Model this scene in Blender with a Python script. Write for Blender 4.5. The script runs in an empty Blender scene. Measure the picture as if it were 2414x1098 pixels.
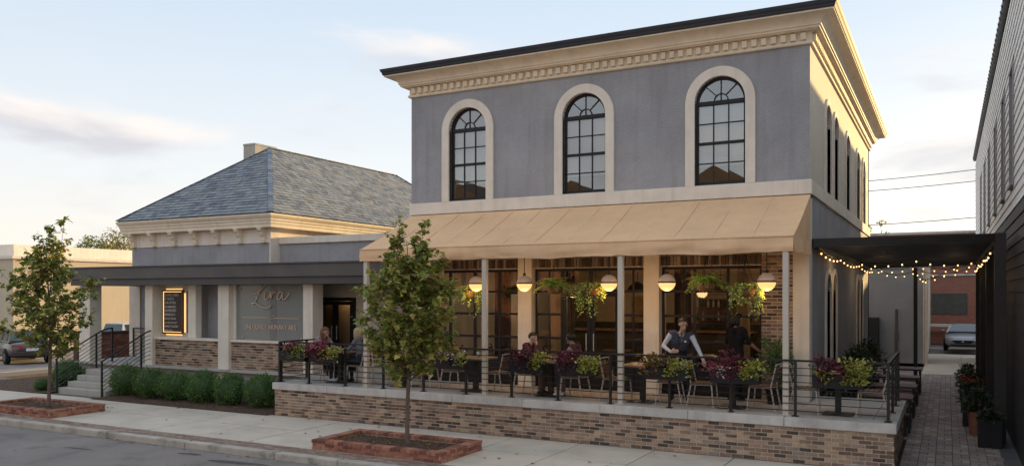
import bpy, bmesh, math, random
import numpy as np
from mathutils import Vector, Matrix, noise as mnoise
R = math.radians
rnd = random.Random(7)
S = bpy.context.scene
COL = S.collection

# ------------------------------------------------------------------ camera
cam_d = bpy.data.cameras.new('camera')
cam = bpy.data.objects.new('camera', cam_d)
COL.objects.link(cam)
cam.location = (0, 0, 2.95)
cam.rotation_euler = (R(90), 0, R(28))
cam_d.sensor_width = 36
cam_d.lens = 36 * 1931 / 2414
cam_d.shift_y = (693 - 549) / 2414
cam_d.clip_start = 0.1
cam_d.clip_end = 3000
S.camera = cam

# ------------------------------------------------------------------ world, sun, exposure
SUN_AZ, SUN_EL = R(77), R(7.5)          # azimuth counted from +X towards +Y
EXPO = 1.15
SKY_GAIN = 1.23
CLOUD_OFF = (15.202, -16.531, 4.32)
w = bpy.data.worlds.new('World')
S.world = w
w.use_nodes = True
nt = w.node_tree
nt.nodes.clear()
def N(t, ty, **kw):
    n = t.nodes.new(ty)
    for k, v in kw.items():
        setattr(n, k, v)
    return n
def L(t, a, b):
    t.links.new(a, b)
wo = N(nt, 'ShaderNodeOutputWorld')
bg = N(nt, 'ShaderNodeBackground')
sky = N(nt, 'ShaderNodeTexSky')
sky.sky_type = 'NISHITA'
sky.sun_disc = False
sky.sun_elevation = SUN_EL
sky.sun_rotation = R(90) - SUN_AZ
sky.altitude = 100
sky.air_density = 1.0
sky.dust_density = 0.6
sky.ozone_density = 1.4
bg.inputs['Strength'].default_value = 0.15
tc = N(nt, 'ShaderNodeTexCoord')
sep = N(nt, 'ShaderNodeSeparateXYZ')
L(nt, tc.outputs['Generated'], sep.inputs[0])
def M(t, op, a, b=None, c=None, clamp=False):
    n = N(t, 'ShaderNodeMath', operation=op)
    n.use_clamp = clamp
    for i, x in enumerate((a, b, c)):
        if x is None:
            continue
        if isinstance(x, (int, float)):
            n.inputs[i].default_value = x
        else:
            L(t, x, n.inputs[i])
    return n.outputs[0]
zz = M(nt, 'MAXIMUM', sep.outputs[2], 0.0)
def cloudnoise(dz):
    cmb = N(nt, 'ShaderNodeCombineXYZ')
    L(nt, sep.outputs[0], cmb.inputs[0]); L(nt, sep.outputs[1], cmb.inputs[1])
    L(nt, M(nt, 'MULTIPLY', M(nt, 'ADD', sep.outputs[2], dz), 3.4), cmb.inputs[2])
    mp = N(nt, 'ShaderNodeMapping')
    mp.inputs['Location'].default_value = CLOUD_OFF
    L(nt, cmb.outputs[0], mp.inputs[0])
    nz = N(nt, 'ShaderNodeTexNoise')
    nz.inputs['Scale'].default_value = 2.3
    nz.inputs['Detail'].default_value = 9
    nz.inputs['Roughness'].default_value = 0.52
    nz.inputs['Distortion'].default_value = 0.35
    L(nt, mp.outputs[0], nz.inputs['Vector'])
    return nz.outputs[0]
def rampf(x, a, b):
    r_ = N(nt, 'ShaderNodeMapRange'); r_.interpolation_type = 'SMOOTHSTEP'
    r_.inputs[1].default_value = a; r_.inputs[2].default_value = b
    L(nt, x, r_.inputs[0])
    return r_.outputs[0]
cden = rampf(cloudnoise(0.0), 0.52, 0.68)
cshade = rampf(cloudnoise(0.03), 0.46, 0.6)
# a thin even veil over the whole sky: pale blue aloft, cream towards the horizon all the way round
vr = N(nt, 'ShaderNodeValToRGB')
SKYK = 1.0 / (0.15 * 2 ** EXPO) * SKY_GAIN
for i_, (p_, c_) in enumerate(((0.0, (0.83, 0.73, 0.62)), (0.05, (0.83, 0.775, 0.71)), (0.14, (0.745, 0.765, 0.78)), (0.34, (0.545, 0.645, 0.76)), (1.0, (0.545, 0.645, 0.76)))):
    e_ = vr.color_ramp.elements[i_] if i_ < 2 else vr.color_ramp.elements.new(p_)
    e_.position = p_; e_.color = c_ + (1,)
L(nt, zz, vr.inputs[0])
vg = N(nt, 'ShaderNodeVectorMath', operation='SCALE')
vg.inputs['Scale'].default_value = SKYK
L(nt, vr.outputs[0], vg.inputs[0])
gam = N(nt, 'ShaderNodeHueSaturation')
gam.inputs['Saturation'].default_value = 0.8
L(nt, sky.outputs[0], gam.inputs['Color'])
mixv = N(nt, 'ShaderNodeMixRGB')
mixv.inputs[0].default_value = 0.93
L(nt, gam.outputs[0], mixv.inputs[1])
L(nt, vg.outputs[0], mixv.inputs[2])
cc = N(nt, 'ShaderNodeMixRGB')
cc.inputs[1].default_value = tuple(c_ * SKYK for c_ in (0.92, 0.82, 0.75)) + (1,)
cc.inputs[2].default_value = tuple(c_ * SKYK for c_ in (0.55, 0.54, 0.585)) + (1,)
L(nt, cshade, cc.inputs[0])
mixc = N(nt, 'ShaderNodeMixRGB')
L(nt, M(nt, 'MULTIPLY', cden, 0.75), mixc.inputs[0])
L(nt, mixv.outputs[0], mixc.inputs[1])
L(nt, cc.outputs[0], mixc.inputs[2])
L(nt, mixc.outputs[0], bg.inputs['Color'])
L(nt, bg.outputs[0], wo.inputs[0])

sl = bpy.data.lights.new('sun', 'SUN')
sl.energy = 4.2
sl.angle = R(0.6)
sl.color = (1.0, 0.68, 0.29)
so = bpy.data.objects.new('sun', sl)
COL.objects.link(so)
sdir = Vector((math.cos(SUN_EL) * math.cos(SUN_AZ), math.cos(SUN_EL) * math.sin(SUN_AZ), math.sin(SUN_EL)))
so.rotation_euler = sdir.to_track_quat('Z', 'Y').to_euler()
so.location = sdir * 60
S.view_settings.view_transform = 'Standard'
S.view_settings.look = 'None'
S.view_settings.gamma = 1
S.view_settings.use_curve_mapping = False
S.view_settings.exposure = EXPO
S.cycles.max_bounces = 8
S.cycles.transparent_max_bounces = 16
S.cycles.caustics_reflective = False
S.cycles.caustics_refractive = False
S.cycles.use_denoising = True
LE = 1 / 2 ** EXPO                        # lamps are exposed with the rest

# ------------------------------------------------------------------ materials
def mat(name, col, rough=0.8, var=0.18, vscale=3.0, bump=0.0, bscale=60.0, metal=0.0, spec=0.35, fine=0.0, fscale=120.0, streak=0.0,
        stain=None, stain_amt=0.0, stain_scale=0.6, coat=0.0):
    m = bpy.data.materials.new(name)
    m.use_nodes = True
    t = m.node_tree
    b = t.nodes['Principled BSDF']
    b.inputs['Roughness'].default_value = rough
    b.inputs['Metallic'].default_value = metal
    b.inputs['Specular IOR Level'].default_value = spec
    if coat:
        b.inputs['Coat Weight'].default_value = coat
        b.inputs['Coat Roughness'].default_value = 0.08
    geo = N(t, 'ShaderNodeNewGeometry')
    pos = geo.outputs['Position']
    n1 = N(t, 'ShaderNodeTexNoise')
    n1.inputs['Scale'].default_value = vscale
    n1.inputs['Detail'].default_value = 5
    n1.inputs['Roughness'].default_value = 0.6
    L(t, pos, n1.inputs['Vector'])
    mx = N(t, 'ShaderNodeMixRGB')
    mx.inputs[1].default_value = tuple(max(0, c * (1 - var)) for c in col) + (1,)
    mx.inputs[2].default_value = tuple(min(1, c * (1 + var)) for c in col) + (1,)
    mr = N(t, 'ShaderNodeMapRange')
    mr.inputs[1].default_value = 0.3; mr.inputs[2].default_value = 0.7
    L(t, n1.outputs[0], mr.inputs[0])
    L(t, mr.outputs[0], mx.inputs[0])
    out = mx.outputs[0]
    if streak:
        mpn = N(t, 'ShaderNodeMapping')
        mpn.inputs['Scale'].default_value = (6, 6, 0.5)
        L(t, pos, mpn.inputs[0])
        n3 = N(t, 'ShaderNodeTexNoise')
        n3.inputs['Scale'].default_value = 1.0
        n3.inputs['Detail'].default_value = 4
        L(t, mpn.outputs[0], n3.inputs['Vector'])
        m3 = N(t, 'ShaderNodeMixRGB', blend_type='MULTIPLY')
        r3 = N(t, 'ShaderNodeMapRange')
        r3.inputs[1].default_value = 0.5; r3.inputs[2].default_value = 0.75
        r3.inputs[3].default_value = 0.0; r3.inputs[4].default_value = streak
        L(t, n3.outputs[0], r3.inputs[0])
        L(t, r3.outputs[0], m3.inputs[0])
        m3.inputs[2].default_value = (0.55, 0.52, 0.48, 1)
        L(t, out, m3.inputs[1])
        out = m3.outputs[0]
    if stain is not None:
        n4 = N(t, 'ShaderNodeTexNoise')
        n4.inputs['Scale'].default_value = stain_scale
        n4.inputs['Detail'].default_value = 7
        n4.inputs['Roughness'].default_value = 0.65
        L(t, pos, n4.inputs['Vector'])
        r4 = N(t, 'ShaderNodeMapRange')
        r4.inputs[1].default_value = 0.52; r4.inputs[2].default_value = 0.68
        r4.inputs[4].default_value = stain_amt
        L(t, n4.outputs[0], r4.inputs[0])
        m4 = N(t, 'ShaderNodeMixRGB')
        m4.inputs[2].default_value = tuple(stain) + (1,)
        L(t, r4.outputs[0], m4.inputs[0])
        L(t, out, m4.inputs[1])
        out = m4.outputs[0]
    if fine:
        n2 = N(t, 'ShaderNodeTexNoise')
        n2.inputs['Scale'].default_value = fscale
        n2.inputs['Detail'].default_value = 2
        L(t, pos, n2.inputs['Vector'])
        m2 = N(t, 'ShaderNodeMixRGB', blend_type='OVERLAY')
        m2.inputs[0].default_value = fine
        L(t, out, m2.inputs[1])
        L(t, n2.outputs['Color'] if False else n2.outputs[0], m2.inputs[2])
        out = m2.outputs[0]
    L(t, out, b.inputs['Base Color'])
    if bump:
        nb = N(t, 'ShaderNodeTexNoise')
        nb.inputs['Scale'].default_value = bscale
        nb.inputs['Detail'].default_value = 4
        L(t, pos, nb.inputs['Vector'])
        bn = N(t, 'ShaderNodeBump')
        bn.inputs['Strength'].default_value = bump
        bn.inputs['Distance'].default_value = 0.02
        L(t, nb.outputs[0], bn.inputs['Height'])
        L(t, bn.outputs[0], b.inputs['Normal'])
    return m

def leafmat(name, col, var=0.34, trans=0.42):
    m = bpy.data.materials.new(name)
    m.use_nodes = True
    t = m.node_tree
    t.nodes.clear()
    o = N(t, 'ShaderNodeOutputMaterial')
    geo = N(t, 'ShaderNodeNewGeometry')
    hs = N(t, 'ShaderNodeHueSaturation')
    hs.inputs['Color'].default_value = tuple(col) + (1,)
    v = M(t, 'MULTIPLY_ADD', geo.outputs['Random Per Island'], 2 * var, 1 - var)
    L(t, v, hs.inputs['Value'])
    h = M(t, 'MULTIPLY_ADD', M(t, 'FRACT', M(t, 'MULTIPLY', geo.outputs['Random Per Island'], 7.31)), 0.05, 0.475)
    L(t, h, hs.inputs['Hue'])
    d = N(t, 'ShaderNodeBsdfPrincipled')
    d.inputs['Roughness'].default_value = 0.5
    d.inputs['Specular IOR Level'].default_value = 0.3
    tr = N(t, 'ShaderNodeBsdfTranslucent')
    L(t, hs.outputs[0], d.inputs['Base Color'])
    L(t, hs.outputs[0], tr.inputs['Color'])
    mx = N(t, 'ShaderNodeMixShader')
    mx.inputs[0].default_value = trans
    L(t, d.outputs[0], mx.inputs[1]); L(t, tr.outputs[0], mx.inputs[2])
    L(t, mx.outputs[0], o.inputs[0])
    return m

def emit(name, col, strength):
    m = bpy.data.materials.new(name)
    m.use_nodes = True
    t = m.node_tree
    b = t.nodes['Principled BSDF']
    b.inputs['Base Color'].default_value = tuple(col) + (1,)
    b.inputs['Emission Color'].default_value = tuple(col) + (1,)
    b.inputs['Emission Strength'].default_value = strength
    return m

def glass(name, base=0.12, ior=1.5, tint=(0.85, 0.9, 0.9), rough=0.01, wob=0.0):
    m = bpy.data.materials.new(name)
    m.use_nodes = True
    t = m.node_tree
    t.nodes.clear()
    o = N(t, 'ShaderNodeOutputMaterial')
    tr = N(t, 'ShaderNodeBsdfTransparent')
    tr.inputs[0].default_value = tuple(tint) + (1,)
    gl = N(t, 'ShaderNodeBsdfGlossy')
    gl.inputs['Roughness'].default_value = rough
    fr = N(t, 'ShaderNodeFresnel')
    fr.inputs['IOR'].default_value = ior
    f = M(t, 'ADD', fr.outputs[0], base, clamp=True)
    if wob:
        geo = N(t, 'ShaderNodeNewGeometry')
        nb = N(t, 'ShaderNodeTexNoise')
        nb.inputs['Scale'].default_value = 1.6
        L(t, geo.outputs['Position'], nb.inputs['Vector'])
        bn = N(t, 'ShaderNodeBump')
        bn.inputs['Strength'].default_value = wob
        bn.inputs['Distance'].default_value = 0.05
        L(t, nb.outputs[0], bn.inputs['Height'])
        L(t, bn.outputs[0], gl.inputs['Normal'])
    mx = N(t, 'ShaderNodeMixShader')
    L(t, f, mx.inputs[0]); L(t, tr.outputs[0], mx.inputs[1]); L(t, gl.outputs[0], mx.inputs[2])
    L(t, mx.outputs[0], o.inputs[0])
    return m

STUCCO = mat('grey_stucco', (0.365, 0.355, 0.362), 0.9, 0.13, 0.8, 0.7, 26, fine=0.18, fscale=30, streak=0.3, stain=(0.27, 0.255, 0.255), stain_amt=0.28, stain_scale=0.9)
TRIM = mat('cream_stucco_trim', (0.83, 0.73, 0.615), 0.85, 0.07, 2.5, 0.25, 60, streak=0.25, fine=0.08, fscale=50)
CORNICE = mat('cream_painted_cornice', (0.84, 0.71, 0.53), 0.7, 0.07, 2.0, 0.08, 40, streak=0.25)
COLUMN = mat('pale_stucco_column', (0.82, 0.73, 0.61), 0.85, 0.08, 2.5, 0.25, 60, streak=0.3)
CREAMWALL = mat('cream_wall_colour', (0.68, 0.6, 0.48), 0.9, 0.06, 0.6, 0.1, 30, streak=0.2)
GUTTER = mat('dark_gutter_metal', (0.055, 0.056, 0.062), 0.7, 0.1, 3, spec=0.2)
FASCIA = mat('charcoal_fascia', (0.11, 0.098, 0.09), 0.55, 0.12, 1.5, 0.05, 30)
FASCIA2 = mat('charcoal_fascia_edge', (0.085, 0.077, 0.072), 0.55, 0.1, 1.5)
BLACK = mat('black_metal', (0.014, 0.013, 0.013), 0.42, 0.15, 8, spec=0.5)
WINFRAME = mat('black_window_frame', (0.016, 0.015, 0.015), 0.5, 0.1, 8)
AWN = mat('tan_awning_canvas', (0.83, 0.535, 0.31), 0.92, 0.08, 0.9, 0.12, 300, spec=0.1, streak=0.14, fine=0.06, fscale=25)
AWNIN = AWN
POST = mat('cream_metal_post', (0.62, 0.54, 0.44), 0.55, 0.06, 3)
CONC = mat('cast_concrete_coping', (0.56, 0.525, 0.48), 0.9, 0.15, 2.0, 0.25, 60, streak=0.35, stain=(0.34, 0.32, 0.29), stain_amt=0.6, stain_scale=1.6, fine=0.15, fscale=90)
SLAB = mat('sidewalk_concrete', (0.63, 0.54, 0.44), 0.92, 0.09, 1.1, 0.15, 120, stain=(0.44, 0.385, 0.325), stain_amt=0.5, stain_scale=0.9, fine=0.15, fscale=150)
PATIOF = mat('patio_concrete', (0.5, 0.46, 0.42), 0.85, 0.1, 1.0, 0.1, 90, stain=(0.36, 0.33, 0.3), stain_amt=0.5, stain_scale=1.2)
STEP = mat('step_concrete', (0.46, 0.43, 0.38), 0.9, 0.12, 2.0, 0.2, 70, streak=0.3, stain=(0.3, 0.28, 0.24), stain_amt=0.5, stain_scale=2)
KERB = mat('kerb_stone', (0.46, 0.41, 0.34), 0.9, 0.16, 3.0, 0.3, 60, stain=(0.14, 0.13, 0.11), stain_amt=0.8, stain_scale=1.3, fine=0.2, fscale=80)
ASPH = mat('asphalt', (0.265, 0.225, 0.205), 0.9, 0.14, 0.7, 0.5, 180, stain=(0.15, 0.132, 0.124), stain_amt=0.7, stain_scale=1.1, fine=0.45, fscale=160)
MORTAR = mat('mortar', (0.68, 0.57, 0.45), 0.95, 0.1, 5, 0.3, 80)
MORTARR = mat('planter_mortar', (0.55, 0.4, 0.27), 0.95, 0.1, 5, 0.3, 80)
MULCH = mat('mulch', (0.12, 0.07, 0.045), 0.95, 0.4, 14, 0.9, 40, stain=(0.03, 0.02, 0.015), stain_amt=0.8, stain_scale=18)
SOIL = MULCH
def bricks(tag, cols):
    return [mat('%s_brick_%s' % (tag, n), c, 0.88, 0.22, 9, 0.3, 60, fine=0.25, fscale=60) for n, c in cols]
BR_TAN = bricks('tan', [('buff', (0.42, 0.3, 0.205)), ('rose', (0.36, 0.235, 0.165)), ('brown', (0.26, 0.17, 0.12)), ('dark', (0.09, 0.065, 0.052)),
                        ('grey', (0.29, 0.22, 0.17)), ('umber', (0.16, 0.105, 0.075))])
BR_RED = bricks('red', [('red', (0.37, 0.155, 0.1)), ('orange', (0.43, 0.205, 0.13)), ('deep', (0.27, 0.11, 0.078)), ('burnt', (0.19, 0.08, 0.058))])
WT_TAN = (4, 4, 5, 3, 4, 4)
WT_RED = (5, 3, 4, 2)
SLATE = [mat('slate_' + n, c, 0.55, 0.2, 5, 0.3, 30, spec=0.4) for n, c in (('blue', (0.185, 0.205, 0.23)), ('grey', (0.225, 0.237, 0.25)), ('dark', (0.13, 0.145, 0.17)),
                                                                         ('pale', (0.265, 0.27, 0.275)), ('warm', (0.22, 0.215, 0.21)))]
PAVER = [mat('paver_' + n, c, 0.85, 0.2, 6, 0.3, 70, fine=0.2) for n, c in (('brown', (0.36, 0.28, 0.25)), ('plum', (0.29, 0.225, 0.21)), ('tan', (0.45, 0.37, 0.325)))]
JOINT = mat('paver_joint_sand', (0.045, 0.037, 0.033), 0.95, 0.2, 10)
DARKSIDE = mat('black_lap_siding', (0.034, 0.034, 0.037), 0.6, 0.15, 2, 0.1, 40)
WHITESIDE = mat('white_lap_siding', (0.88, 0.88, 0.87), 0.6, 0.05, 2)
GREYTRIM = mat('grey_window_trim', (0.3, 0.3, 0.31), 0.6, 0.05, 2)
WOOD = mat('oiled_wood_slat', (0.17, 0.095, 0.06), 0.6, 0.3, 18, 0.1, 60)
TABLEWOOD = mat('table_top_wood', (0.28, 0.18, 0.11), 0.5, 0.25, 14, 0.1, 60)
REDWOOD = mat('dark_red_stained_wood', (0.13, 0.05, 0.045), 0.5, 0.25, 10)
CHAIRM = mat('brushed_aluminium', (0.55, 0.5, 0.44), 0.4, 0.06, 8, metal=0.4)
BARK = mat('tree_bark', (0.17, 0.125, 0.095), 0.95, 0.3, 20, 0.6, 60)
COIR = mat('coir_basket', (0.22, 0.11, 0.045), 0.95, 0.3, 30, 0.6, 90)
TERRA = mat('terracotta', (0.3, 0.12, 0.07), 0.85, 0.15, 6)
PLANTBOX = mat('black_planter_metal', (0.013, 0.013, 0.015), 0.5, 0.15, 5)
LEAF = [leafmat('maple_leaf_green', (0.264, 0.310, 0.066)), leafmat('maple_leaf_olive', (0.409, 0.396, 0.092)), leafmat('maple_leaf_dark', (0.119, 0.158, 0.045)),
        leafmat('maple_leaf_gold', (0.608, 0.450, 0.145)), leafmat('maple_leaf_rust', (0.450, 0.264, 0.119))]
SHRUBL = [leafmat('shrub_leaf', (0.103, 0.198, 0.052), 0.35, 0.2), leafmat('shrub_leaf_tip', (0.218, 0.335, 0.088), 0.3, 0.25), leafmat('shrub_leaf_deep', (0.052, 0.105, 0.036), 0.3, 0.15)]
RED_L = [leafmat('coleus_wine', (0.172, 0.031, 0.052), 0.45, 0.25), leafmat('coleus_dark', (0.078, 0.025, 0.038), 0.4, 0.2), leafmat('coleus_rose', (0.380, 0.086, 0.121), 0.4, 0.25)]
LIME_L = [leafmat('lime_vine', (0.44, 0.44, 0.085), 0.28, 0.35), leafmat('lime_vine_deep', (0.26, 0.28, 0.06), 0.34, 0.3), leafmat('lime_vine_pale', (0.56, 0.52, 0.17), 0.2, 0.3)]  # three lime tones, picked at random per leaf
BRONZE_L = [leafmat('bronze_leaf', (0.330, 0.173, 0.053), 0.4, 0.25), leafmat('olive_leaf', (0.180, 0.165, 0.053), 0.35, 0.25), leafmat('bronze_dark', (0.120, 0.060, 0.030), 0.4, 0.2)]
FERN_L = [leafmat('fern_frond', (0.445, 0.705, 0.148), 0.35, 0.3), leafmat('fern_tip', (0.742, 0.800, 0.223), 0.3, 0.3)]
VINE_L = [leafmat('trailing_vine', (0.321, 0.470, 0.123), 0.35, 0.3), leafmat('trailing_vine_pale', (0.669, 0.743, 0.248), 0.3, 0.3), leafmat('trailing_vine_gold', (0.743, 0.544, 0.123), 0.3, 0.3)]
DARK_L = [leafmat('dark_leaf', (0.042, 0.069, 0.026), 0.4, 0.15), leafmat('dark_leaf_grey', (0.096, 0.120, 0.072), 0.4, 0.15)]  # two dark leaf tones, mixed at random
FLOWER_R = leafmat('red_petal', (0.45, 0.07, 0.03), 0.3, 0.2)
FLOWER_W = leafmat('white_petal', (0.75, 0.72, 0.7), 0.1, 0.2)
YTREE = [leafmat('autumn_leaf_yellow', (0.3, 0.24, 0.06)), leafmat('autumn_leaf_green', (0.14, 0.15, 0.045))]
G_UP = glass('upper_window_glass', 0.27, 1.5, (0.94, 0.96, 0.96), 0.01, 0.0)
G_SHOP = glass('storefront_glass', 0.025, 1.5, (0.86, 0.84, 0.8))
G_DARK = glass('dark_window_glass', 0.1, 1.5, (0.25, 0.27, 0.28))
BLIND = mat('window_blind', (0.82, 0.83, 0.8), 0.8, 0.03, 2)
INWALL = mat('interior_wall', (0.4, 0.32, 0.23), 0.9, 0.1, 1.0)
INDARK = mat('interior_dark', (0.035, 0.03, 0.026), 0.8, 0.2, 2)
INFLOOR = mat('interior_floor', (0.12, 0.08, 0.05), 0.5, 0.2, 4)

# ------------------------------------------------------------------ mesh helpers
class MB:
    def __init__(s):
        s.v, s.f, s.m = [], [], []
    def add(s, vs, fs, mi=0):
        o = len(s.v)
        s.v.extend([tuple(p) for p in vs])
        for f in fs:
            s.f.append(tuple(i + o for i in f)); s.m.append(mi)
    def box(s, x0, x1, y0, y1, z0, z1, mi=0):
        s.add([(x0, y0, z0), (x1, y0, z0), (x1, y1, z0), (x0, y1, z0), (x0, y0, z1), (x1, y0, z1), (x1, y1, z1), (x0, y1, z1)],
              [(0, 3, 2, 1), (4, 5, 6, 7), (0, 1, 5, 4), (1, 2, 6, 5), (2, 3, 7, 6), (3, 0, 4, 7)], mi)
    def bar(s, a, b, wx, wz, mi=0, up=(0, 0, 1)):
        a, b = Vector(a), Vector(b)
        d = (b - a).normalized()
        u = Vector(up)
        if abs(d.dot(u)) > 0.97:
            u = Vector((0, 1, 0))
        sx = d.cross(u).normalized() * wx / 2
        sz = sx.cross(d).normalized() * wz / 2
        p = [a - sx - sz, a + sx - sz, a + sx + sz, a - sx + sz, b - sx - sz, b + sx - sz, b + sx + sz, b - sx + sz]
        s.add(p, [(0, 1, 2, 3), (7, 6, 5, 4), (0, 4, 5, 1), (1, 5, 6, 2), (2, 6, 7, 3), (3, 7, 4, 0)], mi)
    def tube(s, pts, r, n=8, mi=0, cap=True):
        pts = [Vector(p) for p in pts]
        rs = r if isinstance(r, (list, tuple)) else [r] * len(pts)
        o = len(s.v)
        for i, p in enumerate(pts):
            d = (pts[min(i + 1, len(pts) - 1)] - pts[max(i - 1, 0)]).normalized()
            u = Vector((0, 0, 1)) if abs(d.z) < 0.9 else Vector((1, 0, 0))
            a = d.cross(u).normalized(); b = a.cross(d)
            for k in range(n):
                t = 2 * math.pi * k / n
                s.v.append(tuple(p + (a * math.cos(t) + b * math.sin(t)) * rs[i]))
        for i in range(len(pts) - 1):
            for k in range(n):
                k2 = (k + 1) % n
                s.f.append((o + i * n + k, o + i * n + k2, o + (i + 1) * n + k2, o + (i + 1) * n + k)); s.m.append(mi)
        if cap:
            s.f.append(tuple(o + k for k in reversed(range(n)))); s.m.append(mi)
            s.f.append(tuple(o + (len(pts) - 1) * n + k for k in range(n))); s.m.append(mi)
    def ball(s, c, r, nu=12, nv=8, mi=0, z0=-1.0, z1=1.0, fn=None):
        rx, ry, rz = r if isinstance(r, (list, tuple)) else (r, r, r)
        o = len(s.v)
        t0, t1 = math.asin(z0), math.asin(z1)
        for j in range(nv + 1):
            t = t0 + (t1 - t0) * j / nv
            for k in range(nu):
                a = 2 * math.pi * k / nu
                d = Vector((math.cos(t) * math.cos(a), math.cos(t) * math.sin(a), math.sin(t)))
                q = fn(d) if fn else 1.0
                s.v.append((c[0] + rx * d.x * q, c[1] + ry * d.y * q, c[2] + rz * d.z * q))
        for j in range(nv):
            for k in range(nu):
                k2 = (k + 1) % nu
                s.f.append((o + j * nu + k, o + j * nu + k2, o + (j + 1) * nu + k2, o + (j + 1) * nu + k)); s.m.append(mi)
        if z0 > -1:
            s.f.append(tuple(o + k for k in reversed(range(nu)))); s.m.append(mi)
        if z1 < 1:
            s.f.append(tuple(o + nv * nu + k for k in range(nu))); s.m.append(mi)
    def lathe(s, c, prof, n=20, mi=0):
        o = len(s.v)
        for (r, z) in prof:
            for k in range(n):
                a = 2 * math.pi * k / n
                s.v.append((c[0] + r * math.cos(a), c[1] + r * math.sin(a), c[2] + z))
        for j in range(len(prof) - 1):
            for k in range(n):
                k2 = (k + 1) % n
                s.f.append((o + j * n + k, o + j * n + k2, o + (j + 1) * n + k2, o + (j + 1) * n + k)); s.m.append(mi)
    def prism(s, poly, a0, a1, P, mi=0):
        """poly: list of (p, q); P(p, q, a) -> xyz; closed solid between a0 and a1"""
        n = len(poly)
        s.add([P(p, q, a0) for p, q in poly] + [P(p, q, a1) for p, q in poly],
              [tuple(range(n)), tuple(reversed(range(n, 2 * n)))] + [(i, n + i, n + (i + 1) % n, (i + 1) % n) for i in range(n)], mi)
    def leaf(s, p, d, nrm, ln, wd, mi=0, fold=0.25):
        d = d.normalized()
        sd = d.cross(nrm)
        if sd.length < 1e-4:
            sd = Vector((1, 0, 0))
        sd.normalize()
        n2 = sd.cross(d).normalized()
        m_ = p + d * ln * 0.45
        s.add([p, m_ + sd * wd * 0.5 + n2 * wd * fold, p + d * ln, m_ - sd * wd * 0.5 + n2 * wd * fold], [(0, 1, 2), (0, 2, 3)], mi)
    def mesh(s, name, mats, smooth=False):
        me = bpy.data.meshes.new(name)
        me.from_pydata(s.v, [], s.f)
        for m in (mats if isinstance(mats, (list, tuple)) else [mats]):
            me.materials.append(m)
        me.polygons.foreach_set('material_index', s.m)
        if smooth:
            me.polygons.foreach_set('use_smooth', [True] * len(me.polygons))
        me.update()
        return me
    def build(s, name, mats, parent=None, smooth=False, bev=0.0, fixn=True):
        me = s.mesh(name, mats, smooth)
        if fixn:
            bm = bmesh.new(); bm.from_mesh(me)
            bmesh.ops.recalc_face_normals(bm, faces=bm.faces)
            bm.to_mesh(me); bm.free()
        o = link(name, me, parent)
        if bev:
            b = o.modifiers.new('edge', 'BEVEL'); b.width = bev; b.segments = 2; b.limit_method = 'ANGLE'; b.angle_limit = R(40)
        return o

def wl(o):
    v = Vector((0, 0, 0))
    while o is not None:
        v = v + o.location; o = o.parent
    return v
def link(name, data, parent=None, loc=(0, 0, 0), rot=(0, 0, 0), sc=(1, 1, 1)):
    o = bpy.data.objects.new(name, data)
    COL.objects.link(o)
    o.location = Vector(loc) - wl(parent)
    o.rotation_euler = rot
    o.scale = sc
    if parent is not None:
        o.parent = parent
    return o
def tag(o, label=None, cat=None, group=None, kind=None):
    if label: o['label'] = label
    if cat: o['category'] = cat
    if group: o['group'] = group
    if kind: o['kind'] = kind
    return o
def thing(name, label, cat, loc=(0, 0, 0), group=None, kind=None):
    o = link(name, None, None, loc)
    o.empty_display_size = 0.3
    return tag(o, label, cat, group, kind)
def structure(name, loc=(0, 0, 0)):
    o = link(name, None, None, loc)
    o['kind'] = 'structure'
    return o
def kids(o):
    return [c for c in COL.objects if c.parent == o]
def copy_tree(o, index, parent=None):
    c = o.copy(); COL.objects.link(c)
    if parent is not None: c.parent = parent
    for ch in index.get(o.name, ()):
        copy_tree(ch, index, c)
    return c
def child_index(root):
    idx = {}
    def rec(o):
        idx[o.name] = [c for c in o.children]
        for c in o.children: rec(c)
    rec(root)
    return idx
def put(o, loc, rz=0.0, label=None, cat=None, group=None):
    o.location = loc; o.rotation_euler = (0, 0, rz)
    tag(o, label, cat, group)
    return o
def boxmesh(name, sx, sy, sz, m, bevel=0.0):
    mb = MB(); mb.box(-sx / 2, sx / 2, -sy / 2, sy / 2, -sz / 2, sz / 2)
    return mb.mesh(name, m)

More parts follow.
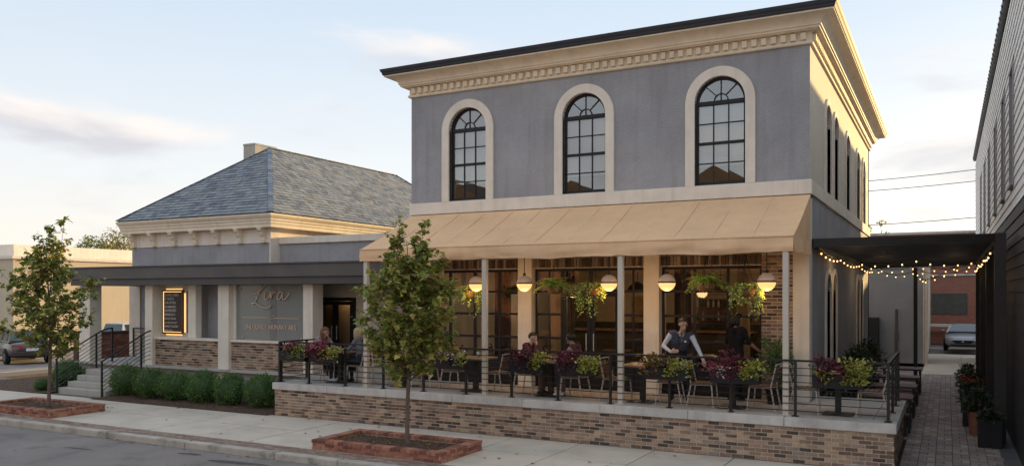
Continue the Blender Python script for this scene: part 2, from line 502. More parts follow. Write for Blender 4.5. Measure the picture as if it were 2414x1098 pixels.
def brickrun(parent, origin, ax, nrm, length, z0, courses, mats, wts, bl=0.197, bh=0.058, pitch_l=0.213, pitch_h=0.0735, depth=0.03, near=None, keep=300, seed=1, name='brick', proud=0.012, header=False):
    """bricks standing proud of a mortar wall; the ones nearest NEAR are single objects, the rest one mesh"""
    rr = random.Random(seed)
    ax = Vector(ax).normalized(); nrm = Vector(nrm).normalized(); o = Vector(origin)
    items = []
    for c in range(courses):
        off = (pitch_l / 2 if c % 2 else 0.0)
        s0 = -off
        while s0 < length - 0.03:
            a, b = max(0.0, s0), min(length, s0 + bl)
            if b - a > 0.035:
                items.append(((a + b) / 2, b - a, z0 + (c + 0.5) * pitch_h))
            s0 += pitch_l
    out = []
    for (s_, ln, z) in items:
        k = rr.choices(range(len(mats)), wts)[0]
        p = o + ax * s_ + Vector((0, 0, z)) + nrm * (proud - depth / 2 + rr.uniform(-0.003, 0.003))
        out.append((p, ln, k, rr.uniform(-0.004, 0.004)))
    if near is not None:
        out.sort(key=lambda t: (t[0] - Vector(near)).length)
    rot = math.atan2(ax.y, ax.x)
    ms = [boxmesh(name, 1.0, depth, bh, m) for m in mats]
    for (p, ln, k, tw) in out[:keep]:
        link(name, ms[k], parent, p, (0, 0, rot + tw), (ln, 1, 1))
    if len(out) > keep:
        mb = MB()
        for (p, ln, k, tw) in out[keep:]:
            a = p - ax * ln / 2; b = p + ax * ln / 2
            mb.bar(a, b, depth, bh, k)
        x = mb.build(name + '_courses', mats, parent)
        x['kind'] = 'stuff'
# ================================================================== GROUND
g = MB(); g.add([(-900, -900, -0.135), (900, -900, -0.135), (900, 900, -0.135), (-900, 900, -0.135)], [(0, 1, 2, 3)])
tag(g.build('ground', ASPH), kind='structure')
g = MB(); g.add([(-300, -3.0, -0.13), (300, -3.0, -0.13), (300, 11.41, -0.13), (-300, 11.41, -0.13)], [(0, 1, 2, 3)])
tag(g.build('road', ASPH), kind='structure')
# pavement: a sub-base with single slabs laid on it
pav = structure('sidewalk', (-10, 13.4, 0))
b_ = MB(); b_.box(-29.9, 40, 11.95, 17.3, -0.13, -0.025); b_.box(-31.4, -29.9, 11.4, 60, -0.13, -0.004)
b_.build('sub_base', mat('sidewalk_joint', (0.15, 0.13, 0.11), 0.95, 0.2, 8), pav)
slabm = [boxmesh('slab', 1.48, 1.455, 0.1, SLAB), boxmesh('slab', 1.48, 1.455, 0.1, mat('sidewalk_concrete_worn', (0.6, 0.51, 0.415), 0.92, 0.1, 1.3, 0.15, 120, stain=(0.42, 0.365, 0.31), stain_amt=0.6, stain_scale=1.2, fine=0.15, fscale=150))]
for i in range(-20, 8):
    for j in range(2):
        x = 0.35 + i * 1.5; y = 12.74 + j * 1.475
        if x > -0.9 and False: continue
        link('slab', slabm[rnd.random() < 0.4], pav, (x, y, -0.05 + rnd.uniform(-0.002, 0.002)), (0, 0, 0))
# brick edging between kerb and slabs
be = structure('brick_edging', (-10, 11.8, 0))
b_ = MB(); b_.box(-40, 20, 11.61, 11.985, -0.13, -0.012)
b_.build('bedding', JOINT, be)
b_ = MB()
x = -38.0
while x < 8:
    for j in range(4):
        k = rnd.choices((0, 1, 2, 3), (3, 2, 4, 3))[0]
        b_.box(x + 0.11 * (j % 2), x + 0.215 + 0.11 * (j % 2), 11.617 + j * 0.092, 11.617 + j * 0.092 + 0.084, -0.06, 0.0 + rnd.uniform(-0.004, 0.002), k)
    x += 0.224
EDGE = bricks('edging', [('brown', (0.3, 0.2, 0.15)), ('dun', (0.36, 0.26, 0.2)), ('dull', (0.25, 0.165, 0.13)), ('grey', (0.31, 0.23, 0.185))])
o = b_.build('brick_courses', EDGE, be); o['kind'] = 'stuff'
kb = structure('kerb', (-10, 11.5, 0))
x = -45.0
km = boxmesh('kerb_stone', 1.0, 0.2, 0.3, KERB)
while x < 20:
    ln = rnd.choice((1.8, 2.1, 2.4, 1.5))
    o = link('kerb_stone', km, kb, (x + ln / 2, 11.505 + rnd.uniform(-0.008, 0.008), -0.145 + rnd.uniform(-0.006, 0.004)), (0, 0, rnd.uniform(-0.004, 0.004)), (ln - 0.012, 1, 1))
    bv = o.modifiers.new('edge', 'BEVEL'); bv.width = 0.022; bv.segments = 2
    x += ln
# planting beds
bed = MB()
def bedsheet(mb, x0, x1, y0, y1, z, n=24, amp=0.03, seed=0):
    nx = max(2, int((x1 - x0) * 4)); ny = max(2, int((y1 - y0) * 4))
    o = len(mb.v)
    for j in range(ny + 1):
        for i in range(nx + 1):
            x = x0 + (x1 - x0) * i / nx; y = y0 + (y1 - y0) * j / ny
            e = 0 if (i in (0, nx) or j in (0, ny)) else 1
            mb.v.append((x, y, z + e * (0.02 + amp * mnoise.noise(Vector((x * 1.7, y * 1.7, seed))))))
    for j in range(ny):
        for i in range(nx):
            a = o + j * (nx + 1) + i
            mb.f.append((a, a + 1, a + nx + 2, a + nx + 1)); mb.m.append(0)
bedsheet(bed, -21.35, -14.6, 14.78, 17.0, 0.015)
bedsheet(bed, -28.6, -23.75, 14.9, 24.0, 0.015)
tag(bed.build('mulch_bed', MULCH), kind='structure')
def chips(name, x0, x1, y0, y1, z, n, mats, wts, parent=None, s=(0.015, 0.05), zmax=0.03, keepout=None):
    mb = MB()
    for i in range(n):
        x, y = rnd.uniform(x0, x1), rnd.uniform(y0, y1)
        if keepout and keepout(x, y): continue
        a = rnd.uniform(0, 6.28); l = rnd.uniform(*s)
        p = Vector((x, y, z + rnd.uniform(0, zmax)))
        mb.leaf(p, Vector((math.cos(a), math.sin(a), rnd.uniform(-0.3, 0.3))), Vector((0, 0, 1)), l, l * 0.5, rnd.choices(range(len(mats)), wts)[0])
    o = mb.build(name, mats, parent, fixn=False)
    o['kind'] = 'stuff'
    return o
CHIP = [mat('bark_chip_dark', (0.05, 0.03, 0.022), 0.9), mat('bark_chip_brown', (0.11, 0.06, 0.038), 0.9), mat('bark_chip_tan', (0.23, 0.15, 0.1), 0.9), mat('pale_pebble', (0.5, 0.45, 0.4), 0.8)]
chips('mulch_chips', -21.3, -14.6, 14.8, 16.6, 0.03, 5200, CHIP, (10, 9, 4, 0.15))
chips('mulch_chips', -28.5, -23.8, 14.95, 19, 0.03, 2500, CHIP, (10, 9, 4, 0.1))
# small litter: fallen leaves and gum spots
def litter(name, pts, mats):
    mb = MB()
    for (x, y, z, l) in pts:
        a = rnd.uniform(0, 6.28)
        mb.leaf(Vector((x, y, z)), Vector((math.cos(a), math.sin(a), 0.1)), Vector((0, 0, 1)), l, l * 0.75, rnd.randrange(len(mats)), 0.12)
    o = mb.build(name, mats, fixn=False); o['kind'] = 'stuff'
    return o
LIT = [mat('dry_leaf_dark', (0.05, 0.035, 0.025), 0.9), mat('dry_leaf_brown', (0.12, 0.075, 0.045), 0.9), LEAF[1]]
pts = [(rnd.uniform(-22, -0.5), rnd.uniform(12.05, 14.9), 0.006, rnd.uniform(0.04, 0.1)) for _ in range(75)]
pts += [(rnd.uniform(-25, -2), 11.4 - abs(rnd.gauss(0, 0.12)), -0.122, rnd.uniform(0.03, 0.09)) for _ in range(120)]
pts += [(rnd.uniform(-20, -3), rnd.uniform(7, 11.2), -0.122, rnd.uniform(0.03, 0.07)) for _ in range(60)]
litter('fallen_leaves', pts, LIT)

# tar patches and old cracks on the road
tp = MB()
for i in range(26):
    x, y = rnd.uniform(-24, -3), rnd.uniform(8.2, 11.1); ln, wd = rnd.uniform(0.2, 0.9), rnd.uniform(0.04, 0.12); n_ = 9
    tp.add([(x + ln * (0.6 + 0.4 * rnd.random()) * math.cos(6.283 * k / n_), y + wd * (0.5 + rnd.random()) * math.sin(6.283 * k / n_) + 0.1 * ln * math.cos(6.283 * k / n_), -0.126) for k in range(n_)], [tuple(range(n_))])
o = tp.build('tar_patches', mat('tar', (0.085, 0.078, 0.076), 0.8, 0.3, 10), fixn=False); o['kind'] = 'stuff'

# ================================================================== PATIO
PZ = 0.80
PX0, PX1, PY0 = -14.56, -0.76, 14.95
pt = structure('patio', (-7.5, 16, 0))
b_ = MB()
b_.box(PX0 + 0.16, PX1 - 0.16, PY0 + 0.16, 17.6, 0.0, PZ - 0.03)
b_.box(-2.5, PX1 - 0.16, 17.6, 18.4, 0.0, PZ - 0.03)
b_.box(-24.6, -12.1, 16.9, 19.0, 0.0, PZ - 0.03)
b_.build('patio_core', PATIOF, pt)
sm = None
# floor slabs, single
for i in range(8):
    x0 = PX0 + 0.36 + i * 1.68
    mb = MB(); mb.box(x0 + 0.004, min(x0 + 1.676, PX1 - 0.37), PY0 + 0.362, 17.19, PZ - 0.06, PZ)
    mb.build('floor_slab', PATIOF, pt)
mb = MB(); mb.box(-2.41, PX1 - 0.37, 17.195, 18.38, PZ - 0.06, PZ); mb.build('floor_slab', PATIOF, pt)
mb = MB(); mb.box(-24.9, PX0 + 0.35, 16.72, 19.2, PZ - 0.06, PZ); mb.box(PX0 + 0.352, -12.1, 17.195, 19.2, PZ - 0.06, PZ); mb.build('porch_slab', PATIOF, pt)

pw = thing('patio_wall', 'long low brown brick patio wall with pale concrete coping along the pavement', 'brick wall', (-7.5, PY0, 0))
b_ = MB()
b_.box(PX0 + 0.03, PX1 - 0.03, PY0 + 0.03, PY0 + 0.2, 0, 0.63)
b_.box(PX1 - 0.2, PX1 - 0.03, PY0 + 0.2, 18.38, 0, 0.63)
b_.box(PX0 + 0.03, PX0 + 0.2, PY0 + 0.2, 17.0, 0, 0.63)
b_.build('mortar_bed', MORTAR, pw)
BH = 0.0705
brickrun(pw, (PX0 + 0.03, PY0 + 0.03, 0), (1, 0, 0), (0, -1, 0), PX1 - PX0 - 0.06, 0.002, 9, BR_TAN, WT_TAN, bh=0.0545, pitch_h=0.0698, near=(-1.5, 14.9, 0.3), keep=270, seed=3)
brickrun(pw, (PX1 - 0.03, PY0 + 0.03, 0), (0, 1, 0), (1, 0, 0), 3.38, 0.002, 9, BR_TAN, WT_TAN, bh=0.0545, pitch_h=0.0698, near=(PX1, PY0, 0.3), keep=28, seed=4)
brickrun(pw, (PX0 + 0.03, 17.0, 0), (0, -1, 0), (-1, 0, 0), 2.0, 0.002, 9, BR_TAN, WT_TAN, bh=0.0545, pitch_h=0.0698, near=(PX0, PY0, 0.3), keep=0, seed=5)
x = PX0 - 0.02
seg = [1.72, 1.72, 1.75, 1.7, 1.72, 1.75, 1.72, 1.8]
tot = PX1 + 0.02 - x
k_ = tot / sum(seg)
for s_ in seg:
    s_ *= k_
    mb = MB(); mb.box(x + 0.003, x + s_ - 0.003, PY0 - 0.025, PY0 + 0.36, 0.634, PZ + rnd.uniform(-0.001, 0.002))
    mb.build('coping_stone', CONC, pw, bev=0.012)
    x += s_
for (y0, y1) in ((PY0 + 0.366, 16.7), (16.706, 18.42)):
    mb = MB(); mb.box(PX1 - 0.365, PX1 + 0.022, y0, y1, 0.634, PZ); mb.build('coping_stone', CONC, pw, bev=0.012)
mb = MB(); mb.box(PX0 - 0.02, PX0 + 0.35, PY0 + 0.366, 16.7, 0.634, PZ); mb.build('coping_stone', CONC, pw, bev=0.012)

# ================================================================== TREE PLANTERS
def brick_planter(x0, x1, y0, y1, label, seed):
    t = thing('brick_planter', label, 'planter', ((x0 + x1) / 2, (y0 + y1) / 2, 0), 'brick tree planters on the pavement')
    b = MB()
    th = 0.2
    zt = 0.128
    b.box(x0 + 0.02, x1 - 0.02, y0 + 0.02, y0 + th - 0.01, 0, zt); b.box(x0 + 0.02, x1 - 0.02, y1 - th + 0.01, y1 - 0.02, 0, zt)
    b.box(x0 + 0.02, x0 + th - 0.01, y0 + th, y1 - th, 0, zt); b.box(x1 - th + 0.01, x1 - 0.02, y0 + th, y1 - th, 0, zt)
    b.build('mortar_bed', MORTARR, t)
    ph = 0.0635
    for (o_, ax, nr, ln) in (((x0 + 0.02, y0 + 0.02, 0), (1, 0, 0), (0, -1, 0), x1 - x0 - 0.04), ((x1 - 0.02, y0 + 0.02, 0), (0, 1, 0), (1, 0, 0), y1 - y0 - 0.04)):
        brickrun(t, o_, ax, nr, ln, 0.0, 2, BR_RED, WT_RED, bh=0.055, pitch_h=ph, keep=300, near=(x1, y0, 0), seed=seed)
    for (o_, ax, nr, ln) in (((x1 - 0.02, y1 - 0.02, 0), (-1, 0, 0), (0, 1, 0), x1 - x0 - 0.04), ((x0 + 0.02, y1 - 0.02, 0), (0, -1, 0), (-1, 0, 0), y1 - y0 - 0.04)):
        brickrun(t, o_, ax, nr, ln, 0.0, 2, BR_RED, WT_RED, bh=0.055, pitch_h=ph, keep=0, seed=seed + 2)
    # cap course: bricks laid across the wall
    cm = [boxmesh('cap_brick', 0.2, 0.098, 0.058, m) for m in BR_RED]
    rr = random.Random(seed + 9)
    def capline(a, b_, along_x):
        n = int((b_ - a) / 0.1085)
        for i in range(n):
            yield a + (i + 0.5) * (b_ - a) / n
    for y in (y0 + 0.1, y1 - 0.1):
        for x in capline(x0, x1, True):
            link('cap_brick', cm[rr.choices(range(4), WT_RED)[0]], t, (x, y, 0.157 + rr.uniform(-0.002, 0.002)), (0, 0, R(90) + rr.uniform(-0.02, 0.02)))
    for x in (x0 + 0.1, x1 - 0.1):
        for y in capline(y0 + 0.2, y1 - 0.2, False):
            link('cap_brick', cm[rr.choices(range(4), WT_RED)[0]], t, (x, y, 0.157 + rr.uniform(-0.002, 0.002)), (0, 0, rr.uniform(-0.02, 0.02)))
    s = MB(); bedsheet(s, x0 + 0.19, x1 - 0.19, y0 + 0.19, y1 - 0.19, 0.1, amp=0.05, seed=seed)
    s.build('soil', MULCH, t)
    chips('mulch_chips', x0 + 0.2, x1 - 0.2, y0 + 0.2, y1 - 0.2, 0.115, 1500, CHIP + [LEAF[3], LEAF[4]], (8, 9, 5, 0, 1.5, 1.5), t, zmax=0.05)
    return t
brick_planter(-10.72, -7.78, 12.0, 13.45, 'low red brick planter round the tree in front of the patio wall', 11)
brick_planter(-21.75, -18.8, 12.0, 13.47, 'low red brick planter round the sparser tree near the steps', 21)

# ================================================================== TREES
def street_tree(name, label, base, h0, h1, prof, seed, nbr, leaf_n, lsz, trunk_r, group, weights, spikes, edge=0.12):
    """prof: list of (z, radius) of the crown; branches leave the leader and carry leafy twigs"""
    rr = random.Random(seed)
    t = thing(name, label, 'tree', base, group)
    bx, by, bz = base
    def rad(z):
        for (z0, r0), (z1, r1) in zip(prof, prof[1:]):
            if z0 <= z <= z1:
                return r0 + (r1 - r0) * (z - z0) / (z1 - z0)
        return 0.05
    tr = MB(); br = MB()
    lean = lambda z: Vector((bx + 0.05 * math.sin(z * 1.1 + seed) * min(1, z / 2), by + 0.04 * math.cos(z * 0.9 + seed) * min(1, z / 2), z))
    zs = [bz - 0.05, bz + 0.06, bz + 0.3, h0 * 0.7, h0, h0 + 0.6, h0 + 1.3, h1 - 0.9, h1 - 0.25]
    tr.tube([lean(z) for z in zs], [trunk_r * 1.35, trunk_r * 1.1, trunk_r, trunk_r * 0.95, trunk_r * 0.9, trunk_r * 0.72, trunk_r * 0.5, trunk_r * 0.28, 0.008], 10)
    tr.build('trunk', BARK, t, smooth=True)
    lf = MB()
    def put_leaf(p, out):
        d = Vector((rr.gauss(0, 1), rr.gauss(0, 1), rr.gauss(-0.35, 0.6))) + out * 0.9
        n = Vector((rr.gauss(0, 0.5), rr.gauss(0, 0.5), 1.0))
        s_ = lsz * rr.choice((0.5, 0.75, 0.9, 1.0, 1.1, 1.35)) * rr.uniform(0.85, 1.15)
        k = rr.choices(range(5), weights)[0]
        # maple outline: three lobes folded along the midrib
        d.normalize()
        sd = d.cross(n)
        if sd.length < 1e-3: return
        sd.normalize(); n2 = sd.cross(d)
        q = lambda f, w_, u: p + d * f * s_ + sd * w_ * s_ + n2 * u * s_
        lf.add([q(0, 0, 0), q(0.25, 0.5, 0.1), q(0.5, 0.28, 0.06), q(1, 0, -0.08), q(0.5, -0.28, 0.06), q(0.25, -0.5, 0.1)], [(0, 1, 2, 3), (0, 3, 4, 5)], k)
    twigs = []
    for i in range(nbr):
        f = (i + rr.random()) / nbr
        zb = h0 - 0.12 + (h1 - h0 - 0.55) * f ** 1.15
        a = i * 2.399 + rr.uniform(-0.4, 0.4)
        ln_h = rad(min(h1, zb + 0.35)) * rr.uniform(0.72, 1.12)
        rise = ln_h * rr.uniform(0.35, 0.95) + 0.08
        p0 = lean(zb)
        hd = Vector((math.cos(a), math.sin(a), 0))
        pts = [p0 + hd * ln_h * s_ + Vector((0, 0, rise * (s_ ** 1.3) )) + Vector((rr.gauss(0, .03), rr.gauss(0, .03), 0)) * s_ for s_ in (0, .3, .65, 1.0)]
        br.tube(pts, [0.016, 0.012, 0.008, 0.003], 5)
        for k in range(5 + int(ln_h * 5)):
            s_ = rr.uniform(0.22, 1.0)
            j = min(2, int(s_ * 3)); q = pts[j].lerp(pts[j + 1], s_ * 3 - j) if j < 3 else pts[3]
            dv = (hd * rr.uniform(-0.1, 0.8) + Vector((rr.gauss(0, .55), rr.gauss(0, .55), rr.gauss(0.2, .5)))).normalized()
            tl = rr.uniform(0.14, 0.34)
            twigs.append((q, q + dv * tl, hd))
    for (z0, dx, dy, hh) in spikes:
        p0 = lean(z0); p1 = Vector((bx + dx, by + dy, hh))
        mid = p0.lerp(p1, 0.5) + Vector((dx * 0.2, dy * 0.2, -0.05))
        br.tube([p0, mid, p1], [0.012, 0.008, 0.003], 5)
        for k in range(9):
            s_ = rr.uniform(0.25, 1); q = p0.lerp(mid, s_ * 2) if s_ < 0.5 else mid.lerp(p1, s_ * 2 - 1)
            twigs.append((q, q + Vector((rr.gauss(0, .08), rr.gauss(0, .08), rr.uniform(0.0, 0.12))), (p1 - p0).normalized() * 0.4))
    for q, e, hd in twigs:
        br.tube([q, e], [0.004, 0.002], 3, cap=False)
    wt = [1.0 + 0.4 * (t_[1] - t_[0]).length for t_ in twigs]
    for i in range(leaf_n):
        q, e, hd = twigs[i % len(twigs)] if i < len(twigs) * 3 else rr.choice(twigs)
        s_ = rr.uniform(0.1, 1.1)
        p = q.lerp(e, s_) + Vector((rr.gauss(0, .035), rr.gauss(0, .035), rr.gauss(0, .03)))
        put_leaf(p, hd * 0.5)
    br.build('branches', BARK, t, smooth=True)
    lf.build('crown', LEAF, t, fixn=False)
    return t
street_tree('street_tree', 'full round-crowned young maple in the brick planter before the patio wall', (-8.97, 12.68, 0.12), 1.42, 4.2,
            [(1.2, 0.3), (1.55, 0.62), (1.95, 0.8), (2.5, 0.93), (2.9, 0.92), (3.2, 0.64), (3.45, 0.38), (3.8, 0.34), (4.2, 0.2)], 5, 60, 8800, 0.1, 0.042,
            'young maples along the pavement', (10, 9, 6, 3, 1.6), [(3.0, -0.36, 0.0, 4.08), (3.1, 0.3, 0.1, 4.22), (2.9, -0.12, -0.1, 4.25), (2.7, 0.75, 0.1, 3.6), (2.2, -1.05, 0.0, 3.05), (2.6, 0.95, 0, 3.2), (2.9, 0.08, 0.2, 4.1)])
street_tree('street_tree', 'sparser young maple with open shoots in the brick planter near the steps', (-19.96, 12.72, 0.12), 1.42, 4.6,
            [(1.2, 0.35), (1.5, 0.75), (2.0, 1.0), (2.6, 1.12), (3.1, 0.95), (3.5, 0.62), (4.0, 0.42), (4.6, 0.2)], 12, 40, 4700, 0.112, 0.042,
            'young maples along the pavement', (10, 7, 8, 2, 1), [(2.9, 0.62, 0.0, 4.75), (3.2, -0.45, 0.0, 4.55), (2.8, 0.5, -0.2, 4.45), (3.3, -0.12, 0.1, 4.6), (2.4, -1.25, 0.1, 3.55), (2.2, -1.35, 0, 2.95), (2.6, -0.9, 0, 3.9), (2.4, 1.2, 0, 2.95)])

# ================================================================== SHRUBS
def shrub_meshes(seed, rx, rz, n, mats, wts, lsz=0.045, core=True, lump=0.22):
    rr = random.Random(seed)
    off = Vector((seed * 3.1, 0, 0))
    def q(d):
        return 1 + lump * mnoise.noise(d * 2.2 + off) + lump * 0.6 * mnoise.noise(d * 5 + off)
    c = MB(); c.ball((0, 0, rz), (rx * 0.86, rx * 0.86, rz * 0.9), 18, 12, 0, fn=q)
    l = MB()
    for i in range(n):
        z = rr.uniform(-0.96, 1); a = rr.uniform(0, 6.283)
        h = math.sqrt(1 - z * z)
        d = Vector((h * math.cos(a), h * math.sin(a), z))
        k = q(d) * (rr.uniform(0.8, 1.07) if rr.random() > 0.05 else rr.uniform(1.05, 1.2))
        p = Vector((d.x * rx * k, d.y * rx * k, rz + d.z * rz * k))
        if p.z < 0.02: p.z = rr.uniform(0.02, 0.1)
        dd = d + Vector((rr.gauss(0, .55), rr.gauss(0, .55), rr.gauss(0.25, .55)))
        l.leaf(p, dd, Vector((rr.gauss(0, 1), rr.gauss(0, 1), rr.gauss(0, 1))), lsz * rr.uniform(0.7, 1.6), lsz * 0.55, rr.choices(range(len(mats)), wts)[0])
    return c, l
protos = []
for s_ in (1, 2, 3):
    c, l = shrub_meshes(s_, 0.44, 0.45, 3300, SHRUBL, (5, 3.4, 4))
    protos.append((c.mesh('inner_growth', SHRUBL[2], True), l.mesh('foliage', SHRUBL)))
shl = ['clipped green shrub nearest the steps, partly behind their handrail', 'clipped green shrub in front of the pillar left of the menu board', 'clipped green shrub below the menu board',
       'clipped green shrub before the middle pillar, under the grey wall panel', 'clipped green shrub below the left half of the glass sign panel', 'clipped green shrub against the left end of the patio wall']
def place_shrub(x, y, z, k, rz, sc, label, group, name='clipped_shrub', cat='shrub'):
    t = thing(name, label, cat, (x, y, z), group)
    t.rotation_euler = (0, 0, rz); t.scale = sc
    for n_, me in zip(('inner_growth', 'foliage'), protos[k]):
        o = bpy.data.objects.new(n_, me); COL.objects.link(o); o.parent = t
    return t
for i, u in enumerate((-21.02, -19.98, -18.93, -17.87, -16.82, -15.72)):
    place_shrub(u, 15.72 + rnd.uniform(-0.05, 0.05), 0.03, i % 3, i * 1.9, (rnd.uniform(0.9, 1.1), rnd.uniform(0.92, 1.1), rnd.uniform(0.82, 0.98)), shl[i], 'row of clipped shrubs in the mulch bed')
place_shrub(-24.6, 16.3, 0.02, 1, 0.5, (1.0, 1.0, 0.9), 'dark green shrub left of the steps behind the sparser tree', None, 'garden_shrub')
place_shrub(-24.35, 15.35, 0.0, 2, 2.2, (0.75, 0.5, 0.42), 'low yellow-green ground plant beside the bottom step', None, 'low_shrub')

# ================================================================== ENTRANCE STEPS
st = thing('entrance_steps', 'four grey concrete steps up to the porch', 'steps', (-22.5, 15.3, 0))
n_ = 5
for i in range(n_):
    mb = MB(); y0 = 15.3 + i * 0.3
    mb.box(-23.55, -21.5, y0, 16.74, i * 0.16 + (0.001 if i else -0.1), (i + 1) * 0.16 - 0.002 if i < 4 else 0.74)
    if i < 4: mb.build('step', STEP, st, bev=0.012)
mb = MB(); mb.box(-21.498, -21.35, 15.28, 16.72, 0, 0.16); mb.box(-21.498, -21.35, 15.9, 16.72, 0.16, 0.5)
mb.build('side_kerb', STEP, st)
def stair_rail(x, label):
    t = thing('stair_railing', label, 'railing', (x, 15.25, 0), 'black handrails of the porch steps')
    p0, p1 = Vector((x, 15.25, 0)), Vector((x, 16.85, 0.8))
    for (y, z0, z1) in ((15.25, 0.0, 1.0), (16.55, 0.64, 1.72), (17.1, 0.8, 1.86)):
        m_ = MB(); m_.box(x - 0.022, x + 0.022, y - 0.022, y + 0.022, z0, z1); m_.build('post', BLACK, t)
    m_ = MB(); m_.tube([(x, 15.22, 1.0), (x, 16.5, 1.68), (x, 16.75, 1.8), (x, 16.95, 1.86), (x, 17.12, 1.87)], 0.024, 8); m_.build('handrail', BLACK, t, smooth=True)
    for k in range(1, 8):
        dz = -0.118 * k
        m_ = MB(); m_.tube([(x, 15.25, 1.0 + dz), (x, 16.5, 1.68 + dz), (x, 16.75, 1.79 + dz), (x, 17.1, 1.86 + dz)], 0.009, 6); m_.build('rail_bar', BLACK, t)
stair_rail(-21.46, 'black sloping handrail on the side of the steps next to the clipped shrubs')
stair_rail(-23.55, 'black sloping handrail on the far side of the steps, partly behind the sparser tree')
def level_rail(name, label, pts_posts, top, mids, r_bar=0.009, group=None, post_w=0.045, top_r=0.024, foot=True):
    """posts at given points (x,y,z0); straight top rail and level bars between first and last"""
    a, b = Vector(pts_posts[0]), Vector(pts_posts[-1])
    t = thing(name, label, 'railing', tuple((a + b) / 2), group)
    for (x, y, z) in pts_posts:
        m_ = MB(); m_.box(x - post_w / 2, x + post_w / 2, y - post_w / 2, y + post_w / 2, z, z + top)
        if foot: m_.box(x - 0.055, x + 0.055, y - 0.055, y + 0.055, z + 0.001, z + 0.014)
        m_.build('post', BLACK, t)
    up = Vector((0, 0, 1))
    m_ = MB(); m_.bar(a + up * top, b + up * top, 0.05, 0.036); m_.build('top_rail', BLACK, t)
    for h in mids:
        m_ = MB(); m_.bar(a + up * h, b + up * h, 0.014, 0.014); m_.build('rail_bar', BLACK, t)
    return t
MID = [0.1, 0.225, 0.35, 0.475, 0.6, 0.725, 0.85]
RY = 15.1
level_rail('patio_railing', 'long black horizontal-bar railing along the street edge of the patio',
           [(x, RY, PZ) for x in (-14.5, -13.56, -12.45, -11.35, -10.25, -9.15, -8.04, -6.97, -5.84, -4.65, -3.5, -2.37, -0.88)], 0.98, MID, group='patio railings')
level_rail('patio_railing', 'short black railing on the alley end of the patio', [(-0.88, y, PZ) for y in (RY + 0.06, 16.36, 17.4, 18.3)], 0.98, MID, group='patio railings')
level_rail('patio_railing', 'short black railing at the end of the patio beside the shrubs', [(-14.5, y, PZ) for y in (RY + 0.06, 16.06, 16.85)], 0.98, MID, group='patio railings')
level_rail('porch_railing', 'black railing across the far side of the porch landing', [(x, 18.9, PZ) for x in (-24.9, -24.2, -23.4)], 0.98, MID)

# ================================================================== MAIN BUILDING
MX0, MX1, MY, MYB = -12.04, -2.42, 17.2, 31.0
ZB0, ZB1, ZT = 4.945, 5.236, 7.93
mbld = thing('restaurant_building', 'two-storey grey stucco restaurant with cream cornice and arched windows', 'building', ((MX0 + MX1) / 2, MY, 0))
Pf = lambda a, z, d: (a, MY + d, z)               # front plane
Ps = lambda a, z, d: (MX1 - d, a, z)              # side plane (a = Y)
def arch_pts(c, wd, zs, n=18):
    return [(c - wd / 2 * math.cos(math.pi * i / n), zs + wd / 2 * math.sin(math.pi * i / n)) for i in range(n + 1)]
def arch_wall(mb, a0, a1, z0, z1, ops, P, t, mi=0, mi_rev=0):
    x = a0
    for (c, wd, zb, zs) in sorted(ops):
        l, r = c - wd / 2, c + wd / 2
        if l - x > 1e-4: mb.add([P(x, z0, 0), P(l, z0, 0), P(l, z1, 0), P(x, z1, 0)], [(0, 1, 2, 3)], mi)
        if zb > z0 + 1e-4: mb.add([P(l, z0, 0), P(r, z0, 0), P(r, zb, 0), P(l, zb, 0)], [(0, 1, 2, 3)], mi)
        ap = arch_pts(c, wd, zs)
        for (p, q) in zip(ap, ap[1:]):
            mb.add([P(p[0], p[1], 0), P(q[0], q[1], 0), P(q[0], z1, 0), P(p[0], z1, 0)], [(0, 1, 2, 3)], mi)
            mb.add([P(p[0], p[1], 0), P(q[0], q[1], 0), P(q[0], q[1], t), P(p[0], p[1], t)], [(0, 1, 2, 3)], mi_rev)
        for e in (l, r):
            mb.add([P(e, zb, 0), P(e, zs, 0), P(e, zs, t), P(e, zb, t)], [(0, 1, 2, 3)], mi_rev)
        mb.add([P(l, zb, 0), P(r, zb, 0), P(r, zb, t), P(l, zb, t)], [(0, 1, 2, 3)], mi_rev)
        x = r
    if a1 - x > 1e-4: mb.add([P(x, z0, 0), P(a1, z0, 0), P(a1, z1, 0), P(x, z1, 0)], [(0, 1, 2, 3)], mi)
def arch_ring(mb, c, wd, zb, zs, bw, proud, P, mi=0, inner=0.0):
    """surround of width bw round an arched opening: closed solid standing proud of the wall"""
    ri, ro = wd / 2, wd / 2 + bw
    n = 22
    prof = [(c - ri, zb)] + [(c - ri * math.cos(math.pi * i / n), zs + ri * math.sin(math.pi * i / n)) for i in range(n + 1)] + [(c + ri, zb)]
    outr = [(c - ro, zb)] + [(c - ro * math.cos(math.pi * i / n), zs + ro * math.sin(math.pi * i / n)) for i in range(n + 1)] + [(c + ro, zb)]
    for i in range(len(prof) - 1):
        p, q, r_, s_ = prof[i], prof[i + 1], outr[i + 1], outr[i]
        f0, f1 = -proud, 0.06
        mb.add([P(*p, f0), P(*q, f0), P(*r_, f0), P(*s_, f0)], [(0, 1, 2, 3)], mi)
        mb.add([P(*r_, f0), P(*s_, f0), P(*s_, 0.0), P(*r_, 0.0)], [(0, 1, 2, 3)], mi)
        mb.add([P(*p, f0), P(*q, f0), P(*q, f1), P(*p, f1)], [(0, 1, 2, 3)], mi)
    for (p, s_) in ((prof[0], outr[0]), (prof[-1], outr[-1])):
        mb.add([P(*p, -proud), P(*s_, -proud), P(*s_, 0), P(*p, 0)], [(0, 1, 2, 3)], mi)
WINS = [(c, 1.06, ZB1 + 0.012, 6.98) for c in (-10.37, -7.29, -4.21)]
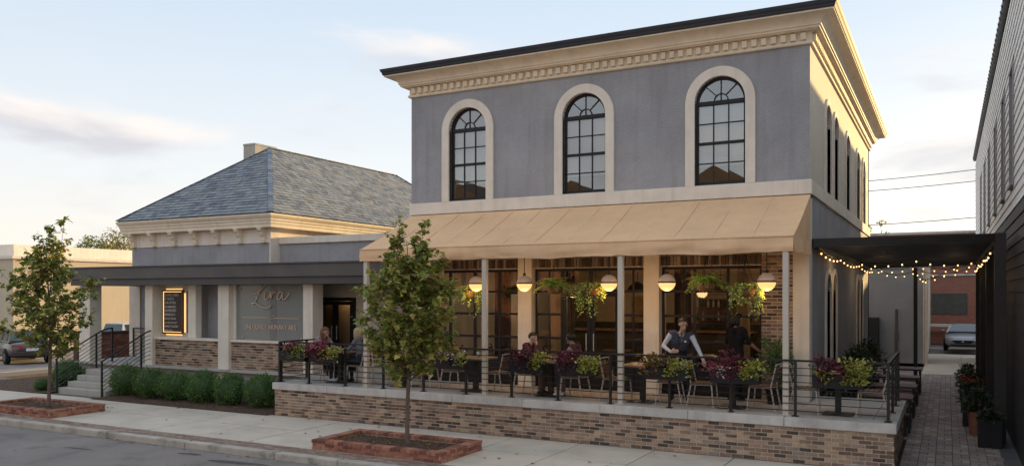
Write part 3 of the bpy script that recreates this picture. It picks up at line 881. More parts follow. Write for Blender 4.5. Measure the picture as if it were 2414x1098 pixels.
SIDE = [(19.95, 0.92, ZB1 + 0.012, 6.8), (21.4, 0.92, ZB1 + 0.012, 6.8), (24.1, 0.95, ZB1 + 0.012, 6.8), (26.95, 0.92, ZB1 + 0.012, 6.8), (28.9, 0.92, ZB1 + 0.012, 6.8)]
mb = MB()
arch_wall(mb, MX0, MX1, ZB1, ZT, WINS, Pf, 0.14)
mb.build('front_wall', STUCCO, mbld, fixn=False)
mb = MB()
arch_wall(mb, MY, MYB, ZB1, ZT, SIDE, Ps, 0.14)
mb.build('side_wall', CREAMWALL, mbld, fixn=False)  # cream colour stands in for warm sunlight on this upper side
mb = MB()   # rear and left walls, floors
mb.box(MX0, MX1, MYB - 0.3, MYB, 0, ZT)
mb.box(MX0, MX0 + 0.3, MY + 0.35, MYB - 0.302, 0, ZT)
mb.build('rear_wall', STUCCO, mbld)
mb = MB(); mb.box(MX0 + 0.1, MX1 - 0.15, MY + 0.32, MYB - 0.31, 3.98, 4.2); mb.build('upper_floor', INDARK, mbld)
mb = MB(); mb.box(MX0 + 0.31, MX1 - 0.2, MY + 0.9, MYB - 0.31, 4.21, ZT - 0.01)
mb.build('upper_room_dark_fill', INDARK, mbld)  # unseen dark block standing in for the unlit upper rooms
# belt course
mb = MB()
mb.box(MX0 - 0.04, MX1 + 0.04, MY - 0.05, MY + 0.02, ZB0, ZB1); mb.box(MX1 - 0.02, MX1 + 0.04, MY + 0.021, MYB + 0.02, ZB0, ZB1)
mb.box(MX0 - 0.04, MX0 + 0.02, MY + 0.021, MYB, ZB0, ZB1)
mb.build('belt_course', TRIM, mbld, bev=0.008)
for (c, wd, zb, zs) in WINS:
    mb = MB(); arch_ring(mb, c, wd, zb - 0.01, zs, 0.2, 0.05, Pf); mb.build('window_surround', TRIM, mbld)
for (c, wd, zb, zs) in SIDE:
    mb = MB(); arch_ring(mb, c, wd, zb - 0.01, zs, 0.13, 0.035, Ps); mb.build('window_surround', TRIM, mbld)
# arched windows
def arched_window(parent, c, wd, zb, zs, P, full, blind_top=None):
    """frame, sash bars, panes; depths are into the wall"""
    d0, d1 = 0.075, 0.125
    fw = 0.055
    n = 20
    f = MB()
    r0, r1 = wd / 2 - fw, wd / 2 + 0.005
    def seg(mb, p, q, wdt, da, db):
        """flat bar p->q in the window plane"""
        v = Vector((q[0] - p[0], q[1] - p[1])); v.normalize(); s_ = Vector((-v.y, v.x)) * wdt / 2
        cs = [(p[0] - s_.x, p[1] - s_.y), (q[0] - s_.x, q[1] - s_.y), (q[0] + s_.x, q[1] + s_.y), (p[0] + s_.x, p[1] + s_.y)]
        mb.prism(cs, da, db, lambda a, z, d: P(a, z, d))
    for i in range(n):
        a, b = math.pi * i / n, math.pi * (i + 1) / n
        cs = [(c - r0 * math.cos(a), zs + r0 * math.sin(a)), (c - r1 * math.cos(a), zs + r1 * math.sin(a)), (c - r1 * math.cos(b), zs + r1 * math.sin(b)), (c - r0 * math.cos(b), zs + r0 * math.sin(b))]
        f.prism(cs, d0, d1, lambda p, q, d: P(p, q, d))
    seg(f, (c - wd / 2 + fw / 2, zb), (c - wd / 2 + fw / 2, zs), fw, d0, d1)
    seg(f, (c + wd / 2 - fw / 2, zb), (c + wd / 2 - fw / 2, zs), fw, d0, d1)
    zm = (zb + zs) / 2 + 0.02
    for (z, h_, e) in ((zb + 0.035, 0.07, 0), (zs + 0.0, 0.085, 0.012), (zm, 0.055, 0.006)):
        seg(f, (c - wd / 2 + fw, z), (c + wd / 2 - fw, z), h_, d0 - e, d1)
    w_ = f.build('arched_window', WINFRAME, parent)
    if not full:
        ii = MB(); seg(ii, (c, zb + 0.07), (c, zs + r0), 0.03, d0 + 0.01, d1); ii.build('muntin', WINFRAME, w_)
        pm = MB(); pm.add([P(c - r0, zb, 0.11), P(c + r0, zb, 0.11), P(c + r0, zs, 0.11), P(c - r0, zs, 0.11)], [(0, 1, 2, 3)])
        pm.add([P(c, zs, 0.11)] + [P(c - r0 * math.cos(math.pi * i / n), zs + r0 * math.sin(math.pi * i / n), 0.11) for i in range(n + 1)], [(0, i + 1, i + 2) for i in range(n)])
        pm.build('pane', G_DARK, w_, fixn=False)
        mb2 = MB(); mb2.add([P(c - wd / 2, zb, 0.2), P(c + wd / 2, zb, 0.2), P(c + wd / 2, zs + wd / 2, 0.2), P(c - wd / 2, zs + wd / 2, 0.2)], [(0, 1, 2, 3)])
        mb2.build('dark_room_sheet', INDARK, w_, fixn=False)  # dark sheet painted in place of the unlit room behind
        return w_
    m_ = MB()
    xs = [c - wd / 2 + fw + (wd - 2 * fw) * i / 3 for i in range(4)]
    for x in xs[1:3]:
        seg(m_, (x, zb + 0.07), (x, zs - 0.04), 0.022, d0 + 0.012, d1 - 0.005)
    zlo = [zb + 0.07, (zb + 0.07 + zm - 0.0275) / 2, zm - 0.0275]
    zhi = [zm + 0.0275, (zm + 0.0275 + zs - 0.0425) / 2, zs - 0.0425]
    for z in (zlo[1], zhi[1]):
        seg(m_, (xs[0], z), (xs[3], z), 0.022, d0 + 0.014, d1 - 0.007)
    # fan light
    rh = 0.145
    zc = zs + 0.04
    for i in range(12):
        a, b = math.pi * i / 12, math.pi * (i + 1) / 12
        seg(m_, (c - rh * math.cos(a), zc + rh * math.sin(a)), (c - rh * math.cos(b), zc + rh * math.sin(b)), 0.022, d0 + 0.012, d1 - 0.006)
    for a in (R(48), R(90), R(132)):
        r_in = rh if a != R(90) else 0
        seg(m_, (c - r_in * math.cos(a), zc + r_in * math.sin(a)), (c - (r0 + 0.01) * math.cos(a), zs + (r0 + 0.01) * math.sin(a)), 0.022, d0 + 0.016, d1 - 0.008)
    m_.build('muntins', WINFRAME, w_)
    rr = random.Random(int(c * 100))
    def pane(pts):
        tx, tz = rr.uniform(-1, 1) * 0.004, rr.uniform(-1, 1) * 0.004       # each light sits a hair out of true
        mm = MB(); cx = sum(p[0] for p in pts) / len(pts); cz = sum(p[1] for p in pts) / len(pts)
        mm.add([P(p[0], p[1], 0.11 + (p[0] - cx) * tx + (p[1] - cz) * tz) for p in pts], [tuple(range(len(pts)))])
        mm.build('pane', G_UP, w_, fixn=False)
    for za, zb_ in ((zlo[0], zlo[1]), (zlo[1], zlo[2]), (zhi[0], zhi[1]), (zhi[1], zhi[2])):
        for i in range(3):
            pane([(xs[i], za), (xs[i + 1], za), (xs[i + 1], zb_), (xs[i], zb_)])
    angs = [0, R(48), R(90), R(132), math.pi]
    for a, b in zip(angs, angs[1:]):
        k = 8
        pane([(c - (r0 + .005) * math.cos(a + (b - a) * i / k), zs + (r0 + .005) * math.sin(a + (b - a) * i / k)) for i in range(k + 1)] +
             [(c - rh * math.cos(b + (a - b) * i / 3), zc + rh * math.sin(b + (a - b) * i / 3)) for i in range(4)])
    for a, b in ((0, R(90)), (R(90), math.pi)):
        pane([(c, zc)] + [(c - rh * math.cos(a + (b - a) * i / 5), zc + rh * math.sin(a + (b - a) * i / 5)) for i in range(6)])
    # venetian blind: thin slats hanging inside
    bl = MB()
    z = zs - 0.03
    while z > (blind_top or zb + 0.5):
        bl.add([P(c - wd / 2 + 0.02, z, 0.2), P(c + wd / 2 - 0.02, z, 0.2), P(c + wd / 2 - 0.02, z - 0.026, 0.214), P(c - wd / 2 + 0.02, z - 0.026, 0.214)], [(0, 1, 2, 3)])
        z -= 0.03
    x = bl.build('blind', BLIND, w_, fixn=False)
    bk = MB(); bk.add([P(c - wd / 2 - .1, zb, 0.3), P(c + wd / 2 + .1, zb, 0.3), P(c + wd / 2 + .1, zs + 0.6, 0.3), P(c - wd / 2 - .1, zs + 0.6, 0.3)], [(0, 1, 2, 3)])
    bk.build('dark_room_sheet', INDARK, w_, fixn=False)  # dark sheet again, in place of the unlit room
    return w_
for (c, wd, zb, zs) in WINS:
    arched_window(mbld, c, wd, zb, zs, Pf, True, zb + 0.42)
for (c, wd, zb, zs) in SIDE:
    arched_window(mbld, c, wd, zb, zs, Ps, False)
# cornice: one profile carried round the building, mitred at the corners
def ring(mb, prof, x0, x1, y0, y1, mi=0):
    cs = []
    for (o_, z) in prof:
        cs.append([(x0 - o_, y0 - o_, z), (x1 + o_, y0 - o_, z), (x1 + o_, y1 + o_, z), (x0 - o_, y1 + o_, z)])
    for A, B in zip(cs, cs[1:]):
        for k in range(4):
            k2 = (k + 1) % 4
            mb.add([A[k], A[k2], B[k2], B[k]], [(0, 1, 2, 3)], mi)
cov = [(0.235 + 0.235 * (1 - math.cos(t)), 8.235 + 0.175 * math.sin(t)) for t in [R(90) * i / 7 for i in range(8)]]
mb = MB()
ring(mb, [(-0.01, ZT - 0.005), (0.055, ZT - 0.005), (0.07, ZT + 0.02), (0.055, ZT + 0.055), (0.035, ZT + 0.06), (0.035, 8.165), (0.16, 8.168), (0.16, 8.185), (0.205, 8.19), (0.205, 8.232)] + cov + [(0.5, 8.412), (0.5, 8.442)], MX0, MX1, MY, MYB)
mb.build('cornice', CORNICE, mbld, fixn=False)
mb = MB()
ring(mb, [(0.44, 8.443), (0.515, 8.443), (0.53, 8.465), (0.535, 8.5), (0.56, 8.53), (0.575, 8.575), (0.575, 8.592), (0.52, 8.592), (0.3, 8.6)], MX0, MX1, MY, MYB)
mb.build('roof_gutter', GUTTER, mbld, fixn=False)
mb = MB(); ring(mb, [(0.3, 8.6), (-3.0, 8.95)], MX0, MX1, MY, MYB); mb.box(MX0 + 3, MX1 - 3, MY + 3, MYB - 3, 8.9, 8.96)
mb.build('roof', GUTTER, mbld, fixn=False)
dm = boxmesh('dentil', 0.1, 0.075, 0.135, CORNICE)
nd = 50
for i in range(nd):
    link('dentil', dm, mbld, (MX0 + 0.02 + (MX1 - MX0 - 0.04) * (i + 0.5) / nd, MY - 0.071, 8.075))
nd = 72
for i in range(nd):
    link('dentil', dm, mbld, (MX1 + 0.071, MY + 0.02 + (MYB - MY - 0.04) * (i + 0.5) / nd, 8.075), (0, 0, R(90)))
# ------------------------------------------------------------------ ground floor of the main building
mb = MB(); mb.box(MX0, MX1 - 0.02, MY + 0.02, MY + 0.3, 3.79, ZB0 - 0.002); mb.build('wall_above_shopfront', STUCCO, mbld)
NICH = [(19.95, 0.8, 0.5, 3.02), (21.05, 0.8, 0.5, 3.02), (26.95, 0.8, 0.5, 3.02), (28.05, 0.8, 0.5, 3.02)]
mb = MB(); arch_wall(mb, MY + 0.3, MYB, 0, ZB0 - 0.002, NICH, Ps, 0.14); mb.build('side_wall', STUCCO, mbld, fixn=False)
for (c, wd, zb, zs) in NICH:
    mb = MB(); arch_ring(mb, c, wd, zb, zs, 0.14, 0.04, Ps); mb.build('window_surround', TRIM, mbld)
    arched_window(mbld, c, wd, zb, zs, Ps, False)
for (x0, x1, yf) in ((-8.94, -8.58, -0.1), (-5.85, -5.5, -0.1), (-2.74, -2.42, -0.06)):
    mb = MB(); mb.box(x0, x1, MY + yf, MY + 0.3, PZ, 3.9 if yf == -0.1 else ZB0 - 0.06); mb.build('pilaster', COLUMN, mbld, bev=0.01)
mb = MB(); mb.box(MX0, -11.7, MY, MY + 0.3, PZ, 3.79); mb.build('brick_pier', mat('pier_mortar', (0.2, 0.17, 0.14), 0.95), mbld)
mb = MB(); mb.box(-3.36, -2.742, MY, MY + 0.3, PZ, 3.79); mb.build('brick_pier', MORTAR, mbld)
brickrun(mbld, (-3.36, MY, 0), (1, 0, 0), (0, -1, 0), 0.616, PZ + 0.01, 40, BR_TAN, (2, 4, 5, 3, 2, 4), seed=8, bh=0.058, pitch_h=0.0735)
brickrun(mbld, (-12.03, MY, 0), (1, 0, 0), (0, -1, 0), 0.33, PZ + 0.01, 40, BR_TAN, (2, 4, 5, 3, 2, 4), seed=9, bh=0.058, pitch_h=0.0735)
hm = [boxmesh('header_brick', 0.058, 0.04, 0.205, m) for m in BR_TAN]
for (x0, x1) in ((-11.7, -8.94), (-8.58, -5.85), (-5.5, -3.36)):
    mb = MB(); mb.box(x0, x1, MY + 0.03, MY + 0.3, 3.545, 3.79); mb.build('lintel_course', MORTAR, mbld)
    n = int((x1 - x0) / 0.0735)
    for i in range(n):
        link('header_brick', hm[rnd.choices(range(6), (0.6, 1, 3, 4, 3, 4))[0]], mbld, (x0 + (i + 0.5) * (x1 - x0) / n, MY + 0.018, 3.667))
GY = MY + 0.1
def shopfront(parent, x0, x1, z0, z1, xs, zs, name='shopfront_window', skip=None, y=GY, fr=0.05, kick=True, thick=0.06):
    f = MB(); d = 0.07
    f.box(x0, x0 + fr, y, y + d, z0, z1); f.box(x1 - fr, x1, y, y + d, z0, z1)
    f.box(x0 + fr, x1 - fr, y, y + d, z1 - fr * 1.2, z1); f.box(x0 + fr, x1 - fr, y, y + d, z0, z0 + fr)
    w_ = f.build(name, WINFRAME, parent)
    for x in xs[1:-1]:
        m_ = MB(); m_.box(x - thick / 2, x + thick / 2, y + 0.005, y + d - 0.005, z0 + fr, z1 - fr * 1.2); m_.build('mullion', WINFRAME, w_)
    m_ = MB()
    for z in zs[1:-1]:
        m_.box(x0 + fr, x1 - fr, y + 0.012, y + d - 0.012, z - 0.027, z + 0.027)
    if len(zs) > 2: m_.build('glazing_bars', WINFRAME, w_)
    for i in range(len(xs) - 1):
        for j in range(len(zs) - 1):
            m_ = MB(); m_.add([(xs[i], y + 0.035, zs[j]), (xs[i + 1], y + 0.035, zs[j]), (xs[i + 1], y + 0.035, zs[j + 1]), (xs[i], y + 0.035, zs[j + 1])], [(0, 1, 2, 3)])
            if j == 0 and kick:
                m_ = MB(); m_.box(xs[i], xs[i + 1], y + 0.03, y + 0.045, zs[j], zs[j + 1]); m_.build('kick_panel', WINFRAME, w_)
            else:
                m_.build('pane', G_SHOP, w_, fixn=False)
    return w_
ZS = [PZ + 0.02, 1.35, 1.93, 2.48, 3.01, 3.53]
shopfront(mbld, -11.69, -8.945, PZ + 0.01, 3.54, [-11.69, -10.95, -10.24, -9.55, -8.945], ZS)
shopfront(mbld, -5.495, -3.365, PZ + 0.01, 3.54, [-5.495, -4.78, -4.07, -3.365], ZS)
shopfront(mbld, -8.575, -7.87, PZ + 0.01, 3.54, [-8.575, -8.22, -7.87], ZS, thick=0.03)
shopfront(mbld, -6.48, -5.855, PZ + 0.01, 3.54, [-6.48, -6.16, -5.855], ZS, thick=0.03)
shopfront(mbld, -7.868, -6.482, 3.0, 3.54, [-7.868, -7.17, -6.482], [3.0, 3.53], name='transom_window', kick=False)
def double_door(parent, x0, x1, y, z0, z1, mg=G_SHOP):
    xm = (x0 + x1) / 2
    for (a, b, hx) in ((x0, xm - 0.004, xm - 0.09), (xm + 0.004, x1, xm + 0.09)):
        f = MB(); s_ = 0.09
        f.box(a, a + s_, y, y + 0.05, z0, z1); f.box(b - s_, b, y, y + 0.05, z0, z1)
        f.box(a + s_, b - s_, y, y + 0.05, z1 - 0.1, z1); f.box(a + s_, b - s_, y, y + 0.05, z0, z0 + 0.25)
        d_ = f.build('door', WINFRAME, parent)
        m_ = MB(); m_.add([(a + s_, y + 0.025, z0 + 0.25), (b - s_, y + 0.025, z0 + 0.25), (b - s_, y + 0.025, z1 - 0.1), (a + s_, y + 0.025, z1 - 0.1)], [(0, 1, 2, 3)])
        m_.build('pane', mg, d_, fixn=False)
        m_ = MB(); m_.tube([(hx, y - 0.045, z0 + 0.85), (hx, y - 0.045, z0 + 1.25)], 0.012, 6); m_.bar((hx, y - 0.045, z0 + 0.9), (hx, y, z0 + 0.9), 0.012, 0.012); m_.bar((hx, y - 0.045, z0 + 1.2), (hx, y, z0 + 1.2), 0.012, 0.012)
        m_.build('handle', CHAIRM, d_)
double_door(mbld, -7.862, -6.488, GY + 0.005, PZ + 0.01, 2.995)
# interior
mb = MB(); mb.box(MX0 + 0.31, MX1 - 0.15, MY + 0.31, 25.2, PZ - 0.1, PZ + 0.004); mb.build('interior_floor', INFLOOR, mbld)
mb = MB(); mb.box(MX0 + 0.31, MX1 - 0.15, 25.2, 25.35, PZ - 0.1, 3.97); mb.box(MX1 - 0.3, MX1 - 0.16, MY + 0.31, 25.19, PZ, 3.97)
mb.build('interior_wall', INWALL, mbld)
mb = MB(); mb.box(MX0 + 0.32, MX1 - 0.32, MY + 0.32, 25.19, 3.85, 3.96); mb.build('interior_ceiling', mat('interior_ceiling_paint', (0.3, 0.25, 0.18), 0.9), mbld)
for (x0, x1, y0, y1, z1, m_) in ((-10.0, -9.75, 21.0, 21.3, 3.84, INWALL), (-7.0, -6.75, 21.3, 21.6, 3.84, INWALL), (-4.55, -4.3, 20.3, 20.6, 3.84, mat('interior_column', (0.6, 0.47, 0.3), 0.8))):
    mb = MB(); mb.box(x0, x1, y0, y1, PZ, z1); mb.build('interior_column', m_, mbld)
for (x, y, z0, z1, wd, k) in ((-10.8, 25.15, 1.9, 2.9, 1.1, 0), (-8.6, 25.15, 1.8, 2.9, 0.8, 1), (-6.2, 25.15, 2.0, 2.8, 1.2, 0), (-3.5, 25.15, 1.8, 2.9, 0.9, 1)):
    mb = MB(); mb.box(x - wd / 2, x + wd / 2, y - 0.03, y + 0.02, z0, z1)
    tag(mb.build('framed_picture', (mat('picture_umber', (0.12, 0.07, 0.04), 0.6, 0.5, 6), mat('picture_ochre', (0.3, 0.17, 0.06), 0.6, 0.5, 4))[k]),
        ('dark brown picture on the back wall inside, behind the leftmost shopfront bay', 'ochre picture on the back wall inside, left of the double doors', 'wide dark picture on the back wall inside, behind the double doors', 'ochre picture on the back wall inside, behind the right shopfront bay')[int((x + 11) / 2.4)], 'picture', 'pictures on the inside wall')
mb = MB(); mb.box(MX0 + 0.32, MX1 - 0.32, 25.1, 25.198, PZ + 0.005, 2.05); mb.build('dark_contrast_band', INDARK, mbld)  # dark band added to give the lit interior contrast
for (x, wd, y) in ((-11.2, 0.5, 20.5), (-8.75, 0.35, 19.6), (-5.65, 0.4, 19.4), (-3.1, 0.5, 21.5)):
    mb = MB()
    for k in range(5): mb.tube([(x + (k - 2) * wd / 5, y, PZ + 0.02), (x + (k - 2) * wd / 5, y + 0.02, 3.84)], wd / 8, 8)
    mb.build('drape', mat('dark_contrast_drape', (0.05, 0.035, 0.025), 0.9, 0.3, 5), mbld, smooth=True)  # dark folds added as contrast behind the shopfront glass
# bar with bottle shelves
t = thing('bar_counter', 'long dark bar counter inside the restaurant behind the shopfront glass', 'bar counter', (-7.4, 23.6, PZ))
mb = MB(); mb.box(-10.4, -4.9, 23.3, 23.95, PZ, 1.85); mb.build('front', INDARK, t)
mb = MB(); mb.box(-10.5, -4.8, 23.2, 24.05, 1.852, 1.9); mb.build('top', WOOD, t)
t = thing('bottle_shelf', 'bottle shelf on the wall behind the bar inside', 'shelf', (-5.6, 25.0, 2.2))
for z in (2.15, 2.55, 2.95):
    mb = MB(); mb.box(-6.9, -4.6, 24.9, 25.12, z - 0.02, z); mb.build('board', WOOD, t)
BOT = [mat('bottle_' + n, c, 0.15, 0.1, 3) for n, c in (('amber', (0.25, 0.1, 0.02)), ('green', (0.03, 0.1, 0.04)), ('clear', (0.5, 0.5, 0.45)))]
bpm = []
for m_ in BOT:
    bb = MB(); bb.lathe((0, 0, 0), [(0.0, 0), (0.036, 0), (0.036, 0.16), (0.013, 0.21), (0.013, 0.28), (0, 0.28)], 8); bpm.append(bb.mesh('bottle', m_, True))
for z in (2.15, 2.55):
    for i in range(14):
        tag(link('bottle', bpm[rnd.randrange(3)], None, (-6.8 + i * 0.16, 25.0, z)), 'small bottle standing on the shelf behind the bar', 'bottle', 'bottles behind the bar')
# indoor lamps: the glow seen through the glass
def point(name, loc, e, col, r=0.1):
    l_ = bpy.data.lights.new(name, 'POINT'); l_.energy = e * LE; l_.color = col; l_.shadow_soft_size = r
    o = bpy.data.objects.new(name, l_); COL.objects.link(o); o.location = loc
    return o
WARM = (1.0, 0.66, 0.34)
SHADE = mat('dome_shade_bronze', (0.06, 0.045, 0.035), 0.5, metal=0.5)
BULBIN = emit('indoor_bulb', (1.0, 0.62, 0.3), 9 * LE)
def dome_lamp(x, y, z, label):
    t = thing('dome_lamp', label, 'lamp', (x, y, 3.84), 'dome pendants inside')
    m_ = MB(); m_.tube([(x, y, z + 0.25), (x, y, 3.84)], 0.01, 6); m_.build('cord', BLACK, t)
    m_ = MB(); m_.lathe((x, y, z), [(0.27, 0), (0.265, 0.06), (0.22, 0.15), (0.12, 0.22), (0.04, 0.26), (0, 0.27)], 20); m_.build('shade', SHADE, t, smooth=True)
    m_ = MB(); m_.ball((x, y, z + 0.06), 0.06, 10, 6); m_.build('bulb', BULBIN, t, smooth=True)
    point('dome_lamp_light', (x, y, z - 0.06), 34, WARM, 0.08)
dome_lamp(-9.75, 18.6, 2.95, 'dark dome pendant behind the glass of the leftmost shopfront bay')
dome_lamp(-7.0, 20.0, 3.0, 'dark dome pendant inside behind the double doors')
dome_lamp(-5.2, 21.3, 3.0, 'dark dome pendant inside behind the right shopfront bay')
dome_lamp(-10.2, 22.2, 3.0, 'dark dome pendant deep inside over the left end of the bar')
dome_lamp(-3.6, 22.6, 3.0, 'dark dome pendant deep inside near the right wall')

# ------------------------------------------------------------------ awning
aw = thing('awning', 'long tan canvas awning sloping over the restaurant patio', 'awning', (-7.2, 16.2, 3.7))
AX0, AX1, AY, AZT, AZF, AZV = -12.02, -2.4, 15.1, 4.925, 3.975, 3.715
npan = 13
AWN2 = mat('awning_seam', (0.86, 0.58, 0.36), 0.9, 0.04, 2)
mb = MB()
nx, ny = 130, 10
def sag(s, t):
    ph = (s * npan) % 1.0
    return -0.022 * math.sin(math.pi * ph) * math.sin(math.pi * t) - 0.03 * math.sin(math.pi * t)
V = {}
o = 0
for j in range(ny + 1):
    for i in range(nx + 1):
        s, t = i / nx, j / ny
        mb.v.append((AX0 + (AX1 - AX0) * s, 17.14 + (AY - 17.14) * t, AZT + (AZF - AZT) * t + sag(s, t) + 0.028 * mnoise.noise(Vector((s * 14, t * 2.2, 7))) * math.sin(math.pi * min(1, t * 1.1)) + 0.022 * mnoise.noise(Vector((s * 45 + t * 3, t * 3, 2))) * math.sin(math.pi * t)))
for j in range(ny):
    for i in range(nx):
        a = j * (nx + 1) + i
        mb.f.append((a, a + 1, a + nx + 2, a + nx + 1)); mb.m.append(0)
# valance: hangs from the front edge, drawn up at the posts and loose between
POSTX = [-11.88, -8.72, -5.65, -2.54]
def drape(x):
    d = min(abs(x - p) for p in POSTX)
    return d
base = len(mb.v)
nv = 7
for j in range(nv + 1):
    for i in range(nx + 1):
        s = i / nx; x = AX0 + (AX1 - AX0) * s; t = j / nv
        d = drape(x)
        e = math.exp(-d * 3.0)
        bow = 0.035 * math.sin(math.pi * min(1, t * 1.05)) * (0.4 + 0.6 * math.sin(x * 2.3 + 1) ** 2) * (1 - e)
        fold = 0.03 * e * math.sin(d * 16) * t + 0.012 * math.sin(x * 5.1 + 2.5 * t) * t * (1 - e) + 0.04 * mnoise.noise(Vector((x * 1.6, t * 2.2, 3.0))) * t + 0.02 * mnoise.noise(Vector((x * 5, t * 3, 9.0))) * t
        zb = AZV + 0.016 * math.sin(x * 3.7) * (1 - e) - 0.028 * (1 - e) + 0.012 * mnoise.noise(Vector((x * 4, 0, 1)))
        mb.v.append((x, AY - 0.004 - bow - fold * (1 if j else 0), AZF + (zb - AZF) * t))
for j in range(nv):
    for i in range(nx):
        a = base + j * (nx + 1) + i
        mb.f.append((a, a + 1, a + nx + 2, a + nx + 1)); mb.m.append(0)
o = mb.build('canvas', AWN, aw, smooth=True)
# the two ends: triangle above, skirt below
for (X, sg, nm) in ((AX0, -1, 'left'), (AX1, 1, 'right')):
    mb = MB(); n = 14
    top = [(X, 17.14 + (AY - 17.14) * i / n, AZT + (AZF - AZT) * i / n + sag(0, i / n)) for i in range(n + 1)]
    mid = [(X + sg * 0.01 * math.sin(i * 1.3), 17.14 + (AY - 17.14) * i / n, AZF + 0.0) for i in range(n + 1)]
    low = [(X + sg * (0.02 + 0.02 * math.sin(i * 0.9)), 17.14 + (AY - 17.14) * i / n, AZV + 0.012 * math.sin(i)) for i in range(n + 1)]
    for i in range(n):
        mb.add([top[i], top[i + 1], mid[i + 1], mid[i]], [(0, 1, 2, 3)])
        mb.add([mid[i], mid[i + 1], low[i + 1], low[i]], [(0, 1, 2, 3)])
    mb.build('end_skirt', AWN, aw, smooth=True)
for i in range(1, npan):
    mb = MB()
    x = AX0 + (AX1 - AX0) * i / npan
    p = [(x, 17.14 + (AY - 17.14) * t, AZT + (AZF - AZT) * t + sag(i / npan, t) + 0.006) for t in (0, .25, .5, .75, 1)]
    for a, b in zip(p, p[1:]): mb.bar(a, b, 0.02, 0.004)
    mb.build('seam', AWN2, aw)
mb = MB(); mb.tube([(AX0, AY, AZF), (AX1, AY, AZF)], 0.02, 6, cap=True); mb.build('front_roll', AWN, aw, smooth=True)
mb = MB()
mb.bar((AX0 + 0.05, AY + 0.06, 3.74), (AX1 - 0.05, AY + 0.06, 3.74), 0.05, 0.05)
for x in POSTX: mb.bar((x, AY + 0.06, 3.76), (x, 17.05, 4.66), 0.04, 0.04)
mb.build('frame', POST, aw)
for i, x in enumerate(POSTX):
    mb = MB(); mb.box(x - 0.052, x + 0.052, 15.17 - 0.052, 15.17 + 0.052, PZ + 0.012, 3.73)
    mb.box(x - 0.09, x + 0.09, 15.17 - 0.07, 15.17 + 0.09, PZ + 0.001, PZ + 0.013)
    mb.build('post', POST, aw, bev=0.008)

# ================================================================== ANNEX WITH HIPPED ROOF
hx0, hx1, hy0, hy1 = -25.1, -18.62, 19.0, 33.2
an = thing('hipped_building', 'low grey stucco annex with slate hipped roof and dark porch fascia', 'building', (-20, 19, 0))
mb = MB(); mb.box(hx0, hx1, hy0, hy1, 0, 4.55); mb.box(hx1 + 0.002, MX0 - 0.002, 19.37, 31, 0, 4.52)
mb.build('wall', STUCCO, an)
mb = MB(); mb.box(hx0 - 0.025, hx1 + 0.025, hy0 - 0.025, hy1 + 0.02, 4.55, 5.02); mb.build('frieze', TRIM, an)
mb = MB(); mb.box(hx1 - 0.02, hx1 + 0.03, hy0 - 0.03, 19.37, 3.8, 4.548); mb.build('corner_pilaster', TRIM, an)
mb = MB(); mb.box(hx1 + 0.03, MX0 - 0.05, 19.3, 19.5, 4.522, 4.73); mb.build('wing_coping', COLUMN, an, bev=0.01)
mb = MB(); mb.box(hx1 + 0.03, MX0 - 0.05, 19.52, 31, 4.5, 4.6); mb.build('wing_roof', FASCIA, an)
OV = 0.37
mb = MB()
ring(mb, [(0.0, 5.0), (0.26, 5.02), (0.26, 5.12), (0.28, 5.14), (0.28, 5.2), (0.305, 5.24), (0.305, 5.285), (0.33, 5.31), (0.37, 5.38), (0.37, 5.435), (0.2, 5.44)], hx0, hx1, hy0, hy1)
mb.build('eaves_cornice', CORNICE, an, fixn=False)
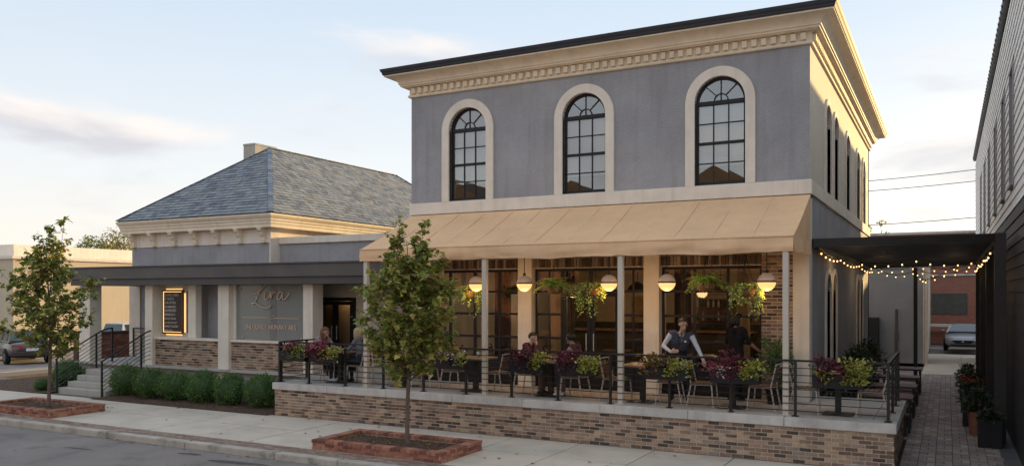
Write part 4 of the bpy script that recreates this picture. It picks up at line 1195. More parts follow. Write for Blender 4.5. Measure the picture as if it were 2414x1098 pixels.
# roof planes
ex0, ex1, ey0, ey1, EZ = hx0 - OV, hx1 + OV, hy0 - OV, hy1 + OV, 5.45
AP0, AP1 = Vector(((ex0 + ex1) / 2, 22.25, 8.25)), Vector(((ex0 + ex1) / 2, 30.0, 8.25))
c00, c10, c11, c01 = Vector((ex0, ey0, EZ)), Vector((ex1, ey0, EZ)), Vector((ex1, ey1, EZ)), Vector((ex0, ey1, EZ))
mb = MB()
for poly in ((c00, c10, AP0), (c10, c11, AP1, AP0), (c11, c01, AP1), (c01, c00, AP0, AP1)):
    mb.add([p - Vector((0, 0, 0.03)) for p in poly], [tuple(range(len(poly)))])
mb.build('roof_deck', SLATE[2], an)
def slates(parent, corner_a, corner_b, top_a, top_b, near, keep, seed, sw=0.3, ex=0.18):
    """courses of slates between eave (a-b) and the line top_a-top_b (equal for a hip)"""
    rr = random.Random(seed)
    e = (corner_b - corner_a).normalized()
    nrm = e.cross(((top_a + top_b) / 2 - corner_a)).normalized()
    if nrm.z < 0: nrm = -nrm
    up = nrm.cross(e).normalized()
    if up.z < 0: up = -up
    H = (top_a - corner_a).dot(up)
    items = []
    nc = int(H / ex)
    for c in range(nc):
        h = c * ex
        f = h / H; f2 = min(1, (h + ex * 1.15) / H)
        l0 = max((corner_a.lerp(top_a, f) - corner_a).dot(e), (corner_a.lerp(top_a, f2) - corner_a).dot(e) - 0.05)
        r0 = min((corner_b.lerp(top_b, f) - corner_a).dot(e), (corner_b.lerp(top_b, f2) - corner_a).dot(e) + 0.05)
        s_ = l0 - (sw / 2 if c % 2 else 0)
        while s_ < r0:
            a = max(l0, s_); b = min(r0, s_ + sw - 0.008)
            if b - a > 0.04:
                items.append((corner_a + e * (a + b) / 2 + up * (h + ex * 0.6) + nrm * 0.012, b - a, rr.choices(range(5), (5, 5, 2.6, 1.8, 1))[0], rr.uniform(-.02, .02), rr.uniform(0, 0.006)))
            s_ += sw + rr.uniform(-0.03, 0.03)
    items.sort(key=lambda t: (t[0] - Vector(near)).length)
    ms = [boxmesh('slate', 1, ex * 1.35, 0.022, m) for m in SLATE]
    Mx = Matrix((e, up, nrm)).transposed()
    tilt = R(6.5)
    for (p, ln, k, tw, lf) in items[:keep]:
        rot = (Mx @ Matrix.Rotation(tw * 0.5, 3, 'Z') @ Matrix.Rotation(-tilt, 3, 'X')).to_euler()
        link('slate', ms[k], parent, p + nrm * lf, rot, (ln, 1, 1))
    mb = MB()
    for (p, ln, k, tw, lf) in items[keep:]:
        m3 = Mx @ Matrix.Rotation(tw * 0.5, 3, 'Z') @ Matrix.Rotation(-tilt, 3, 'X')
        q = p + nrm * lf
        hx, hy, hz = ln / 2, ex * 0.675, 0.011
        mb.add([q + m3 @ Vector(v) for v in ((-hx, -hy, -hz), (hx, -hy, -hz), (hx, hy, -hz), (-hx, hy, -hz), (-hx, -hy, hz), (hx, -hy, hz), (hx, hy, hz), (-hx, hy, hz))],
               [(4, 5, 6, 7), (0, 1, 5, 4), (1, 2, 6, 5), (3, 0, 4, 7)], k)
    if mb.v:
        x = mb.build('slate_courses', SLATE, parent, fixn=False); x['kind'] = 'stuff'
slates(an, c00, c10, AP0, AP0, (-19.5, 18.5, 6), 180, 31)
slates(an, c10, c11, AP0, AP1, (-18.2, 19.5, 5.8), 120, 32)
slates(an, c01, c00, AP1, AP0, (-30, 20, 6), 0, 33)
mb = MB()
for a, b in ((c00, AP0), (c10, AP0), (AP0, AP1), (c11, AP1)):
    n = int((b - a).length / 0.25)
    for i in range(n):
        p, q = a.lerp(b, i / n) + Vector((0, 0, 0.03)), a.lerp(b, (i + 1.1) / n) + Vector((0, 0, 0.035))
        mb.bar(p, q, 0.15, 0.02, rnd.choice((0, 1, 2, 3)))
mb.build('hip_capping', SLATE, an)
mb = MB(); mb.box(-25.5, -24.85, 24.5, 25.7, 5.4, 9.02); mb.box(-25.515, -24.835, 24.485, 25.715, 9.022, 9.09)
mb.build('chimney', mat('chimney_render', (0.45, 0.41, 0.35), 0.9, 0.12, 3, 0.2), an)
# eaves brackets: S-scroll corbels
prof = [(0, 5.0), (-0.34, 5.0), (-0.355, 4.95), (-0.33, 4.91), (-0.28, 4.9), (-0.25, 4.87), (-0.22, 4.8), (-0.17, 4.76), (-0.13, 4.7), (-0.13, 4.64), (-0.1, 4.61), (-0.05, 4.6), (0, 4.6)]
bk = MB(); bk.prism(prof, -0.065, 0.065, lambda p, q, a: (a, p, q - 5.0))
bk.box(-0.085, 0.085, -0.375, 0, -0.012, 0.022); bk.box(-0.08, 0.08, -0.15, 0, -0.44, -0.4)
bkm = bk.mesh('bracket', CORNICE)
for i in range(7):
    link('bracket', bkm, an, (hx0 + 0.18 + (hx1 - hx0 - 0.4) * i / 6, hy0 - 0.026, 5.0), (0, 0, 0), (1.15, 0.72, 1))
for i in range(3):
    link('bracket', bkm, an, (hx0 - 0.026, hy0 + 0.4 + i * 1.1, 5.0), (0, 0, R(-90)), (1.15, 0.72, 1))
# porch: roof slab with two-step fascia, columns, panels
mb = MB(); mb.box(-24.9, MX0 - 0.02, 16.5, 19.36, 3.42, 3.76); mb.build('porch_fascia', FASCIA, an, bev=0.006)
mb = MB(); mb.box(-24.94, MX0 - 0.01, 16.46, 19.35, 3.762, 3.8); mb.build('porch_roof_edge', FASCIA2, an)
mb = MB(); mb.box(-24.84, MX0 - 0.02, 16.56, 19.3, 3.222, 3.419); mb.build('porch_soffit_beam', FASCIA2, an)
for (x0, x1) in ((-24.9, -24.35), (-21.72, -21.38), (-18.59, -18.16), (-15.37, -15.03)):
    mb = MB(); mb.box(x0, x1, 16.88, 17.3, 0.0 if x0 < -15.5 else PZ, 3.22); mb.build('porch_column', COLUMN, an, bev=0.012)
mb = MB(); mb.box(-25.2, -24.65, 18.96, 19.4, 0.8, 3.22); mb.build('porch_pilaster', COLUMN, an)
for (x0, x1) in ((-21.378, -18.592), (-18.158, -15.372)):
    mb = MB(); mb.box(x0, x1, 17.0, 17.25, 0.0, 1.58); mb.build('brick_panel', MORTAR, an)
    brickrun(an, (x0, 17.0, 0), (1, 0, 0), (0, -1, 0), x1 - x0, 0.16, 19, BR_TAN, (4, 6, 4, 3.5, 3, 3), near=(-16, 16.9, 1.5), keep=150, seed=int(-x0), bh=0.058, pitch_h=0.0745)
    mb = MB(); mb.box(x0, x1, 16.93, 17.28, 1.582, 1.65); mb.build('sill', TRIM, an, bev=0.008)
mb = MB(); mb.box(-21.378, -20.05, 17.17, 17.3, 1.652, 3.22); mb.build('menu_wall_panel', CREAMWALL, an)
mb = MB(); mb.box(-20.048, -19.73, 17.08, 17.3, 1.652, 3.22); mb.build('pilaster', COLUMN, an)
mb = MB(); mb.box(-19.728, -18.2, 17.55, 17.7, 0.8, 3.22); mb.build('recessed_wall', STUCCO, an)
# glass sign panel
GL = mat('frosted_sign_glass', (0.25, 0.255, 0.235), 0.18, 0.1, 0.8, spec=0.6)
GL2 = mat('frosted_sign_glass_overlap', (0.2, 0.2, 0.185), 0.18, 0.1, 0.8, spec=0.6)
sp = thing('glass_sign_panel', 'grey-green glass panel with raised copper script reading Lira between two pillars', 'sign', (-16.76, 17.1, 1.65))
SX0, SX1 = -18.156, -15.374
for (x0, x1, m_) in ((SX0, -16.78, GL), (-16.778, -16.52, GL2), (-16.518, SX1, GL)):
    mb = MB(); mb.box(x0, x1, 17.1, 17.13, 1.655, 3.22); mb.build('pane', m_, sp)
mb = MB()
mb.box(SX0 + 0.001, SX0 + 0.09, 17.06, 17.1, 1.655, 3.22); mb.build('edge_channel', TRIM, sp)
for (x, z) in ((-17.9, 3.1), (-15.65, 3.12), (-17.8, 1.74), (-15.6, 1.74)):
    mb = MB(); mb.tube([(x, 17.06, z), (x, 17.1, z)], 0.022, 10); mb.build('standoff_bolt', CHAIRM, sp)
COPPER = mat('rose_copper_letter', (0.8, 0.56, 0.42), 0.4, 0.05, 3, metal=0.3)
def script(strokes, x0, z0, sc, y, r, name, parent):
    mb = MB()
    for st_ in strokes:
        P_ = [Vector((p[0], p[1], 0)) for p in st_]
        pts = []
        for i in range(len(P_) - 1):      # Catmull-Rom through the pen path
            p0, p1, p2, p3 = P_[max(i - 1, 0)], P_[i], P_[i + 1], P_[min(i + 2, len(P_) - 1)]
            for k in range(5):
                t = k / 5
                pts.append(0.5 * ((2 * p1) + (p2 - p0) * t + (2 * p0 - 5 * p1 + 4 * p2 - p3) * t * t + (3 * p1 - p0 - 3 * p2 + p3) * t ** 3))
        pts.append(P_[-1])
        mb.tube([(x0 + p.x * sc, y, z0 + p.y * sc) for p in pts], r, 6)
    return mb.build(name, COPPER, parent, smooth=True)
# pen paths traced in sign units (1 = panel width)
k = 1 / 1300.0
def tr(lst): return [((x - 20) * k, (1030 - y) * k) for x, y in lst]
strokes = [tr([(360, 405), (400, 412), (450, 408), (520, 370), (600, 300), (660, 220), (668, 180), (640, 165), (600, 185), (560, 240), (510, 340), (460, 450), (410, 530), (365, 555), (350, 548), (400, 540), (460, 558), (540, 592), (610, 610), (660, 602), (700, 575)]),
           tr([(600, 395), (585, 440), (585, 485), (605, 500), (640, 478), (680, 430), (700, 390)]), tr([(700, 388), (690, 440), (690, 490), (715, 430), (745, 395), (768, 400), (770, 412)]),
           tr([(885, 405), (850, 395), (820, 430), (805, 475), (822, 498), (860, 480), (890, 430), (905, 395), (895, 450), (905, 490), (935, 495), (975, 465), (1020, 410)]), tr([(716, 350), (722, 352)])]
script(strokes, SX0, 1.655, SX1 - SX0, 17.062, 0.0155, 'script_lettering', sp)
mb = MB(); zl = 1.655 + (1030 - 735) * k * (SX1 - SX0)
mb.bar((-17.86, 17.088, zl), (-16.88, 17.088, zl), 0.012, 0.016); mb.bar((-16.64, 17.088, zl - 0.01), (-15.72, 17.088, zl - 0.01), 0.012, 0.016)
mb.build('divider_line', COPPER, sp)
script([tr([(690, 715), (665, 735), (690, 755), (715, 735), (700, 712), (735, 705), (750, 722), (735, 745), (710, 752)]), tr([(660, 765), (668, 780), (690, 800)])], SX0, 1.655, SX1 - SX0, 17.08, 0.006, 'ornament', sp)
def text(name, s, loc, size, m, parent, ext=0.006, align='CENTER', space=1.0, rot=(R(90), 0, 0), sx=1.0):
    cu = bpy.data.curves.new(name, 'FONT'); cu.body = s; cu.size = size; cu.extrude = ext; cu.align_x = align; cu.space_character = space
    cu.materials.append(m)
    tmp = bpy.data.objects.new('tmp', cu); COL.objects.link(tmp)
    dg = bpy.context.evaluated_depsgraph_get()
    me = bpy.data.meshes.new_from_object(tmp.evaluated_get(dg)); bpy.data.objects.remove(tmp)
    me.name = name
    o = link(name, me, parent, loc, rot, (sx, 1, 1))
    return o
text('lettering', 'SNLI JUKKY AKINAKY AKS', (-16.76, 17.085, 1.655 + (1030 - 888) * k * (SX1 - SX0)), 0.2, COPPER, sp, sx=0.82)
# menu board
mn = thing('menu_board', 'dark backlit menu board with pale lettering in a glowing frame', 'menu board', (-20.72, 17.1, 1.7))
MXA, MXB, MZA, MZB = -21.2, -20.3, 1.75, 3.08
mb = MB(); mb.box(MXA + 0.05, MXB - 0.05, 17.1, 17.13, MZA + 0.05, MZB - 0.05); mb.build('board', mat('menu_board_brown', (0.045, 0.025, 0.017), 0.5, 0.2, 8), mn)
mb = MB()
for (x0, x1, z0, z1) in ((MXA, MXB, MZB - 0.045, MZB), (MXA, MXB, MZA, MZA + 0.045), (MXA, MXA + 0.045, MZA + 0.046, MZB - 0.046), (MXB - 0.045, MXB, MZA + 0.046, MZB - 0.046)):
    mb.box(x0, x1, 17.075, 17.135, z0, z1)
mb.build('frame', mat('menu_frame_bronze', (0.1, 0.05, 0.03), 0.5), mn, bev=0.01)
GLOW = emit('menu_led_strip', (1.0, 0.58, 0.2), 1.7 * LE)
mb = MB()
for (x0, x1, z0, z1) in ((MXA + 0.05, MXB - 0.05, MZB - 0.066, MZB - 0.05), (MXA + 0.05, MXB - 0.05, MZA + 0.05, MZA + 0.062), (MXA + 0.05, MXA + 0.066, MZA + 0.065, MZB - 0.068)):
    mb.box(x0, x1, 17.085, 17.098, z0, z1)
for (x0, x1, z0, z1) in ((MXB + 0.01, MXB + 0.035, MZA + 0.05, MZB - 0.1), (MXA + 0.1, MXB - 0.1, MZB + 0.012, MZB + 0.03), (MXA + 0.1, MXB - 0.1, MZA - 0.035, MZA - 0.017)):
    mb.box(x0, x1, 17.148, 17.165, z0, z1)
mb.build('led_strip', GLOW, mn)
MENU = mat('menu_lettering_white', (0.62, 0.56, 0.5), 0.7)
rows = [('ROUNCE TREEN', .085), ('IT NLIEST', .1), ('SOR APTEN', .095), ('SOURBRINSEC', .08), ('SALMOUNT', .1), ('BREAD Q N', .09), ('BAKED SEANES', .075), ('AND BUTTER SOUP', .062), ('BASKET ALLORN', .08), ('SWEET SOR', .065)]
z = MZB - 0.19
for s_, h_ in rows:
    text('menu_line', s_, (MXA + 0.1, 17.098, z), h_ * 1.15, MENU, mn, 0.002, 'LEFT', sx=0.85)
    z -= 0.118
mb = MB(); mb.box(-20.13, -20.085, 17.1, 17.168, 1.78, 3.05); mb.build('side_lamp_case', mat('side_lamp_bronze', (0.1, 0.05, 0.03), 0.5), mn)
mb = MB(); mb.box(-20.082, -20.06, 17.12, 17.15, 1.8, 3.03); mb.build('side_lamp', emit('side_led', (1, .62, .25), 1.6 * LE), mn)
# porch door bay
mb = MB(); mb.box(-16.2, -14.9 + 0.0, 18.3, 18.4, 2.86, 3.22); mb.box(-14.7, MX0, 18.3, 18.4, PZ, 3.22); mb.box(-18.1, -16.2, 18.3, 18.4, PZ, 3.22); mb.box(-14.9, -14.7, 18.3, 18.4, 2.86, 3.22)
mb.build('porch_inner_wall', CREAMWALL, an)
mb = MB(); mb.box(-16.2, -16.08, 18.27, 18.38, PZ, 2.858); mb.box(-14.82, -14.7, 18.27, 18.38, PZ, 2.858); mb.box(-16.079, -14.821, 18.27, 18.38, 2.75, 2.858); mb.build('door_frame', WINFRAME, an)
double_door(an, -16.075, -14.825, 18.29, PZ + 0.01, 2.745)
mb = MB(); mb.box(-16.3, -14.6, 18.9, 18.99, PZ, 3.2); mb.build('lobby_wall', INWALL, an)
point('lobby_light', (-15.4, 18.65, 2.9), 5, WARM, 0.05)
mb = MB(); mb.box(-15.2, -15.05, 18.66, 18.8, PZ, 2.7); mb.box(-15.9, -15.72, 18.66, 18.8, PZ, 2.7); mb.build('lobby_curtain', mat('lobby_curtain', (0.3, 0.19, 0.06), 0.9, 0.3, 6), an)
# ================================================================== RIGHT BUILDING (lap siding)
RX, RY0, RY1 = 1.16, 13.0, 43.5
rb = thing('sided_building', 'tall building with white lap siding over black boards along the alley', 'building', (7, 28, 0))
mb = MB(); mb.box(RX + 0.03, 15, RY0 + 0.03, RY1, 0, 9.1); mb.build('wall', INDARK, rb)
mb = MB(); mb.box(RX + 0.02, 15, RY0, RY0 + 0.028, 0, 9.1); mb.build('street_wall', WHITESIDE, rb)
RW = [(19.2, 0.95), (22.0, 0.95), (25.5, 0.95), (29.3, 0.95), (32.7, 0.95), (36.2, 0.95)]
WZ0, WZ1 = 5.2, 7.45
def lap(y0, y1, z0, h, m, name='siding_board'):
    mb = MB()
    x = RX
    mb.add([(x - 0.002, y0, z0 + h + 0.02), (x - 0.026, y0, z0), (x + 0.03, y0, z0), (x + 0.03, y0, z0 + h + 0.02), (x - 0.002, y1, z0 + h + 0.02), (x - 0.026, y1, z0), (x + 0.03, y1, z0), (x + 0.03, y1, z0 + h + 0.02)],
           [(0, 1, 5, 4), (1, 2, 6, 5), (0, 3, 2, 1), (4, 5, 6, 7)])
    mb.build(name, m, rb)
hb = 0.229
for i in range(20):
    lap(RY0 + 0.001 * (i % 2), RY1 + 0.001, 0.02 + i * hb, hb, DARKSIDE)
z = 4.62
hw = 0.2
while z < 9.0:
    if z + hw > WZ0 and z < WZ1:
        y = RY0
        for (c, wd) in RW:
            lap(y, c - wd / 2, z, hw, WHITESIDE); y = c + wd / 2
        lap(y, RY1 + 0.001, z, hw, WHITESIDE)
    else:
        lap(RY0, RY1 + 0.001, z, hw, WHITESIDE)
    z += hw
for (c, wd) in RW:
    mb = MB()
    y0, y1 = c - wd / 2, c + wd / 2
    for (a, b, z0, z1) in ((y0 - 0.06, y0 + 0.02, WZ0 - 0.06, WZ1 + 0.06), (y1 - 0.02, y1 + 0.06, WZ0 - 0.06, WZ1 + 0.06)):
        mb.box(RX - 0.045, RX + 0.04, a, b, z0, z1)
    mb.box(RX - 0.045, RX + 0.04, y0 + 0.02, y1 - 0.02, WZ1 - 0.02, WZ1 + 0.06); mb.box(RX - 0.08, RX + 0.04, y0 - 0.07, y1 + 0.07, WZ0 - 0.12, WZ0 - 0.061)
    f = mb.build('window', GREYTRIM, rb)
    mb = MB(); mb.add([(RX + 0.025, y0, WZ0), (RX + 0.025, y1, WZ0), (RX + 0.025, y1, WZ1), (RX + 0.025, y0, WZ1)], [(0, 1, 2, 3)]); mb.build('pane', mat('grey_blind_pane', (0.3, 0.3, 0.31), 0.5), f, fixn=False)
    mb = MB(); mb.box(RX - 0.0, RX + 0.03, y0, y1, (WZ0 + WZ1) / 2 - 0.02, (WZ0 + WZ1) / 2 + 0.02); mb.build('meeting_rail', GREYTRIM, f)
mb = MB(); mb.box(RX - 0.1, 15.1, RY0 - 0.1, RY1 + 0.1, 9.1, 9.17); mb.build('roof_edge', BLACK, rb)
z = 0.02
while z < 8.95:      # the same boards on the street front
    dark = z < 4.6
    h_ = hb if dark else hw
    mb = MB(); y = RY0
    mb.add([(RX - 0.03, y - 0.003, z + h_ + 0.015), (RX - 0.03, y - 0.028, z), (RX - 0.03, y + 0.02, z), (RX - 0.03, y + 0.02, z + h_ + 0.015), (15, y - 0.003, z + h_ + 0.015), (15, y - 0.028, z), (15, y + 0.02, z), (15, y + 0.02, z + h_ + 0.015)],
                     [(0, 1, 5, 4), (1, 2, 6, 5), (0, 3, 2, 1), (4, 5, 6, 7)])
    mb.build('siding_board', DARKSIDE if dark else WHITESIDE, rb)
    z += h_
tm = MB(); tm.tube([(0, 0, 0), (0, 0.33, 0.0)], 0.05, 8); tm.ball((0, 0.0, 0.0), 0.062, 8, 6)
tmm = tm.mesh('ridge_tile', BLACK)
y = RY0
while y < RY1:
    link('roof_edge_tile', tmm, rb, (RX - 0.08, y, 9.18)); y += 0.45
mb = MB(); mb.box(RX - 0.3, RX + 0.02, RY0, 34, -0.01, 0.006); tag(mb.build('wall_strip', mat('dark_concrete_strip', (0.12, 0.115, 0.12), 0.9, 0.15, 2)), kind='structure')

# ================================================================== ALLEY
al = structure('alley_paving', (0, 22, 0))
mb = MB(); mb.box(-2.45, RX - 0.3, 14.92, 34, -0.12, -0.006); mb.box(-0.74, RX, 11.98, 14.92, -0.02, -0.005); mb.build('joint_sand', JOINT, al)
ppm = [[boxmesh('paver', a, b, 0.06, m) for m in PAVER] for (a, b) in ((0.262, 0.124), (0.124, 0.262))]
cells = []
x0 = -0.735
ny_ = 0
y = 12.0
pst = MB()
cnt = 0
while y < 33.9:
    lim0 = x0 if y < 18.45 else -2.4
    nx0 = int((lim0 - x0) / 0.272) - (1 if y >= 18.45 else 0)
    for i in range(nx0, 6):
        cx = x0 + (i + 0.5) * 0.272
        vert = (i + int(round((y - 12) / 0.272))) % 2
        for h in (-0.068, 0.068):
            px_, py_ = (cx, y + 0.136 + h) if not vert else (cx + h, y + 0.136)
            cells.append((px_, py_, vert, rnd.choices((0, 1, 2), (5, 4, 2))[0]))
    y += 0.272
cells.sort(key=lambda c: (0 if c[0] > -0.75 and c[1] > 14.0 else 1, abs(c[1] - 14.6)))
for n_, (x, y, v, k_) in enumerate(cells):
    z = -0.026 + rnd.uniform(-0.003, 0.003)
    if n_ < 300:
        link('paver', ppm[v][k_], al, (x, y, z), (rnd.uniform(-.01, .01), rnd.uniform(-.01, .01), rnd.uniform(-.015, .015)))
    else:
        a, b = ((0.131, 0.062), (0.062, 0.131))[v]
        pst.box(x - a, x + a, y - b, y + b, z - 0.03, z + 0.03, k_)
x = pst.build('paver_field', PAVER, al, fixn=False); x['kind'] = 'stuff'
ac = structure('alley_concrete', (2, 42, 0))
for (xa, xb) in ((-0.85, 0.55), (0.565, 2.4), (2.415, 4.5)):
    for (ya, yb) in ((34.02, 37.3), (37.32, 41.0), (41.02, 45.5)):
        mb = MB(); mb.box(xa, xb, ya, yb, -0.12, 0.0 + rnd.uniform(-0.004, 0.003)); mb.build('slab', SLAB, ac)

# ================================================================== PERGOLA
pg = thing('pergola', 'black metal pergola with cross slats spanning the alley', 'pergola', (-0.8, 24, 0))
PYL, PYR, PYB = 17.45, 18.9, 31.0
PXL, PXR = -2.4, 0.92
zl, zr = 4.07, 4.16
def pz(x, y): return zl + (zr - zl) * (x - PXL) / (PXR - PXL)
def pyf(x): return PYL + (PYR - PYL) * (x - PXL) / (PXR - PXL)
PB = mat('black_pergola_metal', (0.04, 0.034, 0.03), 0.5, 0.15, 4)
mb = MB(); mb.bar((PXL, PYL, zl - 0.09), (PXR + 0.02, PYR, zr - 0.09), 0.1, 0.17); mb.build('front_beam', PB, pg)
mb = MB(); mb.bar((PXL + 0.06, PYL + 0.1, zl - 0.13), (PXL + 0.06, PYB, zl - 0.13), 0.08, 0.2); mb.build('wall_beam', PB, pg)
mb = MB(); mb.bar((PXR - 0.05, PYR + 0.1, zr - 0.13), (PXR - 0.05, PYB, zr - 0.13), 0.1, 0.2); mb.build('side_beam', PB, pg)
mb = MB(); mb.bar((PXL, PYB, zl - 0.13), (PXR, PYB, zr - 0.13), 0.1, 0.22); mb.build('rear_beam', PB, pg)
n = 40
for i in range(1, n):
    f = i / n
    yl, yr = PYL + 0.06 + (PYB - PYL) * f, PYR + 0.06 + (PYB - PYR) * f
    mb = MB(); mb.bar((PXL + 0.1, yl, zl - 0.1), (PXR - 0.1, yr, zr - 0.1), 0.04, 0.09); mb.build('slat', PB, pg)
for y in (PYR, 22.9, 27.0, 30.95):
    mb = MB(); mb.box(PXR - 0.1, PXR + 0.1, y - 0.1, y + 0.1, 0.012, pz(PXR, y) - 0.225 if y != PYR else zr - 0.0)
    mb.box(PXR - 0.16, PXR + 0.15, y - 0.16, y + 0.16, 0.0, 0.012); mb.build('post', PB, pg)
mb = MB(); mb.box(-1.02, -0.9, PYB - 0.06, PYB + 0.06, 0.0, zl - 0.22); mb.build('post', PB, pg)

# string lights
BULB = emit('string_bulb', (1.0, 0.52, 0.19), 4 * LE)
bm_ = MB(); bm_.ball((0, 0, 0), (0.017, 0.017, 0.022), 8, 6); BULBM = bm_.mesh('bulb', BULB, True)
sk = MB(); sk.tube([(0, 0, 0.03), (0, 0, 0.075)], 0.014, 6); SOCK = sk.mesh('socket', BLACK)
def string(pts, n, sag, label):
    t = thing('string_lights', label, 'string lights', pts[0], 'string lights under the pergola')
    P_ = [Vector(p) for p in pts]
    path = []
    for a, b in zip(P_, P_[1:]):
        for i in range(8):
            f = i / 8; path.append(a.lerp(b, f) - Vector((0, 0, sag * 4 * f * (1 - f))))
    path.append(P_[-1])
    mb = MB(); mb.tube(path, 0.009, 5); mb.build('cable', BLACK, t)
    for i in range(n):
        f = (i + 0.5) / n * (len(path) - 1); j = int(f); q = path[j].lerp(path[j + 1], f - j)
        s_ = link('socket', SOCK, t, q - Vector((0, 0, 0.085)))
        link('bulb', BULBM, s_, q - Vector((0, 0, 0.085)))
string([(-2.3, 17.6, 3.9), (-2.3, 21.5, 3.86), (-2.3, 26, 3.86), (-2.25, 30.6, 3.8)], 17, 0.09, 'string of warm bulbs running along the restaurant side wall')
string([(0.78, 19.2, 3.92), (0.78, 23.0, 3.86), (0.78, 27.0, 3.86), (0.78, 30.6, 3.8)], 13, 0.09, 'string of warm bulbs running along the black posts on the far side of the pergola')
string([(-2.2, 24.0, 3.86), (-0.7, 23.2, 3.86), (0.7, 24.4, 3.86)], 9, 0.1, 'nearest string of warm bulbs crossing the alley under the pergola')
string([(-2.2, 27.2, 3.86), (-0.8, 28.0, 3.86), (0.7, 27.0, 3.86)], 10, 0.16, 'middle string of warm bulbs crossing the alley under the pergola')
string([(-2.2, 30.4, 3.84), (-0.9, 30.85, 3.78), (0.7, 30.0, 3.84)], 10, 0.2, 'farthest string of warm bulbs crossing the alley, by the slim rear post')
string([(-0.93, 30.85, 3.75), (-0.6, 28.5, 3.4), (0.3, 27.2, 3.86)], 7, 0.08, 'short slanting string of warm bulbs hanging from the slim rear post')
for (x, y) in ((-1.9, 20.5), (-1.6, 25.5), (0.2, 26.5)):
    point('string_glow', (x, y, 3.5), 7, WARM, 0.3)

# ================================================================== BACK BUILDINGS
BLUEBR = mat('blue_grey_painted_brick', (0.3, 0.31, 0.325), 0.9, 0.1, 1.2, 0.3, 30)
bb = thing('painted_brick_building', 'low blue-grey painted brick building with a sunlit cream side at the end of the alley', 'building', (-5, 43, 0))
mb = MB(); mb.box(-12, -0.92, 38.9, 52, 0, 5.2); mb.build('wall', BLUEBR, bb)
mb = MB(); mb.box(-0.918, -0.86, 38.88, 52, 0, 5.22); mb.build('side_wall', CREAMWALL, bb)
mb = MB()
z = 0.3
while z < 5:
    mb.box(-8, -0.95, 38.885, 38.9, z, z + 0.055); z += 0.075 * 1.0
o = mb.build('brick_courses', BLUEBR, bb); o['kind'] = 'stuff'
mb = MB(); mb.tube([(-1.95, 38.82, 0), (-1.95, 38.82, 2.3)], 0.05, 8); mb.build('conduit', FASCIA, bb)
mb = MB(); mb.box(-2.02, -1.88, 38.76, 38.88, 1.0, 1.3); mb.build('meter_box', FASCIA, bb)
mb = MB(); mb.tube([(-0.8, 38.95, 0), (-0.8, 38.95, 5.2)], 0.05, 8); mb.build('downpipe', TRIM, bb)
gt = thing('utility_cabinet', 'pair of tall black cabinets against the blue-grey brick wall', 'cabinet', (-3.4, 38.5, 0))
for (a, b) in ((-3.95, -3.3), (-3.27, -2.6)):
    mb = MB(); mb.box(a, b, 38.25, 38.8, 0, 2.0 if a < -3.6 else 1.95); mb.build('case', BLACK, gt, bev=0.02)
    mb = MB(); mb.box(b - 0.1, b - 0.06, 38.22, 38.25, 0.95, 1.15); mb.build('handle', GUTTER, gt)
REDB = bpy.data.materials.new('red_brick_far'); REDB.use_nodes = True
t_ = REDB.node_tree; b_ = t_.nodes['Principled BSDF']; b_.inputs['Roughness'].default_value = 0.9
br_ = N(t_, 'ShaderNodeTexBrick'); geo_ = N(t_, 'ShaderNodeNewGeometry'); mp_ = N(t_, 'ShaderNodeMapping'); mp_.inputs['Rotation'].default_value = (R(90), 0, 0)
L(t_, geo_.outputs['Position'], mp_.inputs[0]); L(t_, mp_.outputs[0], br_.inputs['Vector'])
br_.inputs['Scale'].default_value = 2.4; br_.inputs['Color1'].default_value = (0.36, 0.14, 0.09, 1); br_.inputs['Color2'].default_value = (0.29, 0.11, 0.07, 1); br_.inputs['Mortar'].default_value = (0.4, 0.27, 0.2, 1)
br_.inputs['Mortar Size'].default_value = 0.012
L(t_, br_.outputs[0], b_.inputs['Base Color'])
rd = thing('red_brick_building', 'two-storey red brick building far behind the parked car at the end of the alley', 'building', (1, 56, 0))
mb = MB(); mb.box(-6, 12, 56, 66, 0, 6.6); mb.build('wall', REDB, rd)
mb = MB(); mb.box(-6, 12, 55.93, 55.998, 4.05, 4.17); mb.build('string_course', CONC, rd)
mb = MB(); mb.box(-6.1, 12.1, 55.9, 66.1, 6.602, 6.75); mb.build('parapet_coping', CONC, rd)
for (x, z0, z1) in ((0.1, 1.75, 3.0), (0.1, 4.6, 5.9), (-3.5, 1.75, 3.0), (4.5, 1.75, 3.0), (4.5, 4.6, 5.9)):
    mb = MB(); wd = 1.9
    mb.box(x - wd / 2, x + wd / 2, 55.96, 56.0, z0, z0 + 0.06); mb.box(x - wd / 2, x + wd / 2, 55.96, 56.0, z1 - 0.06, z1)
    for a in (x - wd / 2, x - 0.03, x + wd / 2 - 0.06): mb.box(a, a + 0.06, 55.96, 56.0, z0 + 0.06, z1 - 0.06)
    f = mb.build('window', FASCIA, rd)
    for (a, b) in ((x - wd / 2 + 0.06, x - 0.03), (x + 0.03, x + wd / 2 - 0.06)):
        mb = MB(); mb.box(a, b, 55.975, 55.995, z0 + 0.06, z1 - 0.06); mb.build('pane', mat('dusty_pane', (0.1, 0.095, 0.08), 0.3), f)
mb = MB(); mb.box(x - 30, 9, 54.6, 54.75, 0.0, 0.75)
tag(mb.build('low_wall', REDB), 'low red brick wall behind the silver car at the alley end', 'wall')
mb = MB(); mb.box(-1.6, 0.35, 54.0, 54.5, 1.05, 1.2); mb.box(-1.5, -1.4, 54.2, 54.3, 0, 1.05); mb.box(0.2, 0.3, 54.2, 54.3, 0, 1.05)
tag(mb.build('barrier_rail', TRIM), 'pale horizontal barrier rail beside the silver car at the alley end', 'barrier')

